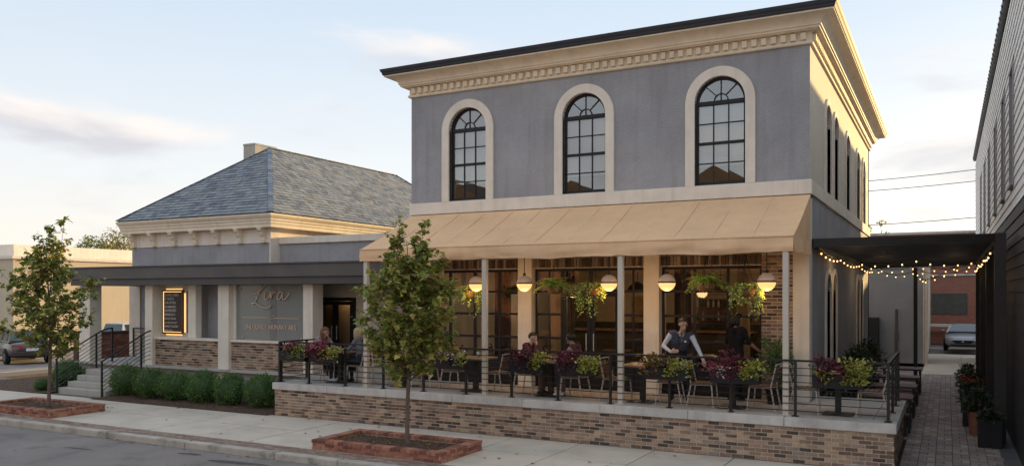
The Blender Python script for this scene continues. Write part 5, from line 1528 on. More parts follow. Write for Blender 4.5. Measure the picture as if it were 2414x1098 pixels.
# cream building far left
cb = thing('cream_building', 'long low cream building catching golden sun beyond the side street', 'building', (-55, 35, 0))
mb = MB(); mb.box(-75, -42, 24.9, 60, 0, 4.75); mb.build('wall', mat('cream_building_paint', (0.6, 0.5, 0.36), 0.9, 0.06, 0.5, 0.1, 20, streak=0.15), cb)
mb = MB(); mb.box(-75.1, -41.9, 24.8, 60.1, 4.752, 4.9); mb.build('parapet_coping', TRIM, cb)
mb = MB(); mb.box(-70, -45.5, 27, 45, 4.9, 5.7); mb.build('roof_block', TRIM, cb)
mb = MB(); mb.box(-42.0, -41.93, 33.5, 34.6, 0, 2.2); mb.build('door', mat('cream_door', (0.5, 0.38, 0.24), 0.7), cb)
ss = structure('side_street', (-36, 30, 0))
mb = MB(); mb.add([(-41, -40, -0.128), (-31.4, -40, -0.128), (-31.4, 200, -0.128), (-41, 200, -0.128)], [(0, 1, 2, 3)]); mb.build('asphalt_sheet', ASPH, ss)
mb = MB(); mb.box(-31.6, -31.405, 11.7, 60, -0.2, 0.0); mb.build('kerb_line', KERB, ss)
lw = thing('low_brick_wall', 'low dark red brick wall at the end of the porch beside the silver van', 'wall', (-27.5, 21, 0))
mb = MB(); mb.box(-27.6, -27.4, 18.5, 24.5, 0, 1.5); mb.build('mortar_bed', mat('dark_red_mortar', (0.13, 0.08, 0.06), 0.95), lw)
brickrun(lw, (-27.4, 18.5, 0), (0, 1, 0), (1, 0, 0), 6.0, 0.0, 20, BR_RED, (2, 1, 5, 4), keep=300, near=(-27, 20, 1.2), seed=40)
mb = MB(); mb.box(-27.66, -27.34, 18.45, 24.55, 1.502, 1.58); mb.build('coping', GUTTER, lw)

# background trees
def far_tree(name, label, base, h, r, seed, mats, n=1800, lsz=0.3):
    rr = random.Random(seed)
    t = thing(name, label, 'tree', base)
    mb = MB(); mb.tube([base, (base[0] + 0.2, base[1], base[2] + h * 0.35), (base[0], base[1] + 0.2, base[2] + h * 0.75)], [0.25, 0.2, 0.08], 8)
    for k_ in range(6):
        a = k_ * 1.05; z0 = base[2] + h * (0.35 + 0.06 * k_)
        mb.tube([(base[0], base[1], z0), (base[0] + math.cos(a) * r * 0.7, base[1] + math.sin(a) * r * 0.7, z0 + h * 0.2)], [0.09, 0.03], 5)
    mb.build('trunk', BARK, t, smooth=True)
    cl = [(Vector((rr.gauss(0, .45) * r, rr.gauss(0, .45) * r, h * rr.uniform(0.42, 0.92))), r * rr.uniform(0.22, 0.45)) for _ in range(20)]
    mb = MB()
    for i in range(n):
        c, q = rr.choice(cl)
        d = Vector((rr.gauss(0, 1), rr.gauss(0, 1), rr.gauss(0, 1))).normalized()
        p = Vector(base) + c + d * q * rr.uniform(0.5, 1.05)
        mb.leaf(p, Vector((rr.gauss(0, 1), rr.gauss(0, 1), rr.gauss(-.2, .7))), Vector((rr.gauss(0, 1), rr.gauss(0, 1), 1)), lsz * rr.uniform(0.6, 1.3), lsz * 0.6, rr.randrange(len(mats)))
    mb.build('crown', mats, t, fixn=False)
far_tree('background_tree', 'yellowing tree beyond the cream building roof, left of the slate roof', (-89.1, 65.9, 0), 10.8, 3.6, 3, YTREE, 2600, 0.32)
far_tree('background_tree', 'olive green tree beyond the cream building, left of the yellowing one', (-92.2, 64.2, 0), 10.2, 3.2, 4, [YTREE[1], SHRUBL[1]], 2200, 0.32)
far_tree('background_tree', 'small green-gold treetop peeping over the pergola beside the restaurant', (-6.1, 87.3, 0), 10.8, 1.5, 8, [YTREE[0], YTREE[1], FERN_L[0]], 1100, 0.28)
# wires beyond the alley
for (za, zb_, y, label) in ((9.6, 10.6, 52, 'upper thin overhead wire between the two buildings'), (9.1, 9.9, 52, 'thin overhead wire just below the upper one'), (7.0, 7.7, 50, 'lowest overhead wire, close above the pergola')):
    mb = MB(); A, B = Vector((-14, y, za)), Vector((9, y, zb_))
    mb.tube([A.lerp(B, i / 12) - Vector((0, 0, 0.5 * 4 * (i / 12) * (1 - i / 12))) for i in range(13)], 0.02, 5)
    tag(mb.build('overhead_wire', BLACK), label, 'cable', 'overhead wires')
# building across the street: it is what the upper windows mirror
ob = thing('street_building', 'brown brick building across the street, mirrored in the upper windows', 'building', (-12, -18, 0))
mb = MB(); mb.box(-36, -8, -28, -15, 0, 8.2); mb.build('wall', REDB, ob)
mb = MB()
for (x0, x1, zt) in ((-35.9, -27, 11.0), (-26, -18, 10.4), (-17, -8.1, 10.9)):
    mb.prism([(x0, 8.2), (x1, 8.2), ((x0 + x1) / 2, zt)], -27.9, -15.3, lambda p, q, a: (p, a, q))
mb.build('roof', mat('brown_shingle_roof', (0.04, 0.03, 0.026), 0.9, 0.3, 3), ob)
mb = MB(); mb.box(-36.2, -7.8, -15.3, -14.6, 8.0, 8.22); mb.build('eaves', FASCIA, ob)
for i in range(6):
    x = -34.5 + i * 4.4
    mb = MB(); mb.box(x, x + 1.4, -15.06, -14.98, 4.6, 6.6); mb.build('window', G_DARK if False else INDARK, ob)
    mb = MB(); mb.box(x - 0.1, x + 1.5, -15.1, -14.97, 4.45, 4.59); mb.build('sill', CONC, ob)
    mb = MB(); mb.box(x - 0.4, x + 2.2, -15.06, -14.98, 0.5, 3.0); mb.build('shop_window', INDARK, ob)

# ================================================================== CARS
def car(name, label, loc, rz, paint, L_=4.6, W_=1.82, H_=1.47, kind='sedan', dark_glass=True):
    t = thing(name, label, 'car', (0, 0, 0))
    hl, hw_ = L_ / 2, W_ / 2
    # body: stations along x with (x, belt z, half width, floor z)
    st_ = [(-hl, 0.68, 0.78, 0.42), (-hl + 0.06, 0.86, 0.86, 0.3), (-hl + 0.35, 0.96, 0.94, 0.24), (-hl + 0.9, 0.98, 0.99, 0.2), (-0.4, 0.96, 1.0, 0.2), (0.6, 0.95, 1.0, 0.2),
           (1.05, 0.93, 0.99, 0.2), (hl - 0.75, 0.85, 0.97, 0.22), (hl - 0.3, 0.75, 0.9, 0.22), (hl - 0.06, 0.64, 0.8, 0.24), (hl, 0.52, 0.7, 0.34)]
    if kind == 'van':
        st_[0] = (-hl, 0.95, 0.86, 0.42); st_[1] = (-hl + 0.06, 1.02, 0.92, 0.3)
    mb = MB(); secs = []
    for (x, zb_, wf, zf) in st_:
        w2 = hw_ * wf
        secs.append([(x, -w2 * 0.86, zf), (x, -w2 * 0.98, zf + (zb_ - zf) * 0.22), (x, -w2, zf + (zb_ - zf) * 0.55), (x, -w2 * 0.965, zf + (zb_ - zf) * 0.88), (x, -w2 * 0.86, zb_), (x, -w2 * 0.4, zb_ + 0.025),
                     (x, 0, zb_ + 0.035)] + [(x, w2 * 0.4, zb_ + 0.025), (x, w2 * 0.86, zb_), (x, w2 * 0.965, zf + (zb_ - zf) * 0.88), (x, w2, zf + (zb_ - zf) * 0.55), (x, w2 * 0.98, zf + (zb_ - zf) * 0.22), (x, w2 * 0.86, zf)])
    ns = len(secs[0])
    o = len(mb.v)
    for s_ in secs: mb.v.extend(s_)
    for i in range(len(secs) - 1):
        for k_ in range(ns):
            k2 = (k_ + 1) % ns
            mb.f.append((o + i * ns + k_, o + i * ns + k2, o + (i + 1) * ns + k2, o + (i + 1) * ns + k_)); mb.m.append(0)
    mb.f.append(tuple(range(o + ns - 1, o - 1, -1))); mb.m.append(0)
    mb.f.append(tuple(range(o + (len(secs) - 1) * ns, o + len(secs) * ns))); mb.m.append(0)
    bo = mb.build('body', paint, t, smooth=True)
    sd = bo.modifiers.new('s', 'SUBSURF'); sd.levels = 1; sd.render_levels = 1
    # cabin
    if kind == 'sedan': cab = [(-hl + 0.5, 0.98), (-hl + 1.15, H_ - 0.05), (-0.2, H_), (0.35, H_ - 0.03), (1.25, 0.95)]
    else: cab = [(-hl + 0.12, 1.0), (-hl + 0.35, H_ - 0.06), (-0.3, H_), (0.45, H_ - 0.05), (1.4, 0.95)]
    wb, wt = hw_ * 0.88, hw_ * 0.68
    mb = MB(); secs = []
    for (x, z) in cab:
        f = (z - 0.95) / (H_ - 0.95); w2 = wb + (wt - wb) * f
        secs.append([(x, -w2, z), (x, -w2 * 0.5, z + 0.02 * f), (x, w2 * 0.5, z + 0.02 * f), (x, w2, z)])
    for i in range(len(secs) - 1):
        for k_ in range(3):
            mb.add([secs[i][k_], secs[i][k_ + 1], secs[i + 1][k_ + 1], secs[i + 1][k_]], [(0, 1, 2, 3)])
    for sg in (0, 3):
        pts = [s_[sg] for s_ in secs]
        lowy = (-wb if sg == 0 else wb)
        for a, b in zip(pts, pts[1:]):
            mb.add([a, b, (b[0], lowy, 0.94), (a[0], lowy, 0.94)], [(0, 1, 2, 3)])
    mb.build('cabin', paint, t, smooth=False)
    GLZ = mat('car_glass', (0.03, 0.038, 0.045), 0.06, 0.1, 1, spec=0.9)
    def lerp3(a, b, f): return tuple(a[i] + (b[i] - a[i]) * f for i in range(3))
    def pane_quad(q, off, nm):
        c = [sum(p[i] for p in q) / 4 for i in range(3)]
        q = [tuple(c[i] + (p[i] - c[i]) * 0.88 + off[i] for i in range(3)) for p in q]
        m_ = MB(); m_.add(q + [tuple(p[i] - off[i] * 1.8 for i in range(3)) for p in q], [(0, 1, 2, 3), (0, 1, 5, 4), (1, 2, 6, 5), (2, 3, 7, 6), (3, 0, 4, 7)]); m_.build(nm, GLZ, t)
    pane_quad([secs[0][0], secs[0][3], secs[1][3], secs[1][0]], (-0.02, 0, 0.02), 'rear_window')
    pane_quad([secs[3][0], secs[3][3], secs[4][3], secs[4][0]], (0.025, 0, 0.028), 'windscreen')
    for sg, yo in ((0, -0.012), (3, 0.012)):
        lowy = (-wb if sg == 0 else wb)
        x1_, x2_, x3_, x4_ = secs[1][sg], secs[2][sg], secs[3][sg], secs[4][sg]
        xm = (x1_[0] + x3_[0]) / 2
        pane_quad([x1_, (xm - 0.04, x1_[1], x1_[2] + 0.01), (xm - 0.04, lowy, 1.0), (secs[0][sg][0] + 0.35, lowy, 1.0)], (0, yo, 0), 'side_window')
        pane_quad([(xm + 0.04, x3_[1], x3_[2] + 0.01), x3_, (x4_[0] - 0.15, lowy, 1.0), (xm + 0.04, lowy, 1.0)], (0, yo, 0), 'side_window')
    TY = mat('tyre', (0.015, 0.015, 0.016), 0.85); RIM = mat('alloy_rim', (0.4, 0.4, 0.42), 0.35, metal=0.7)
    for x in (-hl + 0.85, hl - 0.88):
        for sg in (-1, 1):
            y = sg * (hw_ - 0.1)
            m_ = MB(); prof_ = [(0.2, -0.1), (0.3, -0.105), (0.325, -0.06), (0.325, 0.06), (0.3, 0.105), (0.2, 0.1)]
            nn = 24
            for (r, a) in prof_:
                for k_ in range(nn): m_.v.append((x + r * math.cos(6.2832 * k_ / nn), y + a, 0.325 + r * math.sin(6.2832 * k_ / nn)))
            for j in range(len(prof_) - 1):
                for k_ in range(nn):
                    k2 = (k_ + 1) % nn; m_.f.append((j * nn + k_, j * nn + k2, (j + 1) * nn + k2, (j + 1) * nn + k_)); m_.m.append(0)
            wh = m_.build('wheel', TY, t)
            m_ = MB()
            for k_ in range(10):
                a = 6.2832 * k_ / 10
                m_.bar((x + 0.05 * math.cos(a), y + sg * 0.085, 0.325 + 0.05 * math.sin(a)), (x + 0.19 * math.cos(a), y + sg * 0.09, 0.325 + 0.19 * math.sin(a)), 0.045, 0.02)
            m_.tube([(x, y - 0.08, 0.325), (x, y + 0.08, 0.325)], 0.205, 18); m_.build('rim', RIM, wh)
            m_ = MB(); m_.tube([(x, y - 0.06, 0.33), (x, y + sg * 0.075, 0.33)], 0.375, 24); m_.build('wheel_arch', TY, t)
    LAMP = mat('headlamp_lens', (0.65, 0.66, 0.68), 0.15, spec=0.8); TAIL = mat('tail_lamp_red', (0.4, 0.02, 0.02), 0.2, spec=0.7)
    for sg in (-1, 1):
        m_ = MB(); y0 = sg * hw_ * 0.62
        m_.prism([(-0.24, 0.0), (0.2, 0.03), (0.22, 0.13), (-0.1, 0.11)], 0, 0.24, lambda p, q, a: (hl - 0.06 - a - abs(p + 0.24) * 0.45, y0 + sg * p, 0.6 + q)); m_.build('headlight', LAMP, t)
        m_ = MB(); m_.prism([(-0.2, 0.0), (0.2, 0.02), (0.2, 0.17), (-0.2, 0.14)], 0, 0.2, lambda p, q, a: (-hl - 0.012 + a + (p + 0.2) * 0.3, y0 + sg * p, 0.7 + q)); m_.build('tail_light', TAIL, t)
        m_ = MB(); m_.ball((0.95, sg * (hw_ + 0.06), 1.02), (0.07, 0.1, 0.065), 10, 6); m_.build('mirror', paint, t, smooth=True)
    m_ = MB(); m_.prism([(-0.5, 0.16), (0.5, 0.16), (0.36, 0.0), (-0.36, 0.0)], 0, 0.06, lambda p, q, a: (hl - 0.035 + a, p, 0.42 + q)); m_.build('grille', BLACK, t)
    m_ = MB(); m_.tube([(hl + 0.028, 0, 0.52), (hl + 0.038, 0, 0.52)], 0.055, 14); m_.build('badge', CHAIRM, t)
    m_ = MB(); m_.box(hl - 0.02, hl + 0.02, -hw_ * 0.62, hw_ * 0.62, 0.27, 0.37); m_.build('lower_intake', BLACK, t)
    m_ = MB(); m_.box(-hl - 0.02, -hl + 0.03, -hw_ * 0.8, hw_ * 0.8, 0.4, 0.56); m_.build('rear_bumper', paint, t, bev=0.015)
    m_ = MB(); m_.box(-hl - 0.034, -hl - 0.021, -0.25, 0.25, 0.6, 0.72); m_.build('number_plate', WHITESIDE, t)
    t.location = loc; t.rotation_euler = (0, 0, rz)
    return t
def paint(n, c): return mat(n, c, 0.35, 0.03, 1, metal=0.5, spec=0.5, coat=0.6)
car('parked_car', 'silver car facing down the alley before the red brick building', (0.78, 50.2, 0), R(-92), paint('silver_paint', (0.3, 0.31, 0.33)), H_=1.36)
car('passing_car', 'dark grey-brown car on the side street behind the sparser tree', (-37.6, 22.6, -0.13), R(161), paint('taupe_paint', (0.085, 0.075, 0.07)), L_=4.5)
car('parked_van', 'pale silver car behind the low brick wall at the end of the porch', (-33.8, 26.6, -0.13), R(90), paint('pale_silver_paint', (0.55, 0.56, 0.57)), kind='van', H_=1.8)
# ================================================================== GLOBE LAMPS UNDER THE AWNING
GTOP = emit('globe_upper_opal', (0.8, 0.6, 0.44), 0.06 * LE)
GLOW2 = emit('globe_lower_glow', (1.0, 0.56, 0.2), 1.15 * LE)
def awn_z(y): return AZT + (AZF - AZT) * (17.14 - y) / (17.14 - AY) - 0.115
def globe(x, y, z, r, label):
    t = thing('globe_lamp', label, 'lamp', (x, y, z), 'globe pendants under the awning')
    zt = awn_z(y)
    m_ = MB(); m_.tube([(x, y, z + r), (x, y, zt)], 0.009, 6); m_.tube([(x, y, z + r - 0.005), (x, y, z + r + 0.05)], 0.03, 10); m_.tube([(x, y, zt - 0.03), (x, y, zt)], 0.05, 12); m_.build('rod', BLACK, t, smooth=False)
    m_ = MB(); m_.ball((x, y, z), r, 24, 8, z0=0.1, z1=1.0); m_.build('upper_globe', GTOP, t, smooth=True)
    m_ = MB(); m_.lathe((x, y, z), [(r * 0.98, -0.012), (r * 1.03, -0.012), (r * 1.03, 0.016), (r * 0.98, 0.016)], 28); m_.build('band', BLACK, t)
    m_ = MB(); m_.ball((x, y, z), r * 0.995, 24, 8, z0=-1.0, z1=-0.05); m_.build('lower_globe', GLOW2, t, smooth=True)
    point('globe_light', (x, y, z - r - 0.03), 13, (1, .6, .25), 0.12)
for (x, lab) in ((-9.42, 'glowing globe lamp partly behind the second awning post from the left'), (-8.2, 'glowing globe lamp in front of the pillar left of the double doors'),
                 (-6.22, 'glowing globe lamp touching the third awning post, beside a trailing basket'), (-4.98, 'glowing globe lamp between the right pillar and a fern basket'),
                 (-3.03, 'glowing globe lamp in front of the brick pier at the right end')):
    globe(x, 16.0, 3.185, 0.172, lab)

# ================================================================== HANGING BASKETS
def basket(x, y, z, kind, seed, label):
    rr = random.Random(seed)
    t = thing('hanging_basket', label, 'hanging basket', (x, y, z), 'plant baskets hanging under the awning')
    m_ = MB(); m_.lathe((x, y, z), [(0.0, -0.17), (0.1, -0.165), (0.16, -0.1), (0.18, 0.0), (0.165, 0.0), (0.14, -0.06), (0, -0.06)], 18); m_.build('bowl', COIR, t, smooth=True)
    zt = awn_z(y); zh = min(zt - 0.05, z + 0.62)
    for k_ in range(3):
        a = k_ * 2.094 + 0.4
        m_ = MB(); m_.tube([(x + 0.17 * math.cos(a), y + 0.17 * math.sin(a), z), (x, y, zh)], 0.005, 4); m_.build('chain', BLACK, t)
    m_ = MB(); m_.tube([(x, y, zh), (x, y, zt)], 0.006, 5); m_.build('hook', BLACK, t)
    lf = MB()
    if kind == 'fern':
        for i in range(64):
            a = rr.uniform(0, 6.283); ln = rr.uniform(0.34, 0.6); el = rr.uniform(0.25, 1.35)
            p = Vector((x + 0.06 * math.cos(a), y + 0.06 * math.sin(a), z)); hd = Vector((math.cos(a), math.sin(a), 0))
            n_s = 11; prev = p.copy()
            for s_ in range(1, n_s):
                f = s_ / n_s
                q = p + hd * ln * f * math.cos(el * (1 - 0.2 * f)) + Vector((0, 0, ln * (math.sin(el) * f - (0.95 - 0.35 * math.sin(el)) * f * f)))
                sd = Vector((-hd.y, hd.x, 0)); d = (q - prev).normalized(); w_ = 0.085 * (1 - f) + 0.025
                k_ = 1 if f > 0.65 or rr.random() < 0.2 else 0
                lf.leaf(q, sd + d * 0.5 + Vector((0, 0, rr.uniform(-.3, .1))), Vector((0, 0, 1)), w_, 0.034, k_)
                lf.leaf(q, -sd + d * 0.5 + Vector((0, 0, rr.uniform(-.3, .1))), Vector((0, 0, 1)), w_, 0.034, k_)
                prev = q
        lf.build('fronds', FERN_L, t, fixn=False)
    else:
        for i in range(46):
            a = rr.uniform(0, 6.283); drop = rr.uniform(0.1, 0.62) * (1.15 if math.cos(a - seed) > 0.2 else 0.7); out_ = rr.uniform(0.16, 0.27)
            n_s = 5 + int(drop * 22)
            for s_ in range(n_s):
                f = s_ / n_s
                r_ = 0.06 + out_ * min(1, f * 4) ; zz_ = z + 0.12 * math.sin(min(1, f * 4) * 2.4) - drop * max(0, f - 0.12) * 1.15
                q = Vector((x + r_ * math.cos(a) + rr.gauss(0, .018), y + r_ * math.sin(a) + rr.gauss(0, .018), zz_))
                lf.leaf(q, Vector((math.cos(a) + rr.gauss(0, .7), math.sin(a) + rr.gauss(0, .7), rr.gauss(-.5, .5))), Vector((math.cos(a), math.sin(a), 0.6)), rr.uniform(0.04, 0.075), 0.042, rr.choices((0, 1, 2), (6, 3, 1.6 if kind == 'gold' and math.cos(a) > 0 else 0.2))[0])
        lf.build('vines', VINE_L, t, fixn=False)
    return t
basket(-9.82, 16.25, 3.02, 'vine', 1, 'basket of green trailing plant just right of the full maple crown')
basket(-7.5, 16.1, 3.12, 'fern', 2, 'fern in a brown basket left of the double doors')
basket(-6.66, 16.1, 3.08, 'gold', 3, 'basket of green and golden trailing vines before the double doors')
basket(-4.2, 16.1, 3.17, 'fern', 4, 'bushy fern in a brown basket in front of the right shopfront bay')
basket(-3.42, 16.0, 3.05, 'vine', 5, 'basket of pale trailing vines left of the brick pier')

# ================================================================== FLOWER BOXES ON THE RAILING
def flower_box(x0, x1, y, label, seed, plan, zt=1.575, h=0.23):
    rr = random.Random(seed)
    t = thing('flower_box', label, 'flower box', ((x0 + x1) / 2, y, zt - h), 'flower boxes hung on the patio railing')
    m_ = MB(); d = 0.2
    m_.box(x0, x1, y, y + 0.012, zt - h, zt); m_.box(x0, x1, y + d - 0.012, y + d, zt - h, zt)
    m_.box(x0, x0 + 0.012, y + 0.013, y + d - 0.013, zt - h, zt); m_.box(x1 - 0.012, x1, y + 0.013, y + d - 0.013, zt - h, zt)
    m_.box(x0 + 0.013, x1 - 0.013, y + 0.013, y + d - 0.013, zt - h, zt - 0.04)
    m_.build('box', PLANTBOX, t)
    for (x) in (x0 + 0.15, x1 - 0.15):
        m_ = MB(); m_.box(x - 0.012, x + 0.012, y + d, y + d + 0.03, zt - h + 0.02, zt + 0.02); m_.build('bracket', BLACK, t)
    for (nm, f0, f1, hh, n, mats, lsz, droop) in plan:
        lf = MB(); st_ = MB()
        a0, a1 = x0 + (x1 - x0) * f0, x0 + (x1 - x0) * f1
        ncl = max(3, int((a1 - a0) / 0.07))
        cl = [(rr.uniform(a0, a1), y + rr.uniform(0.0, d), hh * rr.uniform(0.45, 1.0)) for _ in range(ncl)]
        for (cx, cy, ch) in cl:
            st_.tube([(cx, cy, zt - 0.05), (cx + rr.gauss(0, .03), cy + rr.gauss(0, .02), zt + ch * 0.8)], [0.006, 0.003], 4, mi=0)
        for i in range(n):
            cx, cy, ch = rr.choice(cl)
            f = rr.random()
            sp = 0.05 + 0.05 * f
            p = Vector((cx + rr.gauss(0, sp), cy + rr.gauss(0, sp) - 0.02, zt - 0.02 + ch * f))
            if droop and rr.random() < droop:
                p = Vector((cx + rr.gauss(0, .06), y - rr.uniform(0.01, 0.07), zt - rr.uniform(-0.05, 0.17)))
            o_ = Vector((p.x - (a0 + a1) / 2, p.y - (y + d / 2) - 0.05, 0.25)).normalized()
            lf.leaf(p, o_ * 0.8 + Vector((rr.gauss(0, .6), rr.gauss(0, .6), rr.gauss(-0.1, .45))), o_ + Vector((0, 0, 0.6)), lsz * rr.uniform(0.6, 1.35), lsz * 0.72, rr.choices(range(len(mats)), (5, 3, 2)[:len(mats)])[0])
        x_ = st_.build(nm + '_stems', mats[0], t); x_['kind'] = 'stuff'
        x_ = lf.build(nm, mats, t, fixn=False); x_['kind'] = 'stuff'
    return t
FL = [FLOWER_W, FLOWER_W]
FBY = 14.87
flower_box(-14.3, -13.5, FBY, 'flower box with bronze and green leaves at the left end of the patio railing', 51, [('coleus', 0.1, 0.6, 0.24, 190, RED_L, 0.07, 0.1), ('vine', 0.45, 1.0, 0.2, 220, [LIME_L[1], VINE_L[0], BRONZE_L[1]], 0.065, 0.3)])
flower_box(-13.35, -12.5, FBY, 'flower box of deep red coleus and lime vine before the woman with glasses', 52, [('coleus', 0.0, 0.55, 0.36, 380, [RED_L[0], RED_L[2], RED_L[0]], 0.07, 0.25), ('lime_vine', 0.5, 1.0, 0.24, 230, LIME_L, 0.065, 0.35)])
flower_box(-9.78, -9.05, FBY, 'flower box with wine leaves and white flowers just right of the full maple', 53, [('coleus', 0.1, 0.6, 0.36, 200, RED_L, 0.07, 0.1), ('lime_vine', 0.6, 1.0, 0.14, 110, LIME_L, 0.065, 0.5), ('white_flowers', 0.5, 1.0, 0.25, 40, FL, 0.055, 0.0)])
flower_box(-8.0, -7.22, FBY, 'flower box of dark wine coleus with a lime clump, before the seated man', 54, [('coleus', 0.0, 0.7, 0.3, 380, [RED_L[1], RED_L[0], RED_L[1]], 0.07, 0.2), ('lime_vine', 0.62, 1.02, 0.24, 200, LIME_L, 0.07, 0.35)])
flower_box(-6.92, -6.08, FBY, 'flower box of dark wine coleus and long lime vine, before the diner seen from behind', 55, [('coleus', 0.0, 0.6, 0.28, 380, [RED_L[1], RED_L[0], RED_L[2]], 0.07, 0.15), ('lime_vine', 0.58, 1.0, 0.2, 240, LIME_L, 0.075, 0.5)])
flower_box(-5.08, -4.24, FBY, 'flower box of bronze leaves and lime vine in front of the waiter', 56, [('bronze_leaves', 0.0, 0.5, 0.24, 220, BRONZE_L, 0.09, 0.2), ('dark_leaves', 0.35, 0.65, 0.2, 90, [DARK_L[0], RED_L[1]], 0.07, 0.1), ('lime_vine', 0.58, 0.98, 0.22, 210, LIME_L, 0.075, 0.3)])
flower_box(-3.82, -2.96, FBY, 'flower box with a tall wine-red mound, pink blooms and lime vine', 57, [('pink_blooms', 0.0, 0.35, 0.26, 180, [RED_L[2], leafmat('pink_bloom', (0.35, 0.12, 0.16), 0.3, 0.2), RED_L[0]], 0.05, 0.2), ('coleus', 0.2, 0.75, 0.38, 420, [RED_L[0], RED_L[1], RED_L[0]], 0.06, 0.15), ('lime_vine', 0.72, 1.02, 0.24, 210, LIME_L, 0.075, 0.4), ('pale_leaves', 0.1, 0.3, 0.06, 22, FL, 0.07, 0.8)])
flower_box(-2.06, -1.24, FBY, 'rightmost flower box, wine coleus behind a bright lime vine, near the alley corner', 58, [('coleus', -0.05, 0.6, 0.34, 330, [RED_L[0], RED_L[1], RED_L[1]], 0.07, 0.1), ('lime_vine', 0.5, 1.05, 0.3, 330, LIME_L, 0.075, 0.35), ('lime_tuft', 0.12, 0.25, 0.1, 50, LIME_L, 0.07, 0.4)])

# ================================================================== TABLES AND CHAIRS
def make_table(top_m, name='bistro_table'):
    t = thing(name, 'x', 'table', (0, 0, 0))
    m_ = MB(); m_.box(-0.36, 0.36, -0.36, 0.36, 0.715, 0.75); m_.build('table_top', top_m, t, bev=0.006)
    m_ = MB(); m_.box(-0.05, 0.05, -0.05, 0.05, 0.03, 0.712); m_.box(-0.2, 0.2, -0.03, 0.03, 0.69, 0.713); m_.build('pedestal', BLACK, t)
    m_ = MB(); m_.box(-0.25, 0.25, -0.25, 0.25, 0.0, 0.018); m_.box(-0.1, 0.1, -0.1, 0.1, 0.0181, 0.035); m_.build('foot_plate', BLACK, t, bev=0.004)
    return t
def make_chair(fm, wm, name='slat_chair'):
    """faces +y: open metal frame, wooden slats"""
    t = thing(name, 'x', 'chair', (0, 0, 0))
    for sx in (-1, 1):
        m_ = MB(); m_.bar((sx * 0.21, 0.2, 0.44), (sx * 0.225, 0.24, 0.0), 0.024, 0.024, up=(0, 1, 0)); m_.build('leg', fm, t)
        m_ = MB(); m_.bar((sx * 0.21, -0.19, 0.44), (sx * 0.225, -0.27, 0.0), 0.024, 0.024, up=(0, 1, 0)); m_.build('leg', fm, t)
        m_ = MB(); m_.bar((sx * 0.21, -0.19, 0.44), (sx * 0.205, -0.285, 0.86), 0.024, 0.024, up=(0, 1, 0)); m_.build('back_upright', fm, t)
        m_ = MB(); m_.bar((sx * 0.21, -0.2, 0.43), (sx * 0.21, 0.21, 0.43), 0.024, 0.026); m_.build('seat_rail', fm, t)
    for (y, z) in ((0.2, 0.43), (-0.19, 0.43), (-0.283, 0.85)):
        m_ = MB(); m_.bar((-0.2, y, z), (0.2, y, z), 0.022, 0.024); m_.build('cross_rail', fm, t)
    for i in range(5):
        m_ = MB(); y = -0.165 + i * 0.085; m_.box(-0.215, 0.215, y - 0.034, y + 0.034, 0.444, 0.46); m_.build('seat_slat', wm, t)
    for i in range(3):
        z0 = 0.56 + i * 0.095; y = -0.19 - 0.095 * (z0 - 0.4) / 0.42
        m_ = MB(); m_.bar((-0.2, y, z0), (0.2, y, z0), 0.016, 0.074); m_.build('back_slat', wm, t)
    return t
TBX = [-13.1, -11.2, -9.27, -7.42, -5.39, -3.6, -1.73]
tw = ['below the two seated women at the left end', 'hidden mostly behind the full maple crown', 'just right of the full maple trunk, by the second awning post', 'between the two seated men', 'left of the waiter', 'in front of the server in black', 'nearest the alley corner']
tabp = make_table(TABLEWOOD); tabi = child_index(tabp)
chp = make_chair(CHAIRM, WOOD); chi = child_index(chp)
TY_ = 15.72
first = True
cw_l = ['under the seated woman with glasses', 'left of the table hidden by the full maple', 'behind the full maple trunk, facing right', 'under the seated man facing right', 'by the third awning post, left of the waiter', 'right of the waiter, at the table before the server in black', 'by the fourth awning post, facing the corner table']
cw_r = ['under the blonde woman seen from behind', 'right of the table hidden by the full maple', 'by the second awning post, facing left', 'under the diner seen from behind', 'in front of the waiter, facing left', 'facing left before the potted evergreen', 'empty at the alley corner, right of the corner table']
for i, x in enumerate(TBX):
    o = tabp if i == 0 else copy_tree(tabp, tabi)
    put(o, (x, TY_, PZ), 0.0, 'square wood-topped pedestal table ' + tw[i], 'table', 'pedestal tables along the patio railing')
    for sd, lab in ((-1, cw_l[i]), (1, cw_r[i])):
        c = chp if first else copy_tree(chp, chi)
        first = False
        put(c, (x + sd * 0.56, TY_ + rnd.uniform(-0.04, 0.04), PZ), R(-90) * -sd + rnd.uniform(-0.12, 0.12), 'metal and wood chair ' + lab, 'chair', 'slat chairs at the patio tables')
# table ware
CUP = mat('white_ware', (0.72, 0.7, 0.66), 0.3)
def ware(name, x, y, prof_, m_, label, cat, z=PZ + 0.751):
    b = MB(); b.lathe((x, y, z), prof_, 12); tag(b.build(name, m_, None, smooth=True), label, cat)
GLS = mat('drink_glass', (0.4, 0.42, 0.42), 0.1, spec=0.8)
ware('coffee_cup', -7.12, 15.6, [(0, 0), (0.028, 0), (0.04, 0.07), (0.036, 0.07), (0.02, 0.01)], CUP, 'white cup on the table between the two seated men', 'cup')
ware('salt_shaker', -7.3, 15.85, [(0, 0), (0.024, 0), (0.024, 0.07), (0.018, 0.1), (0, 0.11)], CUP, 'small white shaker on the table between the two seated men', 'shaker')
ware('drinking_glass', -9.2, 15.7, [(0, 0), (0.03, 0), (0.038, 0.12), (0.034, 0.12), (0.026, 0.01)], GLS, 'clear drinking glass on the table right of the full maple', 'glass')
ware('dinner_plate', -5.3, 15.65, [(0, 0), (0.06, 0), (0.12, 0.015), (0.12, 0.02), (0, 0.008)], CUP, 'white plate on the table left of the waiter', 'plate')
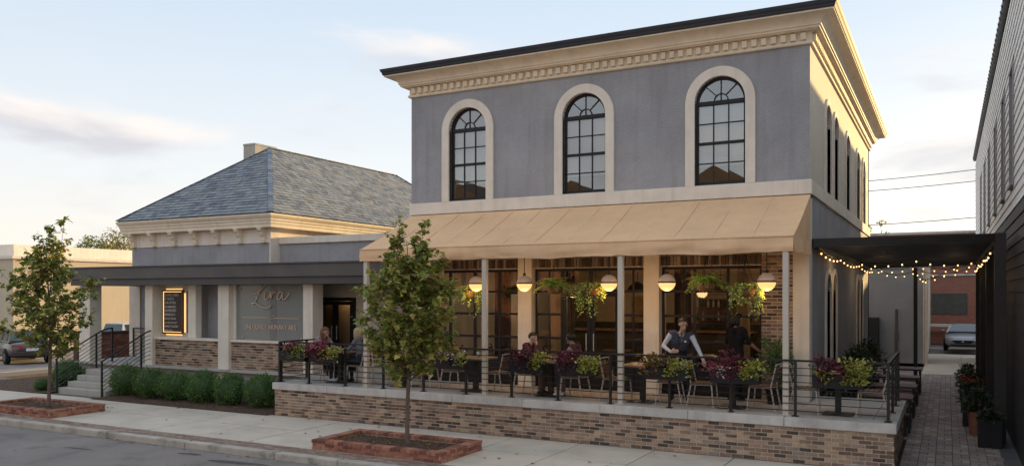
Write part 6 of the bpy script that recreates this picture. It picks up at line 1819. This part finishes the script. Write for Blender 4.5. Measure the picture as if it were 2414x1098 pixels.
ware('drinking_glass', -12.98, 15.75, [(0, 0), (0.03, 0), (0.038, 0.12), (0.034, 0.12), (0.026, 0.01)], GLS, 'clear drinking glass between the two seated women', 'glass')
# tables and chairs inside
DW = mat('dark_dining_wood', (0.06, 0.035, 0.025), 0.4, 0.2, 6)
tin = make_table(DW, 'dining_table'); tini = child_index(tin)
cin = make_chair(BLACK, DW, 'dining_chair'); cini = child_index(cin)
f1 = True
il = ['inside behind the leftmost shopfront bay', 'inside behind the double doors', 'inside behind the right shopfront bay', 'inside near the brick pier']
for i, (x, y) in enumerate(((-9.7, 18.5), (-7.3, 19.3), (-5.0, 18.6), (-3.5, 19.5))):
    o = tin if i == 0 else copy_tree(tin, tini)
    put(o, (x, y, PZ + 0.005), 0.2 * i, 'dark dining table ' + il[i], 'table', 'dining tables inside')
    for sd in (-1, 1):
        c = cin if f1 else copy_tree(cin, cini); f1 = False
        put(c, (x + sd * 0.58, y, PZ + 0.005), R(-90) * -sd + 0.2 * i, 'dark %s chair of the dining table %s' % ('left-hand' if sd < 0 else 'right-hand', il[i]), 'chair', 'dining chairs inside')
# alley tables with benches
def make_alley(name):
    t = thing(name, 'x', 'table', (0, 0, 0))
    for i in range(6):
        m_ = MB(); y = -0.31 + i * 0.124; m_.box(-0.55, 0.55, y - 0.055, y + 0.055, 0.72, 0.75); m_.build('top_slat', REDWOOD, t)
    for sx in (-1, 1):
        for sy in (-1, 1):
            m_ = MB(); m_.bar((sx * 0.48, sy * 0.3, 0.718), (sx * 0.48, sy * 0.3, 0.0), 0.05, 0.05, up=(0, 1, 0)); m_.build('leg', BLACK, t)
    m_ = MB(); m_.box(-0.5, 0.5, -0.03, 0.03, 0.67, 0.716); m_.build('apron', BLACK, t)
    return t
def make_bench(name):
    t = thing(name, 'x', 'bench', (0, 0, 0))
    for i in range(3):
        m_ = MB(); y = -0.12 + i * 0.12; m_.box(-0.5, 0.5, y - 0.052, y + 0.052, 0.43, 0.46); m_.build('seat_slat', REDWOOD, t)
    for sx in (-1, 1):
        m_ = MB(); m_.bar((sx * 0.42, 0, 0.43), (sx * 0.42, 0, 0.0), 0.06, 0.26, up=(0, 1, 0)); m_.build('leg', BLACK, t)
    return t
at = make_alley('slat_table'); ati = child_index(at)
ab = make_bench('slat_bench'); abi = child_index(ab)
wl_ = ['nearest the patio end', 'second from the patio end', 'third from the patio end', 'farthest along, near the rear post']
for i, y in enumerate((19.6, 22.0, 24.4, 27.2)):
    o = at if i == 0 else copy_tree(at, ati)
    put(o, (-1.2, y, 0.0), 0, 'dark red slatted alley table ' + wl_[i], 'table', 'slatted tables along the alley')
    for s_, w2 in ((-0.68, 'near side'), (0.68, 'far side')):
        b = ab if (i == 0 and s_ < 0) else copy_tree(ab, abi)
        put(b, (-1.2, y + s_, 0.0), 0, 'slatted bench, %s of the alley table %s' % (w2, wl_[i]), 'bench', 'slatted benches along the alley')

# ================================================================== POTTED PLANTS
def leafy_pot(name, label, x, y, z, r, h, box, mats, seed, n, lsz, top_h, top_r, cat='planter', group=None, flowers=0):
    rr = random.Random(seed)
    t = thing(name, label, cat, (x, y, z), group)
    m_ = MB()
    if box: m_.box(x - r, x + r, y - r * box, y + r * box, z, z + h)
    else: m_.lathe((x, y, z), [(0, 0), (r * 0.72, 0), (r, h), (r * 1.06, h), (r * 1.06, h - 0.04), (r * 0.9, h - 0.03), (0, h - 0.04)], 18)
    m_.build('pot', PLANTBOX if box else TERRA, t, smooth=False)
    lf = MB(); st_ = MB()
    ry = r * (box or 1)
    for k_ in range(14):
        a = rr.uniform(0, 6.283); q = (x + rr.gauss(0, .5) * top_r, y + rr.gauss(0, .5) * top_r, z + h + top_h * rr.uniform(0.5, 1))
        st_.tube([(x + rr.uniform(-.5, .5) * r, y + rr.uniform(-.5, .5) * ry, z + h - 0.05), q], [0.012, 0.004], 4)
    for i in range(n):
        f = rr.random() ** 0.8
        w_ = top_r * math.sin(math.pi * (0.18 + 0.78 * f)) * rr.uniform(0.3, 1.05); a = rr.uniform(0, 6.283)
        p = Vector((x + w_ * math.cos(a), y + w_ * math.sin(a) * max(1, box * 0.8), z + h - 0.06 + top_h * f * (0.85 + 0.25 * mnoise.noise(Vector((a * 2, seed, f * 3))))))
        lf.leaf(p, Vector((math.cos(a) + rr.gauss(0, .6), math.sin(a) + rr.gauss(0, .6), rr.gauss(0.2, .6))), Vector((0, 0, 1)), lsz * rr.uniform(0.6, 1.4), lsz * 0.5, rr.randrange(len(mats)))
    st_.build('stems', BARK, t)
    lf.build('foliage', mats, t, fixn=False)
    if flowers:
        m_ = MB()
        for i in range(flowers):
            a = rr.uniform(0, 6.283); w_ = top_r * rr.uniform(0.2, 0.9)
            for k_ in range(5):
                m_.leaf(Vector((x + w_ * math.cos(a), y + w_ * math.sin(a), z + h + top_h * rr.uniform(0.7, 1.0))), Vector((rr.gauss(0, 1), rr.gauss(0, 1), rr.gauss(.3, .4))), Vector((0, 0, 1)), 0.06, 0.05)
        m_.build('flowers', FLOWER_R, t, fixn=False)
    return t
# evergreen with upswept sprays beside the brick pier
rr = random.Random(77)
ev = thing('potted_evergreen', 'dark feathery evergreen in a pot in front of the brick pier', 'potted plant', (-2.98, 16.62, PZ))
m_ = MB(); m_.lathe((-2.98, 16.62, PZ), [(0, 0), (0.15, 0), (0.2, 0.3), (0.21, 0.3), (0.21, 0.27), (0, 0.26)], 18); m_.build('pot', PLANTBOX, ev)
lf = MB(); st_ = MB()
for i in range(70):
    a = rr.uniform(0, 6.283); z0 = rr.uniform(0.25, 1.0); ln = 0.3 + 0.25 * (1.3 - z0)
    p0 = Vector((-2.98, 16.62, PZ + z0)); hd = Vector((math.cos(a) * 0.62, math.sin(a) * 0.5, 0.75)).normalized()
    st_.tube([p0, p0 + hd * ln], [0.006, 0.002], 3)
    for k_ in range(46):
        f = rr.uniform(0.1, 1); q = p0 + hd * ln * f
        lf.leaf(q, hd * 0.8 + Vector((rr.gauss(0, .5), rr.gauss(0, .5), rr.gauss(.1, .3))), Vector((rr.gauss(0, 1), rr.gauss(0, 1), 1)), 0.075, 0.016, rr.choices((0, 1, 2), (5, 2, 4))[0])
st_.build('stems', BARK, ev); lf.build('foliage', SHRUBL, ev, fixn=False)
for i, (x, y, sc, lab) in enumerate(((-2.02, 19.0, 0.9, 'dark leafy planter against the side wall, just behind the rightmost flower box'), (-2.0, 20.9, 1.0, 'dark leafy planter under the first arched pair of the side wall'), (-2.05, 23.0, 1.0, 'dark leafy planter midway along the side wall'), (-2.05, 25.6, 1.1, 'dark leafy planter farthest along the side wall'))):
    z_ = 0.0
    leafy_pot('planter_box', lab, x, y, z_, 0.22, 0.75, 1.8, DARK_L, 90 + i, 900, 0.12, 0.95 * sc, 0.5, group='planters along the restaurant side wall')
for i, (x, y, r, h, box, fl, lab) in enumerate(((0.72, 18.35, 0.2, 0.55, 1.0, 0, 'black planter box in front of the nearest pergola post'), (0.55, 19.75, 0.19, 0.5, 0, 0, 'terracotta pot with dark leaves beside the nearest pergola post'), (0.5, 21.2, 0.2, 0.55, 1.6, 14, 'planter with red flowers between the first two pergola posts'),
                                               (0.5, 23.6, 0.2, 0.55, 1.6, 0, 'dark planter past the second pergola post'), (0.5, 26.0, 0.2, 0.55, 1.6, 0, 'farthest dark planter along the pergola posts'))):
    leafy_pot('alley_planter', lab, x, y, 0.0, r, h, box, DARK_L, 120 + i, 520, 0.11, 0.55 if i else 0.2, 0.3 if i else 0.2, group='planters along the pergola posts', flowers=fl)
# ================================================================== PEOPLE
SKIN = mat('skin', (0.52, 0.31, 0.22), 0.55, 0.06, 12)
SKIN2 = mat('skin_deep', (0.3, 0.17, 0.11), 0.55, 0.06, 12)
EYE = mat('eye_dark', (0.02, 0.015, 0.012), 0.3)
LIP = mat('lip', (0.42, 0.2, 0.155), 0.6)
def cloth(n, c, v=0.15): return mat(n, c, 0.9, v, 14, 0.3, 40, spec=0.15)
def person(label, loc, rz, J, cols, hair, voxel=0.011):
    """J: joints in body space (x to the body's right, y forward, z up). One continuous skin grown round them by voxel remeshing."""
    V_ = Vector
    segs = []      # (a, b, ra, rb, region)
    def cap(a, b, ra, rb, reg): segs.append((V_(a), V_(b), ra, rb, reg))
    pel, che, nec, hd = V_(J['pelvis']), V_(J['chest']), V_(J['neck']), V_(J['head'])
    yaw = J.get('yaw', 0.0); tilt = J.get('tilt', 0.0)
    face = V_((math.sin(yaw), math.cos(yaw) * math.cos(tilt), -math.sin(tilt))).normalized()
    side = V_((math.cos(yaw), -math.sin(yaw), 0))
    w_ = J.get('w', 1.0)
    wst = pel.lerp(che, 0.5)
    ux = (V_(J['shR']) - V_(J['shL'])).normalized()
    for s_ in (-1, 1):
        cap(pel + ux * 0.075 * s_ * w_, wst + ux * 0.06 * s_ * w_, 0.115, 0.1, 'hips')
        cap(wst + ux * 0.06 * s_ * w_, che + ux * 0.085 * s_ * w_, 0.1, 0.115, 'top')
        cap(che + ux * 0.075 * s_ * w_, V_(J['shR' if s_ > 0 else 'shL']).lerp(nec, 0.25), 0.11, 0.06, 'top')
    cap(V_(J['shL']), V_(J['shR']), 0.062, 0.062, 'top')
    cap(nec - V_((0, 0, 0.03)), hd - V_((0, 0, 0.06)) - face * 0.02, 0.056, 0.05, 'skin')
    cap(hd + V_((0, 0, 0.025)) - face * 0.022, hd + V_((0, 0, 0.02)) + face * 0.012, 0.083, 0.08, 'skin')
    cap(hd - V_((0, 0, 0.03)) + face * 0.012, hd - V_((0, 0, 0.072)) + face * 0.045, 0.062, 0.036, 'skin')
    cap(hd + face * 0.082 + V_((0, 0, 0.012)), hd + face * 0.1 - V_((0, 0, 0.02)), 0.01, 0.016, 'skin')
    for s_ in (-1, 1): cap(hd + side * 0.082 * s_ + V_((0, 0, 0.012)), hd + side * 0.085 * s_ - V_((0, 0, 0.02)) + face * 0.005, 0.018, 0.012, 'skin')
    sleeve = J.get('sleeve', 'long')
    for k_ in 'LR':
        sh, el, wr = V_(J['sh' + k_]), V_(J['el' + k_]), V_(J['wr' + k_])
        cap(sh, el, 0.06, 0.046, 'sleeve'); cap(el, wr, 0.045, 0.031, 'sleeve' if sleeve == 'long' else 'skin')
        fd = V_(J.get('hand' + k_, tuple((wr - el).normalized()))).normalized()
        pn = V_(J.get('palm' + k_, (0, 0, -1))); sd = fd.cross(pn)
        if sd.length < 0.1: sd = fd.cross(V_((1, 0, 0)))
        sd.normalize(); pn = sd.cross(fd).normalized()
        for o_ in (-0.022, 0.0, 0.022): cap(wr + fd * 0.01 + sd * o_ * 0.7, wr + fd * 0.085 + sd * o_, 0.02, 0.017, 'skin')
        curl = J.get('curl', 0.5)
        for i, (o_, ln) in enumerate(((-0.033, 0.062), (-0.011, 0.078), (0.011, 0.082), (0.033, 0.073))):
            b = wr + fd * 0.085 + sd * o_
            d1 = (fd + pn * curl * 0.5).normalized(); d2 = (fd + pn * curl * 1.6).normalized()
            m1 = b + d1 * ln * 0.55
            cap(b, m1, 0.0095, 0.009, 'skin'); cap(m1, m1 + d2 * ln * 0.5, 0.009, 0.0075, 'skin')
        tb = wr + fd * 0.025 + sd * 0.03; t1 = tb + (fd * 0.7 + sd * 0.6 + pn * 0.3).normalized() * 0.045
        cap(tb, t1, 0.014, 0.011, 'skin'); cap(t1, t1 + (fd + pn * 0.5).normalized() * 0.032, 0.011, 0.009, 'skin')
        hp, kn, an_ = V_(J['hip' + k_]), V_(J['kn' + k_]), V_(J['an' + k_])
        cap(hp, kn, 0.092, 0.062, 'leg'); cap(kn, an_, 0.06, 0.042, 'leg')
        td = V_(J.get('toe' + k_, (0, 1, 0))).normalized()
        cap(an_ - V_((0, 0, 0.035)) - td * 0.03, an_ + td * 0.14 - V_((0, 0, 0.055)), 0.042, 0.034, 'shoe')
    mb = MB()
    for (a, b, ra, rb, reg) in segs:
        if (b - a).length < 1e-4: b = a + V_((0, 0, 0.001))
        d = (b - a).normalized(); pts, rr_ = [], []
        for t in (-1, -0.92, -0.7, -0.38, 0): pts.append(a + d * ra * t); rr_.append(max(0.0008, ra * math.sqrt(max(0, 1 - t * t))))
        for t in (0, 0.38, 0.7, 0.92, 1): pts.append(b + d * rb * t); rr_.append(max(0.0008, rb * math.sqrt(max(0, 1 - t * t))))
        mb.tube(pts, rr_, 10)
    tmp = mb.build('tmp_body', SKIN, None, fixn=True)
    rm = tmp.modifiers.new('r', 'REMESH'); rm.mode = 'VOXEL'; rm.voxel_size = voxel
    sm_ = tmp.modifiers.new('s', 'SMOOTH'); sm_.factor = 0.5; sm_.iterations = 3
    dg = bpy.context.evaluated_depsgraph_get()
    me = bpy.data.meshes.new_from_object(tmp.evaluated_get(dg)); bpy.data.objects.remove(tmp)
    regs = ['skin', 'top', 'sleeve', 'hips', 'leg', 'shoe', 'front']
    me.materials.clear()
    for r_ in regs: me.materials.append(cols.get(r_, cols.get({'sleeve': 'top', 'hips': 'leg', 'front': 'top'}.get(r_, r_), SKIN)))
    np_ = len(me.polygons)
    C_ = np.empty(np_ * 3); me.polygons.foreach_get('center', C_); C_ = C_.reshape(-1, 3)
    best = np.full(np_, 1e9); idx = np.zeros(np_, int)
    for (a, b, ra, rb, reg) in segs:
        A, B = np.array(a), np.array(b); ab = B - A; l2 = max(1e-9, ab @ ab)
        t = np.clip(((C_ - A) @ ab) / l2, 0, 1)
        d = np.linalg.norm(C_ - (A + t[:, None] * ab), axis=1) - (ra + (rb - ra) * t)
        m_ = d < best; best[m_] = d[m_]; idx[m_] = regs.index(reg)
    if 'vneck' in cols:      # shirt front and tie in the opening of the waistcoat
        fw = V_((0, 1, 0)); top_ = nec
        rel = C_ - np.array(top_)
        dz = -rel[:, 2]; lat = np.abs(rel @ np.array(ux)); fr = rel[:, 1] > -0.02
        idx[(idx == 1) & fr & (dz > -0.02) & (dz < 0.26) & (lat < 0.075 * (1 - dz / 0.26))] = 6
    me.polygons.foreach_set('material_index', idx.astype(np.int32))
    me.polygons.foreach_set('use_smooth', [True] * np_)
    me.update()
    me.name = 'body'
    t = thing('person', label, 'person', (0, 0, 0))
    link('body', me, t)
    for s_ in (-1, 1):
        m_ = MB(); p = hd + face * 0.079 + side * 0.03 * s_ + V_((0, 0, 0.022)); m_.ball(p, (0.0125, 0.0125, 0.008), 8, 6); m_.build('eye', EYE, t, smooth=True)
        m_ = MB(); m_.bar(p + V_((0, 0, 0.02)) - side * 0.017 + face * 0.008, p + V_((0, 0, 0.02)) + side * 0.017 + face * 0.008, 0.012, 0.007); m_.build('eyebrow', hair[0], t)
    m_ = MB(); p = hd + face * 0.077 - V_((0, 0, 0.054)); m_.bar(p - side * 0.019, p + side * 0.019, 0.014, 0.01); m_.build('mouth', LIP, t)
    hm_, style = hair
    m_ = MB()
    o3 = V_((rz * 3, 1, 2))
    def qn(d): return 1 + 0.06 * mnoise.noise(d * 4 + o3)
    c = hd + V_((0, 0, 0.036)) - face * 0.022
    rt = Matrix.Rotation(-yaw, 3, 'Z')
    nu, nv = 20, 12
    base_ = len(m_.v)
    for j in range(nv + 1):
        for i in range(nu):
            a = 6.2832 * i / nu; fwd = math.sin(a)
            lo = 0.22 if fwd > 0.55 else (0.12 if fwd > 0.1 else (-0.55 if style == 'short' else -0.75))
            tt = math.asin(max(-0.98, lo)) + (math.pi / 2 - math.asin(max(-0.98, lo))) * j / nv
            d = V_((math.cos(tt) * math.cos(a), math.cos(tt) * fwd, math.sin(tt)))
            q = rt @ V_((d.x * 0.093, d.y * (0.108 if fwd < 0 else 0.112), d.z * 0.094))
            m_.v.append(tuple(c + q * qn(d) * (1.03 if style == 'short' else 1.08)))
    for j in range(nv):
        for i in range(nu):
            i2 = (i + 1) % nu; m_.f.append((base_ + j * nu + i, base_ + j * nu + i2, base_ + (j + 1) * nu + i2, base_ + (j + 1) * nu + i)); m_.m.append(0)
    if style in ('long', 'bob'):
        ln = 0.2 if style == 'long' else 0.09
        for (sx, sy, r_) in ((-0.07, -0.03, 0.034), (0.07, -0.03, 0.034), (-0.04, -0.075, 0.042), (0.04, -0.075, 0.042), (0, -0.085, 0.045), (-0.084, 0.0, 0.024), (0.084, 0.0, 0.024)):
            p0 = c + side * sx + face * sy * 0.9; p1 = p0 - V_((0, 0, 0.09 + ln)) - face * 0.02
            m_.tube([p0 + V_((0, 0, 0.03)), p0 - V_((0, 0, 0.05)), p0.lerp(p1, 0.7), p1], [r_ * 0.7, r_, r_ * 0.95, r_ * 0.3], 8)
    m_.build('hair', hm_, t, smooth=True)
    t.location = loc; t.rotation_euler = (0, 0, rz)
    return t, hd, face, side
HB = mat('hair_dark_brown', (0.03, 0.018, 0.012), 0.6, 0.3, 60)
HA = mat('hair_auburn', (0.14, 0.06, 0.03), 0.6, 0.3, 60)
HBL = mat('hair_blonde', (0.4, 0.28, 0.17), 0.6, 0.25, 60)
HBK = mat('hair_black', (0.012, 0.01, 0.01), 0.5, 0.3, 60)
SHIRT = cloth('pale_blue_shirt', (0.56, 0.57, 0.64), 0.06); VEST = cloth('slate_waistcoat', (0.07, 0.072, 0.095)); NAVY = cloth('dark_trousers', (0.02, 0.02, 0.026))
TIE = cloth('grey_tie', (0.08, 0.085, 0.11)); SHOE = mat('black_shoe', (0.012, 0.012, 0.012), 0.4); WSHOE = mat('white_shoe', (0.7, 0.68, 0.66), 0.6)
# waiter, leaning a little to his left, one hand on the chair in front of him
JW = dict(pelvis=(0.02, -0.06, 0.92), chest=(-0.05, 0.09, 1.2), neck=(-0.085, 0.2, 1.42), head=(-0.11, 0.275, 1.545), yaw=-0.45, tilt=0.42,
          shR=(0.13, 0.13, 1.36), shL=(-0.27, 0.15, 1.32), elR=(0.29, 0.12, 1.1), wrR=(0.13, 0.33, 1.0), handR=(-0.8, 0.3, 0.1), palmR=(0, -1, 0),
          elL=(-0.4, 0.24, 1.06), wrL=(-0.5, 0.42, 0.87), handL=(-0.2, 0.5, -0.6), palmL=(0, 0.3, -1),
          hipR=(0.095, -0.02, 0.9), hipL=(-0.095, -0.02, 0.9), knR=(0.11, 0.02, 0.49), knL=(-0.11, 0.03, 0.49), anR=(0.12, -0.03, 0.09), anL=(-0.13, -0.01, 0.09), toeR=(0.2, 1, 0), toeL=(-0.2, 1, 0))
wt_, hd, face, side = person('waiter in slate waistcoat and pale shirt leaning over the table between flower boxes', (-4.84, 16.3, PZ), R(180 + 14), JW,
       dict(skin=SKIN, top=VEST, sleeve=SHIRT, leg=NAVY, hips=NAVY, shoe=SHOE, front=SHIRT, vneck=1), (HB, 'short'))
def addpart(root, mb, name, m_, smooth=False):
    me = mb.mesh(name, m_, smooth)
    o = bpy.data.objects.new(name, me); COL.objects.link(o); o.parent = root
    return o
m_ = MB(); m_.tube([(-0.085, 0.262, 1.385), (-0.083, 0.272, 1.36), (-0.068, 0.262, 1.26), (-0.055, 0.235, 1.17)], [0.018, 0.014, 0.021, 0.012], 6); addpart(wt_, m_, 'tie', TIE)
m_ = MB(); m_.box(-0.175, -0.13, 0.225, 0.255, 1.19, 1.22); addpart(wt_, m_, 'pocket_square', WSHOE)
m_ = MB(); m_.lathe((0, -0.02, 0.0), [(0.175, 0.55), (0.17, 0.75), (0.165, 0.93), (0.15, 0.99)], 20); addpart(wt_, m_, 'apron', NAVY, True)
def seated(lean=0.0, arms='table', yaw=0.0, tilt=0.05, head_f=0.05, w=1.0):
    J = dict(pelvis=(0, -0.08, 0.56), chest=(0, -0.07 + lean, 0.88), neck=(0, -0.03 + lean * 1.5, 1.1), head=(0, 0.0 + lean * 1.7 + head_f, 1.21), yaw=yaw, tilt=tilt, w=w,
             shR=(0.18 * w, -0.05 + lean * 1.4, 1.055), shL=(-0.18 * w, -0.05 + lean * 1.4, 1.055),
             hipR=(0.095, -0.06, 0.54), hipL=(-0.095, -0.06, 0.54), knR=(0.11, 0.36, 0.53), knL=(-0.1, 0.36, 0.53), anR=(0.1, 0.34, 0.1), anL=(-0.1, 0.32, 0.1))
    J.update(elR=(0.25, 0.12 + lean, 0.83), wrR=(0.15, 0.33 + lean, 0.82), handR=(-0.3, 1, 0), elL=(-0.25, 0.12 + lean, 0.83), wrL=(-0.15, 0.33 + lean, 0.82), handL=(0.3, 1, 0))
    return J
GREYTOP = cloth('grey_pink_jumper', (0.34, 0.28, 0.29)); PINE = cloth('charcoal_trousers', (0.03, 0.032, 0.036)); GREYC = cloth('grey_cardigan', (0.17, 0.165, 0.175))
p_, hd, face, side = person('auburn-haired woman with glasses and white shoes seated at the leftmost patio table', (-13.66, 15.72, PZ), R(-90), seated(0.02, yaw=-0.15), dict(skin=SKIN, top=GREYTOP, leg=PINE, hips=PINE, shoe=WSHOE), (HA, 'long'))
m_ = MB()
for s_ in (-1, 1):
    c = hd + face * 0.099 + side * 0.031 * s_ + Vector((0, 0, 0.02))
    pts = [c + side * 0.023 * math.cos(a) + Vector((0, 0, 0.018 * math.sin(a))) for a in [6.2832 * i / 12 for i in range(13)]]
    m_.tube(pts, 0.0028, 4)
    m_.tube([c + side * 0.023 * s_, hd + side * 0.088 * s_ + Vector((0, 0, 0.022))], 0.0028, 4)
addpart(p_, m_, 'glasses', BLACK)
person('blonde woman in grey seen from behind at the leftmost patio table', (-12.52, 15.74, PZ), R(90), seated(0.02, yaw=0.55), dict(skin=SKIN, top=GREYC, leg=PINE, hips=PINE, shoe=SHOE), (HBL, 'bob'))
PLAID = cloth('wine_plaid_shirt', (0.13, 0.04, 0.045), 0.6); KHAKI = cloth('brown_trousers', (0.13, 0.085, 0.06))
Jm = seated(0.05, yaw=0.45, tilt=0.08)
Jm.update(elR=(0.2, 0.24, 0.84), wrR=(0.09, 0.26, 1.06), handR=(-0.35, -0.25, 0.9), palmR=(0, -1, 0))
person('dark-haired man in a wine shirt seated facing right, hand raised to his mouth', (-7.98, 15.74, PZ), R(-90), Jm, dict(skin=SKIN, top=PLAID, leg=KHAKI, hips=KHAKI, shoe=SHOE), (HB, 'short'))
person('diner with short dark hair seen from behind, seated facing left by the lime vine', (-6.84, 15.74, PZ), R(90), seated(0.06, yaw=0.5, tilt=0.2), dict(skin=SKIN2, top=cloth('dark_plum_shirt', (0.07, 0.035, 0.045), 0.5), leg=cloth('mauve_grey_trousers', (0.2, 0.16, 0.16)), hips=KHAKI, shoe=WSHOE, sleeve=cloth('rose_sleeve', (0.3, 0.2, 0.18))), (HBK, 'short'))
JB = dict(pelvis=(0, 0, 0.95), chest=(0, 0.03, 1.27), neck=(0, 0.04, 1.5), head=(0.0, 0.08, 1.63), yaw=0.4, tilt=0.25, w=0.95,
          shR=(0.18, 0.02, 1.43), shL=(-0.18, 0.02, 1.43), elR=(0.28, 0.08, 1.17), wrR=(0.33, 0.28, 1.03), handR=(0.2, 1, -0.3), elL=(-0.25, 0.06, 1.16), wrL=(-0.14, 0.26, 1.08), handL=(0.4, 1, 0),
          hipR=(0.09, 0, 0.92), hipL=(-0.09, 0, 0.92), knR=(0.1, 0.03, 0.5), knL=(-0.1, 0.02, 0.5), anR=(0.11, -0.02, 0.09), anL=(-0.11, -0.02, 0.09), sleeve='short')
BLK = cloth('black_shirt', (0.012, 0.012, 0.014))
person('server in black seen from behind, standing at the right shopfront bay', (-3.78, 16.72, PZ), R(-25), JB, dict(skin=SKIN2, top=BLK, leg=BLK, hips=BLK, shoe=SHOE), (HBK, 'bob'))
